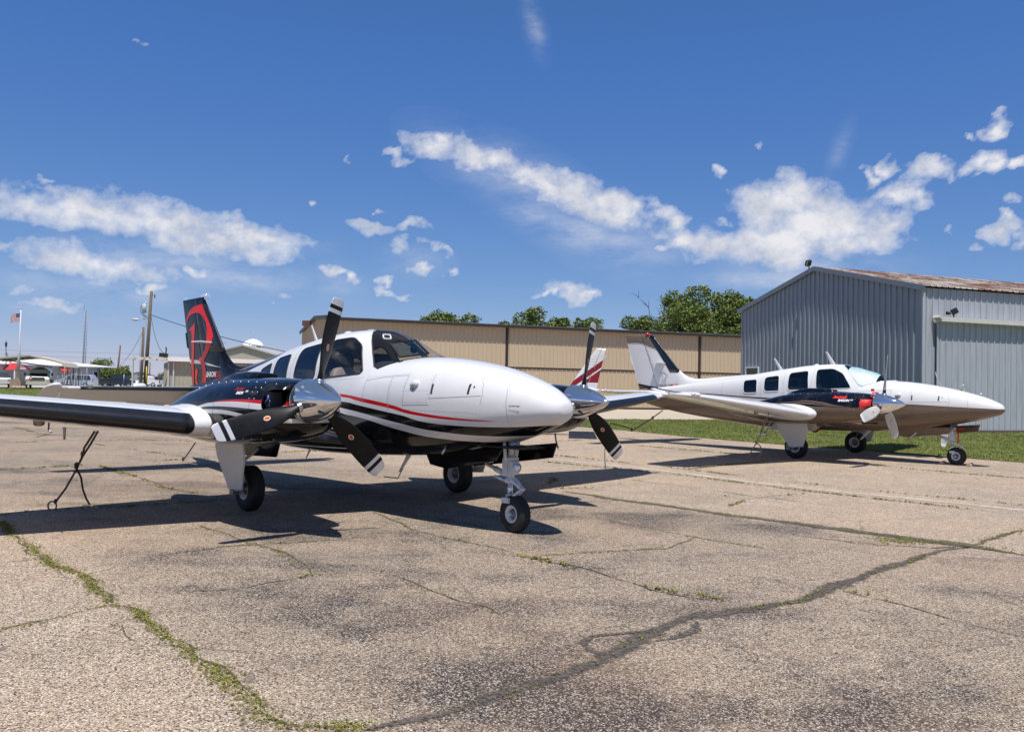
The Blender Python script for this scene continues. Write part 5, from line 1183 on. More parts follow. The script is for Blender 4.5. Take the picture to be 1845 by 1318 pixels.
def grey_hangar():
    C = Vector((15.2, 31.4)); Gd = BK; L_ = 11.5; H = 5.39; PK = 6.82; fr = 30.0; pk = 5.97
    root = empty('hangar', V3(C, 0), 0, 'grey corrugated metal hangar with rust-streaked roof on the right', 'hangar')
    def out(mb, nm, m, par=None):
        o = mb.out(nm, m, par or root); o.matrix_parent_inverse = Matrix.Identity(4) if par else Matrix.Translation((-C.x, -C.y, 0)); return o
    top = lambda s_: (H+(PK-H)*(1-s_)*L_/(L_-pk) if (1-s_)*L_ < (L_-pk) else PK-(PK-H)*(pk-s_*L_)/pk) if False else (H+(PK-H)*((1-s_)*L_)/pk if (1-s_)*L_ <= pk else PK-(PK-H)*(((1-s_)*L_)-pk)/(L_-pk))
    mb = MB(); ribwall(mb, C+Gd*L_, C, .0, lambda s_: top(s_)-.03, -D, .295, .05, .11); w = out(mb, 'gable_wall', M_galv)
    mb = MB(); ribwall(mb, C, C+D*fr, 0, H-.02, N_, .295, .03, .06)
    mb.add([V3(C+Gd*L_, 0), V3(C+Gd*L_+D*fr, 0), V3(C+Gd*L_+D*fr, H), V3(C+Gd*L_, H)], [(3, 2, 1, 0)], 0, False); mb.add([V3(C+D*fr, 0), V3(C+D*fr+Gd*L_, 0), V3(C+D*fr+Gd*L_, H), V3(C+D*fr+Gd*pk, PK), V3(C+D*fr, H)], [(0, 1, 2, 3, 4)], 0, False)
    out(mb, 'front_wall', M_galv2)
    mb = MB(); ov = .16; og = .10; e1 = C+N_*ov-D*og; e2 = C+N_*ov+D*fr; r1 = C+Gd*pk-D*og; r2 = C+Gd*pk+D*fr; k1 = C+Gd*(L_+.15)-D*og; k2 = C+Gd*(L_+.15)+D*fr
    n = int(fr/.295); prof = []
    for i in range(n): prof += [(i*.295, 0), (i*.295+.2, 0), (i*.295+.22, .035), (i*.295+.26, .035), (i*.295+.28, 0)]
    vs = []
    for s_, o in prof: vs += [V3(e1+D*s_, H+.02+o), V3(r1+D*s_, PK+.05+o), V3(k1+D*s_, H+.02+o)]
    m = len(prof); mb.add(vs, [(3*i, 3*i+3, 3*i+4, 3*i+1) for i in range(m-1)]+[(3*i+1, 3*i+4, 3*i+5, 3*i+2) for i in range(m-1)], 0, False); out(mb, 'roof', M_rust)
    mb = MB(); mb.bar(V3(e1-D*.02, H-.06), V3(r1-D*.02, PK-.02), .06, .20); mb.bar(V3(r1-D*.02, PK-.02), V3(k1-D*.02, H-.05), .06, .20); out(mb, 'gable_trim', mat('trim_bluegrey', (.20, .225, .26), .45, .3))
    mb = MB(); mb.bar(V3(C-D*.03+N_*.02, 0), V3(C-D*.03+N_*.02, H-.06), .10, .10); out(mb, 'corner_trim', M_galv2)
    # sliding doors hung in front of the wall under a boxed track
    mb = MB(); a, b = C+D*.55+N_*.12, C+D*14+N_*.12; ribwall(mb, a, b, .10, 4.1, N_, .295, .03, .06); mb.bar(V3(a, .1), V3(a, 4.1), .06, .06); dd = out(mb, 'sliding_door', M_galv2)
    mb = MB(); a, b = C+D*.5+N_*.22, C+D*16+N_*.22
    mb.bar(V3(a, 4.20), V3(b, 4.20), .30, .17); mb.bar(V3(a-D*.0, 4.24), V3(a-D*.12, 4.30), .3, .1); out(mb, 'door_track', M_track)
    mb = MB(); p = C+Gd*(pk+.35)-D*.1; mb.bar(V3(p, PK-.05), V3(p, PK+.16), .04); mb.box((p.x-.05, p.y-.05, PK+.26), (.26, .14, .24), Matrix.Rotation(.5, 3, 'X') @ Matrix.Rotation(.6, 3, 'Z')); fl = out(mb, 'floodlight', M_dark)
    mb = MB(); mb.box((p.x-.08, p.y-.13, PK+.235), (.18, .03, .17), Matrix.Rotation(.5, 3, 'X') @ Matrix.Rotation(.6, 3, 'Z')); out(mb, 'lamp_glass', mat('lamp_yellow', (.55, .45, .25), .3), fl)
    mb = MB(); p = C+D*1.15+N_*.28; mb.bar(V3(p, 4.28), V3(p, 4.45), .04); mb.box((p.x+.03, p.y, 4.52), (.20, .14, .20), Matrix.Rotation(-.5, 3, 'Y')); mb.lathe((p.x-.12, p.y, 4.43), (-1, -.3, .1), [(0, .03), (.08, .06), (.16, .07), (.16, .001)], 10); out(mb, 'floodlight', M_dark)
    mb = MB(); a = C+Gd*10.95-D*.06; b = C+Gd*9.95-D*.06
    for z in (2.55, 1.75): mb.bar(V3(a, z), V3(b, z), .08, .08)
    for q in (a, b): mb.bar(V3(q, 1.75), V3(q, 2.55), .08, .08)
    wf = out(mb, 'window_frame', mat('window_white', (.6, .62, .62), .5)); mb = MB(); a = C+Gd*10.9-D*.055; b = C+Gd*10.0-D*.055; mb.add([V3(a, 1.8), V3(b, 1.8), V3(b, 2.5), V3(a, 2.5)], [(0, 1, 2, 3)], 0, False); out(mb, 'pane', mat('pane_dark', (.05, .08, .07), .1), wf)
    mb = MB(); p = C+D*2.9+N_*.4; mb.bar(V3(C+D*.5+N_*.2, .05), V3(C+D*16+N_*.2, .05), .06, .10); out(mb, 'door_sill', mat('sill', (.12, .09, .07), .8))
grey_hangar()
# ------------------------------------------------------------------ trees
M_leafs = []
for i, c in enumerate([(.075, .115, .018), (.14, .19, .030), (.22, .26, .05)]): M_leafs.append(mat('leaf_%s' % ('deep', 'mid', 'pale')[i], c, .6, var=.3, vscale=1.5))
M_bark = mat('bark', (.085, .068, .052), .9, var=.3, vscale=4, bump=.4)
def tree(px, vtop, d, wpx, lbl, seed, n=7000, hbase=1.5, bare=0, leaf=.26, name='tree'):
    n = int(n*2.4)
    rnd = random.Random(seed); top = P(px, vtop, d); H = top.z; Rr = wpx/F*d/2
    root = empty(name, (top.x, top.y, 0), 0, lbl, 'tree', None)
    mb = MB(); mb.tube([(0, 0, 0), (.1, 0, H*.25), (-.1, .1, H*.5), (0, 0, H*.8)], [H*.035, H*.028, H*.018, H*.006], 10)
    clumps = []
    for i in range(int(10+Rr*3)):
        a = rnd.uniform(0, 2*pi); rr = Rr*sqrt(rnd.random()); zf = rnd.random(); z = hbase+(H-hbase)*(.12+.86*zf); lim = Rr*sqrt(max(.06, 1-((z-(hbase+(H-hbase)*.5))/((H-hbase)*.55))**2)); rr = min(rr, lim)
        c = Vector((rr*cos(a), rr*sin(a)*.9, z)); clumps.append((c, rnd.uniform(.20, .36)*min(Rr, H*.45)+.45))
        s = Vector((0, 0, H*rnd.uniform(.2, .55))); m = s.lerp(c, .5)+Vector((0, 0, -.2)); mb.tube([s, m, c], [H*.012, H*.008, .02], 6)
    clumps.append((Vector((rnd.uniform(-.3, .3)*Rr, 0, H-.55)), .6))
    for i in range(bare):
        a = rnd.uniform(2.2, 4.2); s = Vector((0, 0, H*.5)); e = Vector((cos(a)*Rr*rnd.uniform(.8, 1.25), sin(a)*Rr*.4, H*rnd.uniform(.6, 1.02))); p = [s]; 
        for k in range(1, 6): p.append(s.lerp(e, k/5)+Vector((rnd.uniform(-.3, .3), rnd.uniform(-.3, .3), rnd.uniform(-.2, .3))))
        mb.tube(p, [.10, .08, .06, .045, .03, .015], 5)
        for k in range(10):
            q = p[rnd.randint(2, 5)]; g = q+Vector((rnd.uniform(-1.1, .6), rnd.uniform(-.5, .5), rnd.uniform(-.1, .9))); mb.tube([q, q.lerp(g, .5)+Vector((0, 0, .12)), g], [.03, .02, .008], 4)
    mb.out('trunk', M_bark, root)
    vs = []; fs = []; mi = []; tot = sum(r*r for _, r in clumps)
    for c, r in clumps:
        for k in range(int(n*r*r/tot)):
            while True:
                q = Vector((rnd.uniform(-1, 1), rnd.uniform(-1, 1), rnd.uniform(-1, 1)))
                if .3 < q.length < 1: break
            f = mnoise.noise(q*2.3+c*1.7); q = q.normalized()*(q.length**.45)*(1+.6*f); p = c+Vector((q.x*r, q.y*r, q.z*r*.78))
            u = Vector((rnd.gauss(0, 1), rnd.gauss(0, 1), rnd.gauss(0, .6))).normalized(); w = u.orthogonal().normalized(); w = (w*cos(k)+u.cross(w)*sin(k)); s = leaf*rnd.uniform(.5, 1.15)
            b = len(vs); vs += [p-u*s*.5, p+w*s*.33, p+u*s*.5, p-w*s*.33]; fs.append((b, b+1, b+2, b+3)); mi.append(min(2, max(0, int(rnd.gauss(1.05+f*.8, .6)))))
    o = obj('crown', vs, fs, M_leafs, root, False); o.data.polygons.foreach_set('material_index', mi)
tree(790, 571, 78, 56, 'tree top at the left end of the row over the tan hangar', 11, 3500); tree(832, 573, 80, 50, 'low round tree top beside the leftmost one over the tan hangar', 12, 3000)
tree(905, 577, 76, 40, 'small tree top just right of the low gap over the tan hangar', 13, 2500); tree(962, 554, 80, 95, 'tallest tree top in the middle of the row over the tan hangar', 14, 6500)
tree(1012, 570, 78, 44, 'small tree between the middle tall tree and the twin round crowns', 15, 3000); tree(1052, 573, 80, 62, 'rounded tree top next to the upright propeller blade over the tan hangar', 16, 4000)
tree(1150, 576, 84, 60, 'low bushy tree at the left foot of the big tree group', 17, 3500)
tree(1215, 533, 84, 105, 'tall thin tree with bare twigs on its left side', 18, 7000, bare=9); tree(1275, 525, 82, 120, 'tallest leafy tree behind the corner of the grey hangar', 19, 11000)
tree(1318, 540, 80, 80, 'leafy tree between the tallest one and the grey hangar gable', 22, 6000)
tree(1345, 534, 82, 100, 'dense leafy tree half hidden behind the grey hangar gable', 20, 8000); tree(1240, 560, 78, 110, 'broad low tree filling the gap under the two tallest trees', 21, 8000)
tree(218, 664, 140, 34, 'shrubby tree right of the pale office building, behind the black pickup', 31, 1200, .4, leaf=.35); tree(176, 647, 150, 36, 'tree showing above the white roof of the office building', 32, 900, 2, leaf=.35)
tree(297, 674, 210, 16, 'tiny round tree on the skyline beside the shed', 33, 500, 1, leaf=.4)
tree(203, 668, 138, 34, 'low bush between the office building and the black pickup', 34, 1000, .3, leaf=.33)

# ------------------------------------------------------------------ far left: office, canopy, shed, vehicles, poles
M_wsid = metal('pale_grey_siding', (.33, .34, .36), .5, .08); M_wroof = mat('white_roof', (.78, .78, .77), .5, var=.04); M_redm = mat('red_awning', (.50, .045, .045), .5, var=.1); M_beige = mat('beige_canopy', (.50, .44, .35), .5); M_dk = mat('dark_frame', (.045, .045, .05), .6)
M_glassd = mat('dark_window', (.02, .025, .03), .05, spec=.8); M_wfr = mat('white_frame', (.72, .73, .74), .5); M_stone = mat('brown_stone', (.34, .25, .18), .9, var=.3, vscale=3); M_wood = mat('pole_wood', (.135, .095, .065), .85, var=.3, vscale=6); M_whitem = mat('white_metal', (.50, .51, .52), .4); M_galvp = mat('galvanised_pipe', (.20, .21, .23), .5)
def office():
    a = P(-40, 690, 118); b = P(200, 690, 140); zr = 0
    root = empty('office_building', (a.x, a.y, 0), 0, 'long low pale metal office building with white roof behind the vehicles', 'building')
    X = Vector((b.x-a.x, b.y-a.y)); Ln = X.length; X.normalize(); Yv = Vector((-X.y, X.x)); g = lambda s, t, z: (X.x*s+Yv.x*t, X.y*s+Yv.y*t, z)
    mb = MB(); He = 3.15
    ribwall(mb, Vector((0, 0)), X*Ln, 0, He, -Yv, .5, .03, .08); ribwall(mb, X*Ln, X*Ln+Yv*12, 0, He, X, .5, .03, .08); mb.out('wall', M_wsid, root)
    mb = MB(); e = .4; mb.add([g(-e, -e, He), g(Ln+e, -e, He), g(Ln-7, 6, 4.05), g(0, 6, 4.2), g(Ln+e, 12, He), g(-e, 12, He)], [(0, 1, 2, 3), (1, 4, 2), (3, 2, 4, 5)], 0, False); mb.bar(g(-e, -e, He-.08), g(Ln+e, -e, He-.08), .06, .16); mb.out('roof', M_wroof, root)
    for u, w_, z0, z1 in ((171.5, .9, .15, 2.35), (189, .95, .9, 2.3), (120, 1, .9, 2.1)):
        p = P(u, 690, 130); s = 0
        # distance along the wall where the line of sight meets it
        dx, dy = p.x, p.y; s = (a.y*dx-a.x*dy)/(X.x*dy-X.y*dx)
        mb = MB(); 
        for z in (z0, z1, (z0+z1)/2): mb.bar(g(s-w_/2, -.05, z), g(s+w_/2, -.05, z), .08, .10)
        for q in (-1, 1): mb.bar(g(s+q*w_/2, -.05, z0), g(s+q*w_/2, -.05, z1), .08, .10)
        f = mb.out('window', M_wfr, root); mb = MB(); mb.add([g(s-w_/2, -.04, z0), g(s+w_/2, -.04, z0), g(s+w_/2, -.04, z1), g(s-w_/2, -.04, z1)], [(0, 1, 2, 3)], 0, False); mb.out('pane', M_glassd, f)
    # red gabled entrance porch and a second red awning
    for u, w_, sign in ((22, 3.0, 1), (111, 1.7, 0)):
        p = P(u, 690, 120); s = (a.y*p.x-a.x*p.y)/(X.x*p.y-X.y*p.x)
        mb = MB(); zb = 2.25; zt = 3.25 if sign else 2.9
        if sign:
            mb.add([g(s-w_/2, -2.2, zb), g(s-w_/2+.9, -2.2, zt), g(s-w_/2+.9+0, .3, zt), g(s-w_/2, .3, zb), g(s+w_/2, -2.2, zb), g(s+w_/2, .3, zb), g(s-.3, -2.2, zb)], [(0, 1, 2, 3), (1, 4, 5, 2)], 0, False)
        else: mb.add([g(s-w_/2, -1.0, zb), g(s+w_/2, -1.0, zb), g(s+w_/2-.3, 0, zt), g(s-w_/2+.3, 0, zt), g(s-w_/2, -1.0, zb-.15), g(s+w_/2, -1.0, zb-.15)], [(0, 1, 2, 3), (4, 5, 1, 0)], 0, False)
        aw = mb.out('awning', M_redm, root)
        if sign:
            mb = MB(); mb.add([g(s-w_/2+.1, -2.25, zb+.02), g(s+w_/2-.9, -2.25, zb+.02), g(s-w_/2+.9, -2.25, zt-.05)], [(0, 1, 2)], 0, False); mb.out('gable_sign', mat('sign_pink', (.55, .25, .25), .6), aw)
            mb = MB(); mb.add([g(s-w_/2+.45, -2.3, zb+.12), g(s+w_/2-1.25, -2.3, zb+.12), g(s+w_/2-1.35, -2.3, zb+.34), g(s-w_/2+.6, -2.3, zb+.34)], [(0, 1, 2, 3)], 0, False); mb.out('sign_board', M_wfr, aw)
            mb = MB()
            mb.box((g(s+.2, .0, 1.0)), (1.0, .1, 2.0)); mb.out('entrance_door', M_wfr, root)
            for q in (s-w_/2+.1, s+w_/2-.1): mb = MB(); mb.bar(g(q, -2.1, 0), g(q, -2.1, zb), .12); mb.out('porch_post', M_wfr, aw)
office()
def canopy():
    a = P(-20, 690, 94.5); c = P(51, 690, 94.5); b = P(116, 690, 94.5); root = empty('carport', (c.x, c.y, 0), 0, 'open beige metal carport over the fuel truck', 'carport'); dx0 = a.x-c.x; dx1 = b.x-c.x; zp = P(51, 640, 94.5).z; ze = P(115, 656, 94.5).z; zl = P(0, 645.5, 94.5).z; sk = 1.5
    prof = [(dx0, zl-.2), (dx0+.6, zl), (0, zp), (dx1-1.0, ze+.32), (dx1-.3, ze+.1), (dx1, ze-.35)]; mb = MB(); vs = []
    for yy in (0, 7.5): vs += [(x-yy*.30, yy, z) for x, z in prof]
    n = len(prof); mb.add(vs, [(i, i+1, n+i+1, n+i) for i in range(n-1)], 0, False); mb.add([(x, y, z+.06) for x, y, z in vs], [(i, i+1, n+i+1, n+i) for i in range(n-1)], 0, False)
    for (x, z), (x2, z2) in zip(prof[:-1], prof[1:]): mb.bar((x, 0, z+.02), (x2, 0, z2+.02), .08, .10)
    mb.out('roof', M_beige, root)
    for q in range(6):
        mb = MB(); y = q*1.5
        for (x, z), (x2, z2) in zip(prof[:-1], prof[1:]): mb.bar((x-y*.30, y, z-.08), (x2-y*.30, y, z2-.08), .06, .06)
        mb.bar((prof[-1][0]-y*.30, y, prof[-1][1]), (prof[-1][0]-y*.30, y, 0), .08, .08); mb.out('frame', M_dk if q % 2 else M_beige, root)
    mb = MB(); mb.tube([(-4.0, 2, zl-.1), (0.6, 2, 2.6), (1.4, 2.2, 2.5)], .07, 6); mb.out('fuel_hose_boom', M_steel, root)
canopy()
def shed():
    d = 62; a = P(303, 690, d); b = P(545, 690, 66); z = P(310, 643, d).z; root = empty('shed', (a.x, a.y, 0), 0, 'tan metal shed with white roof edge behind the black tail', 'shed'); X = Vector((b.x-a.x, b.y-a.y)); Ln = X.length; X.normalize(); Yv = Vector((-X.y, X.x)); g = lambda s, t, z_: (X.x*s+Yv.x*t, X.y*s+Yv.y*t, z_)
    mb = MB(); ribwall(mb, Vector((0, 0)), X*5.5, 0, z-.35, -Yv, .3, .03, .06); ribwall(mb, Yv*8, Vector((0, 0)), 0, z-.35, -X, .3, .03, .06); mb.add([g(5.5, .8, 0), g(Ln, .8, 0), g(Ln, .8, z-.3), g(5.5, .8, z-.3)], [(0, 1, 2, 3)], 0, False); mb.out('wall', metal('shed_siding', (.36, .34, .27), .6, .1), root)
    mb = MB(); mb.add([g(-.1, -.35, z-.3), g(Ln, -.35, z-.3), g(Ln, 9, z+.1), g(-.1, 9, z+.1)], [(0, 1, 2, 3)], 0, False); mb.bar(g(-.1, -.35, z-.15), g(Ln, -.35, z-.15), .06, .30); mb.out('roof', M_wroof, root)
    mb = MB(); mb.bar(g(-.1, -.33, z-.34), g(Ln, -.33, z-.34), .05, .05); mb.out('roof_trim', M_redm, root)
    for s in (.0, .35): mb = MB(); mb.bar(g(s, -.1, 0), g(s, -.1, z-.3), .10, .10); mb.out('corner_post', M_whitem, root)
    mb = MB(); mb.box(g(7.2, .2, 2.45), (.3, .3, .25)); mb.tube([g(7.2, .2, 2.5), g(7.2, .2, 2.9)], .08, 8); mb.out('vent', M_wfr, root)
    # door track that runs out past the shed on its own post
    p = P(238, 690, d); r2 = empty('door_track', (p.x, p.y, 0), 0, 'weathered white sliding door beam on a thin post beside the shed', 'door track'); q = P(304, 647, d)
    mb = MB(); zb = P(236, 644, d).z-.05; mb.bar((-.15, 0, zb), (q.x-p.x, 0, zb-.0), .12, .22); mb.out('beam', metal('chipped_white', (.60, .56, .50), .7, .3, 0, ((.14, .08, .05), (2, 2, 2), .52)), r2)
    mb = MB(); mb.bar((.05, 0, 0), (.0, 0, zb-.1), .10); mb.out('post', M_whitem, r2)
    fl = P(299, 640, d); mb = MB(); mb.box((0, 0, 0), (.55, .3, .3), Matrix.Rotation(.1, 3, 'Y')); mb.tube([(.15, 0, .1), (.18, 0, .45), (.14, 0, .6)], .05, 8); o = mb.out('wall_lamp', M_dark, None); o.location = (fl.x, fl.y-.4, fl.z); tag(o, 'dark floodlight box at the top left corner of the shed', 'floodlight')
shed()
def barn():
    d = 92; a = P(362, 690, d); b = P(510, 690, d); c = P(436, 622, d); zt = c.z; ze = P(510, 643, d).z; root = empty('barn', (a.x, a.y, 0), 0, 'tan gable-roofed metal building rising behind the shed', 'building'); w = b.x-a.x
    mb = MB(); ribwall(mb, Vector((0, 0)), Vector((w, 0)), 0, lambda s: ze+(zt-ze)*(1-abs(s-.5)*2)-.05, Vector((0, -1)), .3, .04, .06); mb.add([(w, 0, 0), (w, 14, 0), (w, 14, ze), (w, 0, ze)], [(0, 1, 2, 3)], 0, False); mb.out('wall', metal('barn_siding', (.40, .37, .30), .55, .08), root)
    mb = MB(); mb.add([(-.2, -.25, ze-.03), (w/2, -.25, zt+.03), (w/2, 14, zt+.03), (-.2, 14, ze), (w+.2, -.25, ze-.03), (w+.2, 14, ze)], [(0, 1, 2, 3), (1, 4, 5, 2)], 0, False); mb.bar((-.2, -.25, ze-.05), (w/2, -.25, zt), .05, .14); mb.bar((w/2, -.25, zt), (w+.2, -.25, ze-.05), .05, .14); mb.out('roof', mat('grey_roof', (.38, .38, .37), .5), root)
barn()
def water_tower():
    d = 600; c = P(456, 622.5, d); root = empty('water_tower', (c.x, c.y, 0), 0, 'distant white rounded water tower with lettering round its tank', 'water tower'); r = 19/F*d
    mb = MB(); mb.lathe((0, 0, c.z), (0, 0, 1), [(-r*.62, r*.45), (-r*.55, r*.78), (-r*.38, r*.94), (-r*.18, r*1.0), (.05*r, r*.99), (r*.25, r*.86), (r*.42, r*.66), (r*.55, r*.4), (r*.63, r*.15), (r*.65, .01)], 40); mb.out('tank', mat('tank_white', (.78, .78, .78), .4, var=.03), root)
    mb = MB(); mb.lathe((0, 0, 0), (0, 0, 1), [(0, 6), (4, 2.6), (c.z-r*.5, 2.4), (c.z-r*.4, 3)], 24); mb.tube([(0, 0, c.z+r*.6), (0, 0, c.z+r*1.35)], .12, 6); mb.out('pedestal', mat('tank_grey', (.35, .37, .40), .5), root)
    vs, fs = text_tris('Regional   Lake Reg', 2.3, 0, .09); wd = max(v[0] for v in vs); out = []
    for x, z in vs: an = (x-wd*.56)/(r*1.02); out.append((sin(an)*r*1.015, -cos(an)*r*1.015, c.z-r*.22+z))
    obj('lettering', out, fs, mat('tower_letter', (.10, .07, .16), .5), root, False)
water_tower()
def flagpole():
    d = 91; b = P(32, 690, d); t = P(38, 556, d); root = empty('flagpole', (b.x, b.y, 0), 0, 'tall white flagpole on a stone plinth flying a striped flag', 'flagpole'); H = t.z; lx = t.x-b.x-1.2*.0
    mb = MB(); mb.tube([(0, 0, .9), (lx*.5, 0, H*.48), (lx*.5, 0, H*.5), (lx, 0, H)], [.16, .14, .09, .06], 10); mb.sphere((lx, 0, H+.08), .1); mb.out('pole', M_whitem, root)
    mb = MB(); mb.box((0, 0, .45), (1.15, 1.0, .9)); mb.box((0, 0, .95), (.8, .8, .25)); mb.out('plinth', M_stone, root)
    # flag: 13 stripes and a starred canton, blown to the left
    mb = MB(); W_, Hh = 1.25, .95; nx = 14
    def fp(u, v): return (lx-.08-u*W_*.82, .12*sin(u*7), H-.45-v*Hh*(1-.25*u)-u*u*.45)
    for j in range(13):
        for i in range(nx):
            m = 0 if j % 2 == 0 else 1
            if i < 6 and j < 7: m = 2
            mb.add([fp(i/nx, j/13), fp((i+1)/nx, j/13), fp((i+1)/nx, (j+1)/13), fp(i/nx, (j+1)/13)], [(0, 1, 2, 3)], m, False)
    for i in range(5):
        for j in range(4):
            u, v = .04+i*.08, .05+j*.13; q = Vector(fp(u, v))+Vector((0, -.012, 0)); mb.add([q+Vector((.03*cos(k*2*pi/10)*(1 if k % 2 else .45), 0, .03*sin(k*2*pi/10)*(1 if k % 2 else .45))) for k in range(10)], [tuple(range(10))], 1, False)
    o = mb.out('flag', [mat('flag_red', (.42, .03, .05), .8), mat('flag_white', (.7, .7, .7), .8), mat('flag_blue', (.03, .04, .14), .8)], root)
flagpole()
for px, d in ((36, 95),):
    mb = MB(); rnd = random.Random(5)
    for i in range(26):
        c = P(27+rnd.uniform(-2, 16), 695, 90+rnd.uniform(-1, 1)); mb.sphere((c.x, c.y, .15), rnd.uniform(.15, .35), 7, 0, (1, 1, .7))
    tag(mb.out('rocks', mat('rock', (.34, .27, .20), .9, var=.3)), 'pile of landscaping rocks at the foot of the flagpole', 'rocks', None, 'stuff')
def radio_tower():
    d = 250; b = P(150, 690, d); root = empty('radio_mast', (b.x, b.y, 0), 0, 'thin lattice radio mast standing behind the office building', 'mast'); H = P(155, 559, d).z; w = .33; mb = MB()
    L3 = [(w, 0), (-w, .3), (-w, -.3)]
    for x, y in L3: mb.tube([(x, y, 0), (x+.35, y, H)], .09, 6)
    for k in range(int(H/1.0)):
        for (x, y), (x2, y2) in zip(L3, L3[1:]+L3[:1]): mb.bar((x+.35*k/H, y, k), (x2+.35*k/H, y2, k+1), .05)
    mb.out('lattice', mat('mast_steel', (.22, .26, .32), .5), root); mb = MB(); mb.tube([(.6, 0, H), (-.4, 0, H), (-.45, 0, H+1.9)], .05, 6); mb.out('whip_antenna', M_dk, root)
radio_tower()
def mast():
    d = 118; b = P(11, 650, d); o = empty('weather_mast', (b.x, b.y, 0), 0, 'small weather mast with braces on the roof at far left', 'mast'); t = P(9.5, 613, d).z; mb = MB(); mb.tube([(0, 0, 2.8), (-.1, 0, t)], .05, 6); mb.bar((0, 0, 4.6), (.6, 0, 3.2), .06); mb.box((-.08, 0, t-.45), (.22, .22, .35)); mb.lathe((-.08, 0, t-.9), (0, 0, 1), [(0, .05), (.1, .16), (.3, .12)], 8); mb.out('pole', M_dk, o)
mast()
def pole(u0, v0, u1, v1, d, r, lbl):
    b = P(u0, v0, d); t = P(u1, v1, d); b0 = Vector((b.x+(b.x-t.x)*(b.z/(t.z-b.z)), b.y, 0)); root = empty('utility_pole', b0, 0, lbl, 'utility pole', 'utility poles'); tt = Vector((t.x-b0.x, 0, t.z)); mb = MB(); mb.tube([(0, 0, 0), tt*.5, tt], [r, r*.85, r*.7], 12); mb.out('pole', M_wood, root); return root, tt
def wires():
    r, t = pole(261, 697, 273, 524.5, 82, .19, 'nearest leaning wooden utility pole with transformer and street light')
    s = 82/F; at = lambda u, v: Vector(P(u, v, 82))-r.location
    mb = MB(); c = at(261, 556); mb.lathe((c.x, -.1, c.z-.42), (0, 0, 1), [(0, .005), (0, .19), (.80, .20), (.84, .17), (.9, .02)], 16); mb.lathe((c.x+.12, -.1, c.z+.45), (0, 0, 1), [(0, .05), (.1, .08), (.2, .05), (.3, .02)], 8); mb.bar((c.x, -.1, c.z), (t.x*.82, 0, c.z), .06); mb.out('transformer', mat('transformer_grey', (.55, .58, .60), .4), r)
    mb = MB(); a = at(268, 577); b = at(243, 575.5); mb.tube([a, a.lerp(b, .35)+Vector((0, 0, .12)), b], .04, 8); la = mb.out('lamp_arm', M_whitem, r); mb = MB(); mb.lathe((b.x+.4, b.y, b.z), (-1, 0, .02), [(0, .05), (.15, .12), (.45, .14), (.62, .10), (.66, .01)], 12); mb.out('lamp_head', M_whitem, la)
    mb = MB(); q = at(279, 533); mb.bar((t.x*.97, 0, q.z), (q.x, 0, q.z+.1), .03); mb.lathe((q.x, 0, q.z-.2), (0, 0, 1), [(0, .04), (.1, .06), (.3, .05), (.35, .03)], 8); mb.out('insulator', M_dk, r)
    mb = MB(); mb.tube([at(259, 547), at(254, 552), at(254, 563), at(258, 568), at(266, 574)], .03, 6); mb.tube([at(256, 562), at(262, 569), at(269, 571)], .025, 6); mb.out('service_loop', M_dk, r)
    mb = MB(); mb.tube([at(264, 575)+Vector((0, -.2, 0)), at(257, 697)+Vector((0, -.2, 0))], .04, 8); mb.out('conduit', M_galvp, r); mb = MB(); mb.tube([at(265, 660)+Vector((.02, -.15, 0)), at(264, 697)+Vector((.02, -.15, 0))], .05, 8); mb.out('guy_guard', mat('yellow_guard', (.6, .42, .03), .5), r)
    pole(254.5, 690, 258.5, 589, 112, .19, 'second wooden utility pole just left of the leaning one'); pole(211.5, 672, 217, 621.5, 160, .20, 'dark utility pole above the black pickup'); pole(269.5, 674, 270.5, 652, 180, .15, 'short dark utility pole under the sliding door beam')
    mb = MB(); mb.tube([P(251.5, 690, 108), P(253, 612, 108)], .05, 8); o = mb.out('antenna_pole', M_galvp); tag(o, 'thin white pipe mast left of the second utility pole', 'mast')
    def wire(a, b, sag, rad, lbl):
        mb = MB(); mb.tube([a.lerp(b, k/16)-Vector((0, 0, sag*4*(k/16)*(1-k/16))) for k in range(17)], rad, 5); tag(mb.out('overhead_wire', M_dk), lbl, 'wire', 'overhead wires')
    wire(P(272, 567, 82), P(560, 642, 64), .3, .035, 'thick overhead cable running right from the nearest pole past the black tail')
    wire(P(272, 568, 82), P(299, 637, 62), .9, .022, 'sagging cable from the nearest pole down to the shed corner')
    wire(P(256, 600, 112), P(216, 657, 158), .6, .03, 'diagonal wire from the second pole down to the dark pole')
    for k, (a, b) in enumerate((((-40, 628), (700, 640)), ((-40, 636), (700, 652)))): wire(P(a[0], a[1], 330), P(b[0], b[1], 330), 1.0, .035, ('upper', 'lower')[k]+' faint far power line along the horizon behind the poles')
wires()
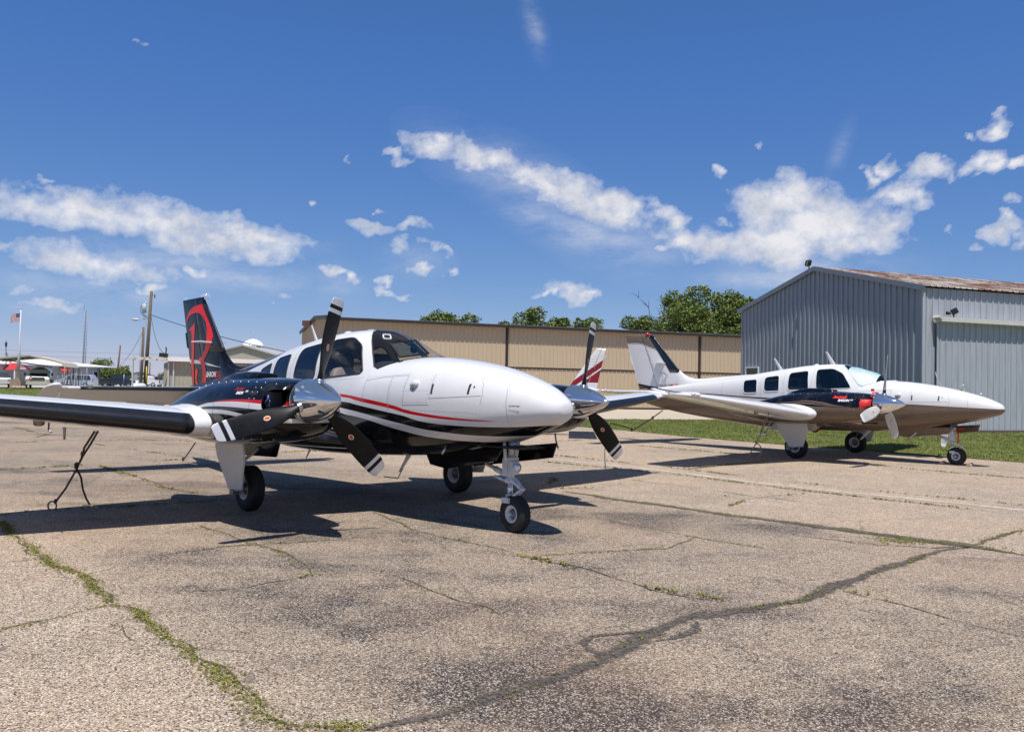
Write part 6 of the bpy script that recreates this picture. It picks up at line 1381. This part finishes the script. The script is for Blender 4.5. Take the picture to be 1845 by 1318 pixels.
# vehicles -------------------------------------------------------------
def vehicle(name, p, ang, prof, glass_, w, col, wheels, wr, lbl, cat, grp=None, extra=None, wing=None):
    """prof: side outline (x forward, z) of the body; glass_: list of side window outlines"""
    root = empty(name, (p.x, p.y, 0), R(ang), lbl, cat, grp); mb = MB(); n = len(prof); zb = max(z for x, z in prof); zs = 1.0
    secs = []
    for y, k in ((-w/2, .0), (-w/2+.06, 1), (w/2-.06, 1), (w/2, .0)):
        ring = []
        for x, z in prof:
            tuck = .0 if z < zs+.05 else (z-zs)*.28
            yy = y*(1-tuck/(w/2)) if abs(y) > .1 else y
            ring.append((x*(1 if k else .985), yy, z-(0 if k else .02)))
        secs.append(ring)
    v_, f_ = loftsecs(secs); mb.add(v_, f_, 0, False); body = mb.out('body', col, root)
    for gq in glass_:
        for q in (-1, 1):
            mb = MB(); mb.add([(x, q*(w/2-(z-zs)*.28*1+.012), z) for x, z in gq], [tuple(range(len(gq)))], 0, False); mb.out('window', M_glassd, root)
    for x in wheels:
        for q in (-1, 1):
            mb = MB(); c = (x, q*(w/2-.11), wr); mb.lathe(c, (0, q, 0), [(-.10, wr*.6), (-.10, wr*.95), (-.06, wr), (.08, wr), (.115, wr*.93), (.12, wr*.62)], 20); wo = mb.out('wheel', M_rubber, root)
            mb = MB(); mb.lathe(c, (0, q, 0), [(.10, wr*.62), (.115, wr*.60), (.07, wr*.45), (.10, wr*.15), (.10, .001)], 14); mb.out('rim', M_alu, wo)
    if extra: extra(root, w)
    return root
def lamps(root, xf, xr, w, zf, zr):
    for q in (-1, 1):
        mb = MB(); mb.box((xf, q*(w/2-.2), zf), (.08, .30, .16)); mb.out('headlight', M_lens, root); mb = MB(); mb.box((xr, q*(w/2-.08), zr), (.08, .17, .38)); mb.out('tail_light', mat('tail_red', (.45, .01, .01), .2), root)
van_prof = [(-2.55, .35), (-2.6, .9), (-2.45, 1.25), (-2.2, 1.70), (-1.9, 1.76), (.3, 1.77), (.75, 1.66), (1.55, 1.12), (2.35, .92), (2.55, .7), (2.52, .32)]
M_silver = mat('silver_paint', (.50, .52, .56), .2, .4, .5, var=.03); M_blackp = mat('dark_truck_paint', (.015, .016, .020), .15, 0, .5); M_whitep = mat('white_truck_paint', (.62, .62, .60), .25, 0, .3); M_creamp = mat('cream_truck_paint', (.55, .52, .44), .3, 0, .3)
vehicle('minivan', P(137, 697, 117), 186, van_prof, [[(-2.2, 1.1), (-2.05, 1.6), (-1.35, 1.64), (-1.35, 1.08)], [(-1.25, 1.08), (-1.25, 1.64), (-.2, 1.66), (-.2, 1.06)], [(-.1, 1.06), (-.1, 1.66), (.4, 1.66), (1.2, 1.1)]], 1.95, M_silver, (-1.55, 1.5), .34, 'silver minivan parked side-on behind the chain-link gate', 'minivan', 'vehicles parked by the office', lambda r, w: lamps(r, 2.45, -2.5, w, .75, 1.0))
pk_prof = [(-2.85, .45), (-2.9, 1.15), (-1.05, 1.15), (-1.0, 1.55), (-.75, 1.82), (.55, 1.84), (1.2, 1.32), (2.7, 1.18), (2.85, .95), (2.85, .42)]
pkw = [[(-.85, 1.25), (-.7, 1.72), (-.1, 1.74), (-.1, 1.22)], [(0, 1.22), (0, 1.74), (.5, 1.74), (1.05, 1.26)]]
vehicle('pickup_truck', P(216, 696, 128), 176, pk_prof, pkw, 2.0, M_blackp, (-1.85, 1.75), .40, 'black crew-cab pickup parked at the right end of the office building', 'pickup truck', 'vehicles parked by the office', lambda r, w: lamps(r, 2.82, -2.88, w, .95, .95))
vehicle('pickup_truck', P(262, 696, 135), 172, pk_prof, pkw, 2.0, M_whitep, (-1.85, 1.75), .40, 'white pickup behind the leaning utility pole and propane tank', 'pickup truck', 'vehicles parked by the office', lambda r, w: lamps(r, 2.82, -2.88, w, .95, .95))
vehicle('car', P(245, 694, 148), 178, van_prof, [[(-2.2, 1.1), (-2.05, 1.6), (-.3, 1.64), (-.3, 1.08)]], 1.9, M_blackp, (-1.55, 1.5), .36, 'dark vehicle parked between the black and the white pickups', 'car', 'vehicles parked by the office')
vehicle('pickup_truck', P(289, 692, 165), 176, pk_prof, pkw, 2.0, mat('grey_paint', (.12, .12, .13), .3), (-1.85, 1.75), .40, 'grey pickup seen just left of the shed post', 'pickup truck', 'vehicles parked by the office')
def placard(root, x, y, z, s):
    mb = MB(); mb.add([(x, y-s, z), (x, y, z-s), (x, y+s, z), (x, y, z+s)], [(0, 1, 2, 3)], 0, False); pl = mb.out('warning_placard', M_wfr, root)
    mb = MB()
    for k in (0, 1, 2, 3):
        a = [(0, -1), (-1, 0), (0, 1), (1, 0)][k]; b = [(-1, 0), (0, 1), (1, 0), (0, -1)][k]; i = .55
        mb.add([(x+.01, y+a[1]*s*.92, z+a[0]*s*.92), (x+.01, y+b[1]*s*.92, z+b[0]*s*.92), (x+.01, y+b[1]*s*i, z+b[0]*s*i), (x+.01, y+a[1]*s*i, z+a[0]*s*i)], [(0, 1, 2, 3)], 0, False)
    mb.out('red_border', mat('placard_red', (.6, .02, .02), .5), pl)
def front(root, w, zc, cream):
    mb = MB(); mb.box((2.88, 0, .62), (.16, w+.05, .34)); mb.out('bumper', cream, root); mb = MB(); mb.box((2.87, 0, 1.12), (.06, w*.58, .38)); g = mb.out('grille', M_dk, root)
    mb = MB()
    for z in (1.0, 1.12, 1.24): mb.box((2.91, 0, z), (.02, w*.54, .03))
    mb.out('grille_bars', M_alu, g); mb = MB(); mb.add([(1.22, -w*.36, 1.42), (1.22, w*.36, 1.42), (.66, w*.32, 1.98), (.66, -w*.32, 1.98)], [(0, 1, 2, 3)], 0, False); mb.out('windshield', M_glassd, root); placard(root, 2.95, -w*.27, 1.18, .24)
    for q in (-1, 1):
        mb = MB(); mb.box((.95, q*(w/2+.12), 1.62), (.08, .2, .3)); mb.out('mirror', M_dk, root); mb = MB(); mb.box((2.89, q*w*.41, 1.0), (.05, .24, .16)); mb.out('headlight', M_lens, root)
ft_prof = [(-.9, .5), (-.9, 1.95), (-.6, 2.12), (.55, 2.14), (1.15, 1.45), (2.72, 1.34), (2.86, 1.15), (2.86, .55)]
def fuel_extra(root, w):
    front(root, w, 1.1, M_creamp); mb = MB(); secs = []
    for x, k in ((-6.2, .86), (-6.1, .97), (-5.9, 1), (-1.3, 1), (-1.12, .97), (-1.0, .86)): secs.append([(x, 1.12*k*sg(cos(a), .85), 1.72+.66*k*sg(sin(a), .85)) for a in np.linspace(0, 2*pi, 25)[:-1]])
    v_, f_ = loftsecs(secs); mb.add(v_, f_); mb.out('tank', mat('tank_polished', (.45, .47, .50), .18, .9), root)
    mb = MB(); mb.box((-3.5, 0, .95), (5.6, 1.1, .22)); mb.box((-3.4, 1.0, .72), (3.2, .45, .6)); mb.box((-3.4, -1.0, .72), (3.2, .45, .6)); mb.box((-3.4, 0, 2.42), (4.2, .7, .10)); mb.out('chassis', M_dk, root)
tp = P(84, 698, 97.2); vehicle('fuel_truck', tp+Vector((-.9, 0, 0)), -64, ft_prof, [[(-.4, 1.45), (-.4, 2.0), (.45, 2.0), (.95, 1.48)]], 2.45, M_creamp, (-4.6, 1.9), .52, 'cream fuel truck with polished tank parked under the carport', 'fuel truck', None, fuel_extra)
vehicle('pickup_truck', P(0, 700, 96.8), -58, ft_prof[:1]+[(-.9, 1.5), (-.7, 1.75), (.45, 1.78), (1.1, 1.25)]+[(2.72, 1.15), (2.86, 1.0), (2.86, .5)], [[(-.6, 1.2), (-.5, 1.65), (.4, 1.65), (.9, 1.22)]], 2.0, M_whitep, (-2.2, 1.9), .42, 'white pickup with red diamond placard, cut off by the left frame edge', 'pickup truck', None, lambda r, w: (lamps(r, 2.86, -.95, w, .95, .9), placard(r, 2.9, -.3, .98, .22)))
def gate():
    d = 92; a = P(137, 690, d); b = P(156, 690, d); root = empty('chain_link_gate', (a.x, a.y, 0), 0, 'chain-link gate panel in front of the silver minivan', 'gate'); w = b.x-a.x; mb = MB(); H = 1.9
    for x in (0, w): mb.tube([(x, 0, 0), (x, 0, H+.5*(x > 0))], .05, 8)
    for z in (.1, H): mb.tube([(0, 0, z), (w, 0, z)], .035, 6)
    mb.tube([(w*.5, 0, 0), (w*.5, 0, H)], .03, 6); mb.out('frame', M_galvp, root); mb = MB(); k = 0
    while k < w+H: 
        for q in (0, 1):
            x0, z0, x1, z1 = (k, 0, k-H, H) if q == 0 else (k-H, 0, k, H)
            pts = [(x0+(x1-x0)*t, z0+(z1-z0)*t) for t in np.linspace(0, 1, 9)]; pts = [p for p in pts if 0 <= p[0] <= w]
            if len(pts) > 1: mb.bar((pts[0][0], 0, pts[0][1]), (pts[-1][0], 0, pts[-1][1]), .012)
        k += .12
    mb.out('mesh', M_galvp, root)
    # low fence running left from the gate
    c = P(104, 690, 95); r2 = empty('chain_link_fence', (c.x, c.y, 0), 0, 'chain-link fence between the carport and the gate', 'fence'); X = Vector(a)-Vector(c); Ln = Vector((X.x, X.y)).length; mb = MB()
    for k in range(5): q = Vector((X.x, X.y, 0))*(k/4); mb.tube([q, q+Vector((0, 0, 1.75))], .045, 6)
    mb.tube([(0, 0, 1.72), (X.x, X.y, 1.72)], .03, 6); mb.out('fence_frame', M_galvp, r2); mb = MB()
    for k in range(int(Ln/.14)):
        q = Vector((X.x, X.y, 0))*(k*.14/Ln); mb.bar(q+Vector((0, 0, .05)), q+Vector((0, 0, 1.7)), .010)
    mb.out('mesh', M_galvp, r2)
gate()
for u, lbl in ((167, 'yellow parking block beside the minivan tail'), (120, 'yellow parking block behind the fence')):
    mb = MB(); c = P(u, 695, 124); mb.box((0, 0, .09), (1.8, .2, .18)); o = mb.out('parking_block', mat('yellow_block', (.60, .38, .02), .7)); o.location = (c.x, c.y, 0); tag(o, lbl, 'parking block', 'parking blocks')
def propane():
    c = P(249, 692, 78); root = empty('propane_tank', (c.x, c.y, 0), 0, 'white propane tank at the foot of the leaning utility pole', 'propane tank'); mb = MB(); mb.lathe((-.1, -.8, .62), (.15, 1, 0), [(-.08, .01), (-.05, .16), (.05, .28), (.2, .34), (1.5, .34), (1.65, .28), (1.75, .01)], 20); mb.out('tank', M_wfr, root)
    mb = MB(); mb.lathe((-.02, -.2, .95), (0, 0, 1), [(0, .14), (.22, .14), (.25, .05)], 12); mb.out('dome', M_wfr, root); mb = MB(); mb.box((0, -.5, .14), (.5, .1, .28)); mb.box((.05, .5, .14), (.5, .1, .28)); mb.out('feet', M_dk, root)
    b = P(244, 686, 80); mb = MB(); mb.box((0, 0, 0), (.45, .15, .62)); mb.bar((0, .1, -1.4), (0, .1, .4), .06); o = mb.out('meter_box', mat('meter_grey', (.35, .37, .40), .5)); o.location = (b.x, b.y, 1.45); tag(o, 'grey electric meter box on a post beside the propane tank', 'meter box')
    b = P(222, 690, 76); mb = MB(); mb.tube([(0, 0, 0), (.05, 0, 1.75)], .035, 8); o = mb.out('fence_post', M_steel); o.location = (b.x, b.y, 0); tag(o, 'single rusty fence post in front of the black pickup', 'post')
propane()
def far_houses():
    for u0, u1, vt, d, lbl, c in ((225, 258, 669, 260, 'low dark-roofed building behind the pickups', (.05, .05, .055)), (262, 306, 677, 240, 'low grey-roofed building left of the shed', (.13, .13, .14))):
        a = P(u0, 690, d); b = P(u1, 690, d); zt = P(u0, vt, d).z; w = b.x-a.x; root = empty('house', (a.x, a.y, 0), 0, lbl, 'building', 'low buildings on the skyline'); mb = MB(); mb.add([(0, 0, 0), (w, 0, 0), (w, 0, zt-1.2), (0, 0, zt-1.2), (0, 8, 0), (w, 8, 0), (w, 8, zt-1.2), (0, 8, zt-1.2)], [(0, 1, 2, 3), (1, 5, 6, 2), (5, 4, 7, 6), (4, 0, 3, 7)], 0, False); mb.out('wall', mat('house_wall', (.30, .27, .24), .8), root)
        mb = MB(); e = .5; mb.add([(-e, -e, zt-1.25), (w+e, -e, zt-1.25), (w-2, 4, zt), (2, 4, zt), (w+e, 8+e, zt-1.25), (-e, 8+e, zt-1.25)], [(0, 1, 2, 3), (1, 4, 2), (3, 2, 4, 5), (5, 0, 3)], 0, False); mb.out('roof', mat('roof_shingle_%s' % ('dark' if c[0] < .1 else 'grey'), c, .8), root)
far_houses()

# ------------------------------------------------------------------ single-engine airplane beyond the nearest one
def single():
    d = 25.0; tail = P(1058, 700, d); root = empty('single_engine_airplane', (tail.x, tail.y, 0), R(176), 'white single-engine airplane with maroon tail stripes, mostly hidden by the nearest airplane', 'airplane')
    # local: x forward from the tail, y left, z up
    def white_m(t, x, y, z):
        s = t.math('MULTIPLY_ADD', x, .72, 0.0)      # stripes climb towards the rear
        q = t.math('ADD', z, s); A = band(t, q, .5, 1.67); C_ = band(t, q, 1.72, 1.91)
        c = t.mix(t.math('MULTIPLY', A, lt(t, 1.56, z)), WHITE, (.22, .010, .018)); return t.mix(C_, c, (.22, .010, .018))
    Mt = paint('single_tail_paint', white_m, .25); Mw = MATS['white_paint'] if 'white_paint' in MATS else paint('white_paint', plain(WHITE), .14)
    Zf = lambda z: (z-1.35)
    mb = MB()
    def fs(z, f0, f1): 
        xl = .53-.68*(z-1.43); xe = -.28-.215*(z-1.43); return [(x, y, z) for x, y in section(xl, xl-xe, 0, .08 if z < 2.45 else .05, f0, f1, 0, 0, 10)]
    v_, f_ = loftsecs([fs(z, 0, .62) for z in span(1.30, 2.5, .15)+[2.55, 2.57]]); mb.add(v_, f_)
    for z in np.arange(1.5, 2.4, .085): 
        q = fs(z, .1, .6); 
        for a, b in zip(q[1:10], q[2:11]): mb.bar(a, b, .008, .01)
    mb.out('fin', Mt, root); mb = MB(); v_, f_ = loftsecs([fs(z, .635, 1) for z in span(1.30, 2.5, .15)+[2.56]]); mb.add(v_, f_)
    for z in np.arange(1.5, 2.4, .085):
        q = fs(z, .66, .98)
        for a, b in zip(q[1:10], q[2:11]): mb.bar(a, b, .008, .01)
    mb.out('rudder', Mt, root); mb = MB(); mb.sphere((-.52, 0, 2.30), .05, 8); mb.out('beacon', M_lens, root)
    mb = MB(); secs = []
    for x, w, zt, zb in ((-.35, .05, 1.38, 1.22), (0, .12, 1.42, 1.05), (1.0, .24, 1.50, .85), (2.2, .42, 1.66, .68), (2.9, .52, 1.92, .60), (3.4, .56, 2.02, .56), (4.2, .57, 2.02, .54), (4.7, .56, 1.78, .54), (5.0, .54, 1.55, .55), (5.8, .46, 1.46, .58), (6.4, .34, 1.36, .66), (6.5, .2, 1.2, .8)):
        zc = (zt+zb)/2; secs.append([(x, w*sg(cos(a), .7), zc+(zt-zb)/2*sg(sin(a), .75)) for a in np.linspace(0, 2*pi, 33)[:-1]])
    v_, f_ = loftsecs(secs); mb.add(v_, f_); mb.out('fuselage', Mw, root)
    for q in (-1, 1):
        for a, b in ((2.75, 3.35), (3.42, 4.0), (4.05, 4.55)):
            mb = MB(); zt = 1.85 if a > 3 else 1.80; mb.add([(a, q*.545, 1.50), (b, q*.565, 1.50), (b-(.15 if a > 4 else 0), q*.47, zt), (a+.05, q*.46, zt)], [(0, 1, 2, 3)], 0, False); mb.out('window', M_glassd, root)
        mb = MB(); v_, f_ = loftsecs([[(x, q*y, z) for x, z in section(4.35, 1.6, .70+.11*y, .13 if y < 4.6 else .06, 0, 1, .02, 0, 10)] for y in (.4, 1, 2, 3, 4, 4.6, 4.75)]); mb.add(v_, f_); mb.out('wing', Mw, root)
        mb = MB(); v_, f_ = loftsecs([[(x, q*y, z) for x, z in section(.42, .80, 1.30, .09 if y < 1.9 else .05, 0, 1, 0, 0, 10)] for y in (.03, .6, 1.2, 1.85, 1.95)]); mb.add(v_, f_); st = mb.out('stabilator', Mw, root)
        mb = MB(); mb.add([(.30, q*.9, 1.348), (-.35, q*1.15, 1.318), (-.35, q*1.3, 1.318), (.25, q*1.08, 1.348)], [(0, 1, 2, 3)], 0, False); mb.add([(.30, q*1.25, 1.348), (-.35, q*1.4, 1.318), (-.35, q*1.44, 1.318), (.25, q*1.32, 1.348)], [(0, 1, 2, 3)], 0, False); mb.out('stripe', mat('maroon', (.22, .010, .018), .3), st)
        mb = MB(); mb.tube([(3.6, q*1.5, .8), (3.6, q*1.55, .2)], .04, 8); g = mb.out('main_gear', M_gearw, root); mb = MB(); mb.lathe((3.6, q*1.62, .2), (0, 1, 0), [(-.08, .08), (-.08, .17), (-.03, .2), (.03, .2), (.08, .17), (.08, .08), (.05, .001)], 20); mb.out('tyre', M_rubber, g)
    mb = MB(); mb.tube([(5.5, 0, .7), (5.55, 0, .2)], .035, 8); g = mb.out('nose_gear', M_gearw, root); mb = MB(); mb.lathe((5.55, 0, .18), (0, 1, 0), [(-.07, .07), (-.07, .15), (-.03, .18), (.03, .18), (.07, .15), (.07, .07), (.05, .001)], 20); mb.out('tyre', M_rubber, g)
    mb = MB(); mb.lathe((6.5, 0, 1.08), (1, 0, 0), [(0, .17), (.1, .16), (.3, .08), (.36, .005)], 20); pr = mb.out('propeller', Mw, root)
    for s_ in (-1, 1): mb = MB(); mb.bar((6.6, 0, 1.08), (6.6, s_*.55, 1.08+s_*.75), .10, .02); mb.out('blade', M_blade_dk, pr)
    for x, h, k in ((2.30, 1.70, .0), (1.9, 1.62, .0), (1.65, 1.58, 0)):
        mb = MB(); mb.tube([(x, .0, h-.03), (x-.17, .0, h+.26)], [.008, .004], 5); mb.out('whip_antenna', M_whitem, root)
single()

# ------------------------------------------------------------------ tie-down ropes, chocks
M_rope = mat('rope', (.085, .07, .055), .9, var=.4, vscale=60, bump=.6); M_rope2 = mat('pale_rope', (.26, .22, .17), .9, var=.3, vscale=60)
def local(k, x, y, z):
    T, a, p = ((.0609, 8.3222), -47.69, .8186) if k == 1 else ((9.0546, 17.2656), -45.77, -.1653)
    return Matrix.Translation((T[0], T[1], 0)) @ Matrix.Rotation(R(a), 4, 'Z') @ Matrix.Translation((-2.72, 0, 0)) @ Matrix.Rotation(-R(p), 4, 'Y') @ Matrix.Translation((2.72, 0, 0)) @ Vector((x, y, z))
def rope(name, strands, m, lbl, knots=(), r=.011):
    root = empty(name, (strands[0][-1][0], strands[0][-1][1], 0), 0, lbl, 'rope', 'tie-down ropes'); o0 = root.location
    for s_ in strands:
        q = []
        for i in range(len(s_)-1):
            a, b = Vector(s_[i]), Vector(s_[i+1])
            for k in range(4): q.append(a.lerp(b, k/4)-o0)
        q.append(Vector(s_[-1])-o0); mb = MB(); mb.tube(q, r, 7); mb.out('strand', m, root)
    for c, s_ in knots:
        mb = MB(); c = Vector(c)-o0
        for j in range(4): mb.lathe(c+Vector((0, 0, (j-1.5)*s_*.45)), (random.uniform(-.4, .4), random.uniform(-.4, .4), 1), [(-.3*s_, s_*.5), (0, s_*.85), (.3*s_, s_*.5)], 10)
        mb.out('knot', m, root)
def at(u, v, d): return tuple(P(u, v, d))
E1 = Vector(P(171, 776, local(1, -2.7, -3.07, .91).y)); dd = E1.y
rope('tie_down_rope', [[tuple(E1), at(152, 806, dd-.05), at(148, 822, 9.25), at(138, 845, 9.2), at(118, 880, 9.15), at(103, 900, 9.12), at(99, 907, 9.12)],
    [tuple(E1+Vector((.03, 0, 0))), at(163, 800, dd-.05), at(150, 820, 9.25), at(141, 838, 9.2)],
    [at(139, 845, 9.2), at(146, 860, 9.3), at(149, 880, 9.4), at(155, 897, 9.5), at(162, 909, 9.55)]], M_rope, 'knotted tie-down rope under the near wing, ending in a hook on the ramp', [(at(149, 817, 9.25), .028), (at(138, 838, 9.2), .033), (at(100, 902, 9.12), .020)])
mb = MB(); c = P(94, 912, 9.12); mb.tube([c+Vector((.045*cos(a)*(1+.2*sin(a)), 0, .055*sin(a))) for a in np.linspace(-1.2, 4.6, 14)], .009, 8); o = mb.out('hook', M_steel); tag(o, 'steel snap hook at the lower end of the near tie-down rope', 'hook')
a = local(1, -5.0, -.0, .62); T0 = P(330, 828, 14.8); rope('tie_down_rope', [[tuple(P(352, 797, 14.3)), tuple(P(342, 812, 14.5)), (T0.x, T0.y, .02)]], M_rope, 'short tie-down rope hanging behind the near wing root', [((T0.x, T0.y, .04), .03)])
e = local(1, -2.9, 5.2, 1.22); rope('tie_down_rope', [[tuple(P(1194, 739, e.y)), tuple(P(1176, 752, e.y+.1)), tuple(P(1142, 774, e.y+.3)), tuple(P(1128, 769, e.y+.4)), tuple(P(1100, 762, e.y+.6)), (P(1090, 780, 19).x, 19, .02)]], M_rope, 'slack tie-down rope from the far wing tip of the nearest airplane', [(tuple(P(1176, 752, e.y+.1)), .025), (tuple(P(1138, 774, e.y+.3)), .025)], .009)
e = local(2, -2.9, -3.3, .93); rope('tie_down_rope', [[tuple(P(1383, 752, e.y)), tuple(P(1372, 778, e.y)), tuple(P(1363, 797, e.y)), tuple(P(1354, 812, e.y)), tuple(P(1345, 828, e.y))], [tuple(P(1379, 752, e.y)), tuple(P(1371, 776, e.y))], [tuple(P(1363, 797, e.y)), tuple(P(1370, 803, e.y)), tuple(P(1372, 815, e.y)), tuple(P(1366, 827, e.y)), tuple(P(1358, 831, e.y))]], M_rope2, 'looped tie-down rope under the near wing of the taupe airplane', [(tuple(P(1372, 777, e.y)), .03), (tuple(P(1363, 797, e.y)), .035)], .011)
mb = MB(); q = [P(1000, 780, 13), P(1002, 795, 13), P(1006, 808, 13)]; mb.tube(q, .012, 6); tag(mb.out('belly_probe', M_dk), 'thin dark probe hanging behind the nose of the nearest airplane', 'probe')
for x, lb in ((-.26, 'pale wooden chock behind the nose wheel of the taupe airplane'), (.25, 'pale wooden chock ahead of the nose wheel of the taupe airplane')):
    mb = MB(); secs = [[(-.05, y, .0), (.05, y, .0), (.025, y, .055), (-.025, y, .055)] for y in (-.14, .14)]; v_, f_ = loftsecs(secs); mb.add(v_, f_, 0, False); p = local(2, x, 0, 0); o = mb.out('chock', mat('chock_wood', (.40, .32, .18), .8)); o.location = (p.x, p.y, .005); o.rotation_euler = (0, 0, R(-40)); tag(o, lb, 'wheel chock', 'wheel chocks')
EMB_O = (-8.628, 3.0344); EMB_X = (.0034825, -.0001536); EMB_Z = (.0000864, -.0013911)
Twin('twin_engine_airplane', (.0609, 8.3222), -47.69, .8186, dict(kind=1, elev=30, blade=(79, 79), doormat=M_blk,
     label='nearest twin-engine airplane, glossy white and black with a big red letter on its tail'))
Twin('twin_engine_airplane', (9.0546, 17.2656), -45.77, -.1653, dict(kind=2, elev=10, blade=(79, 20), doormat=mat('taupe_door', TAUPE, .3),
     label='white and taupe twin-engine airplane with red engine plugs parked in front of the grey hangar'))
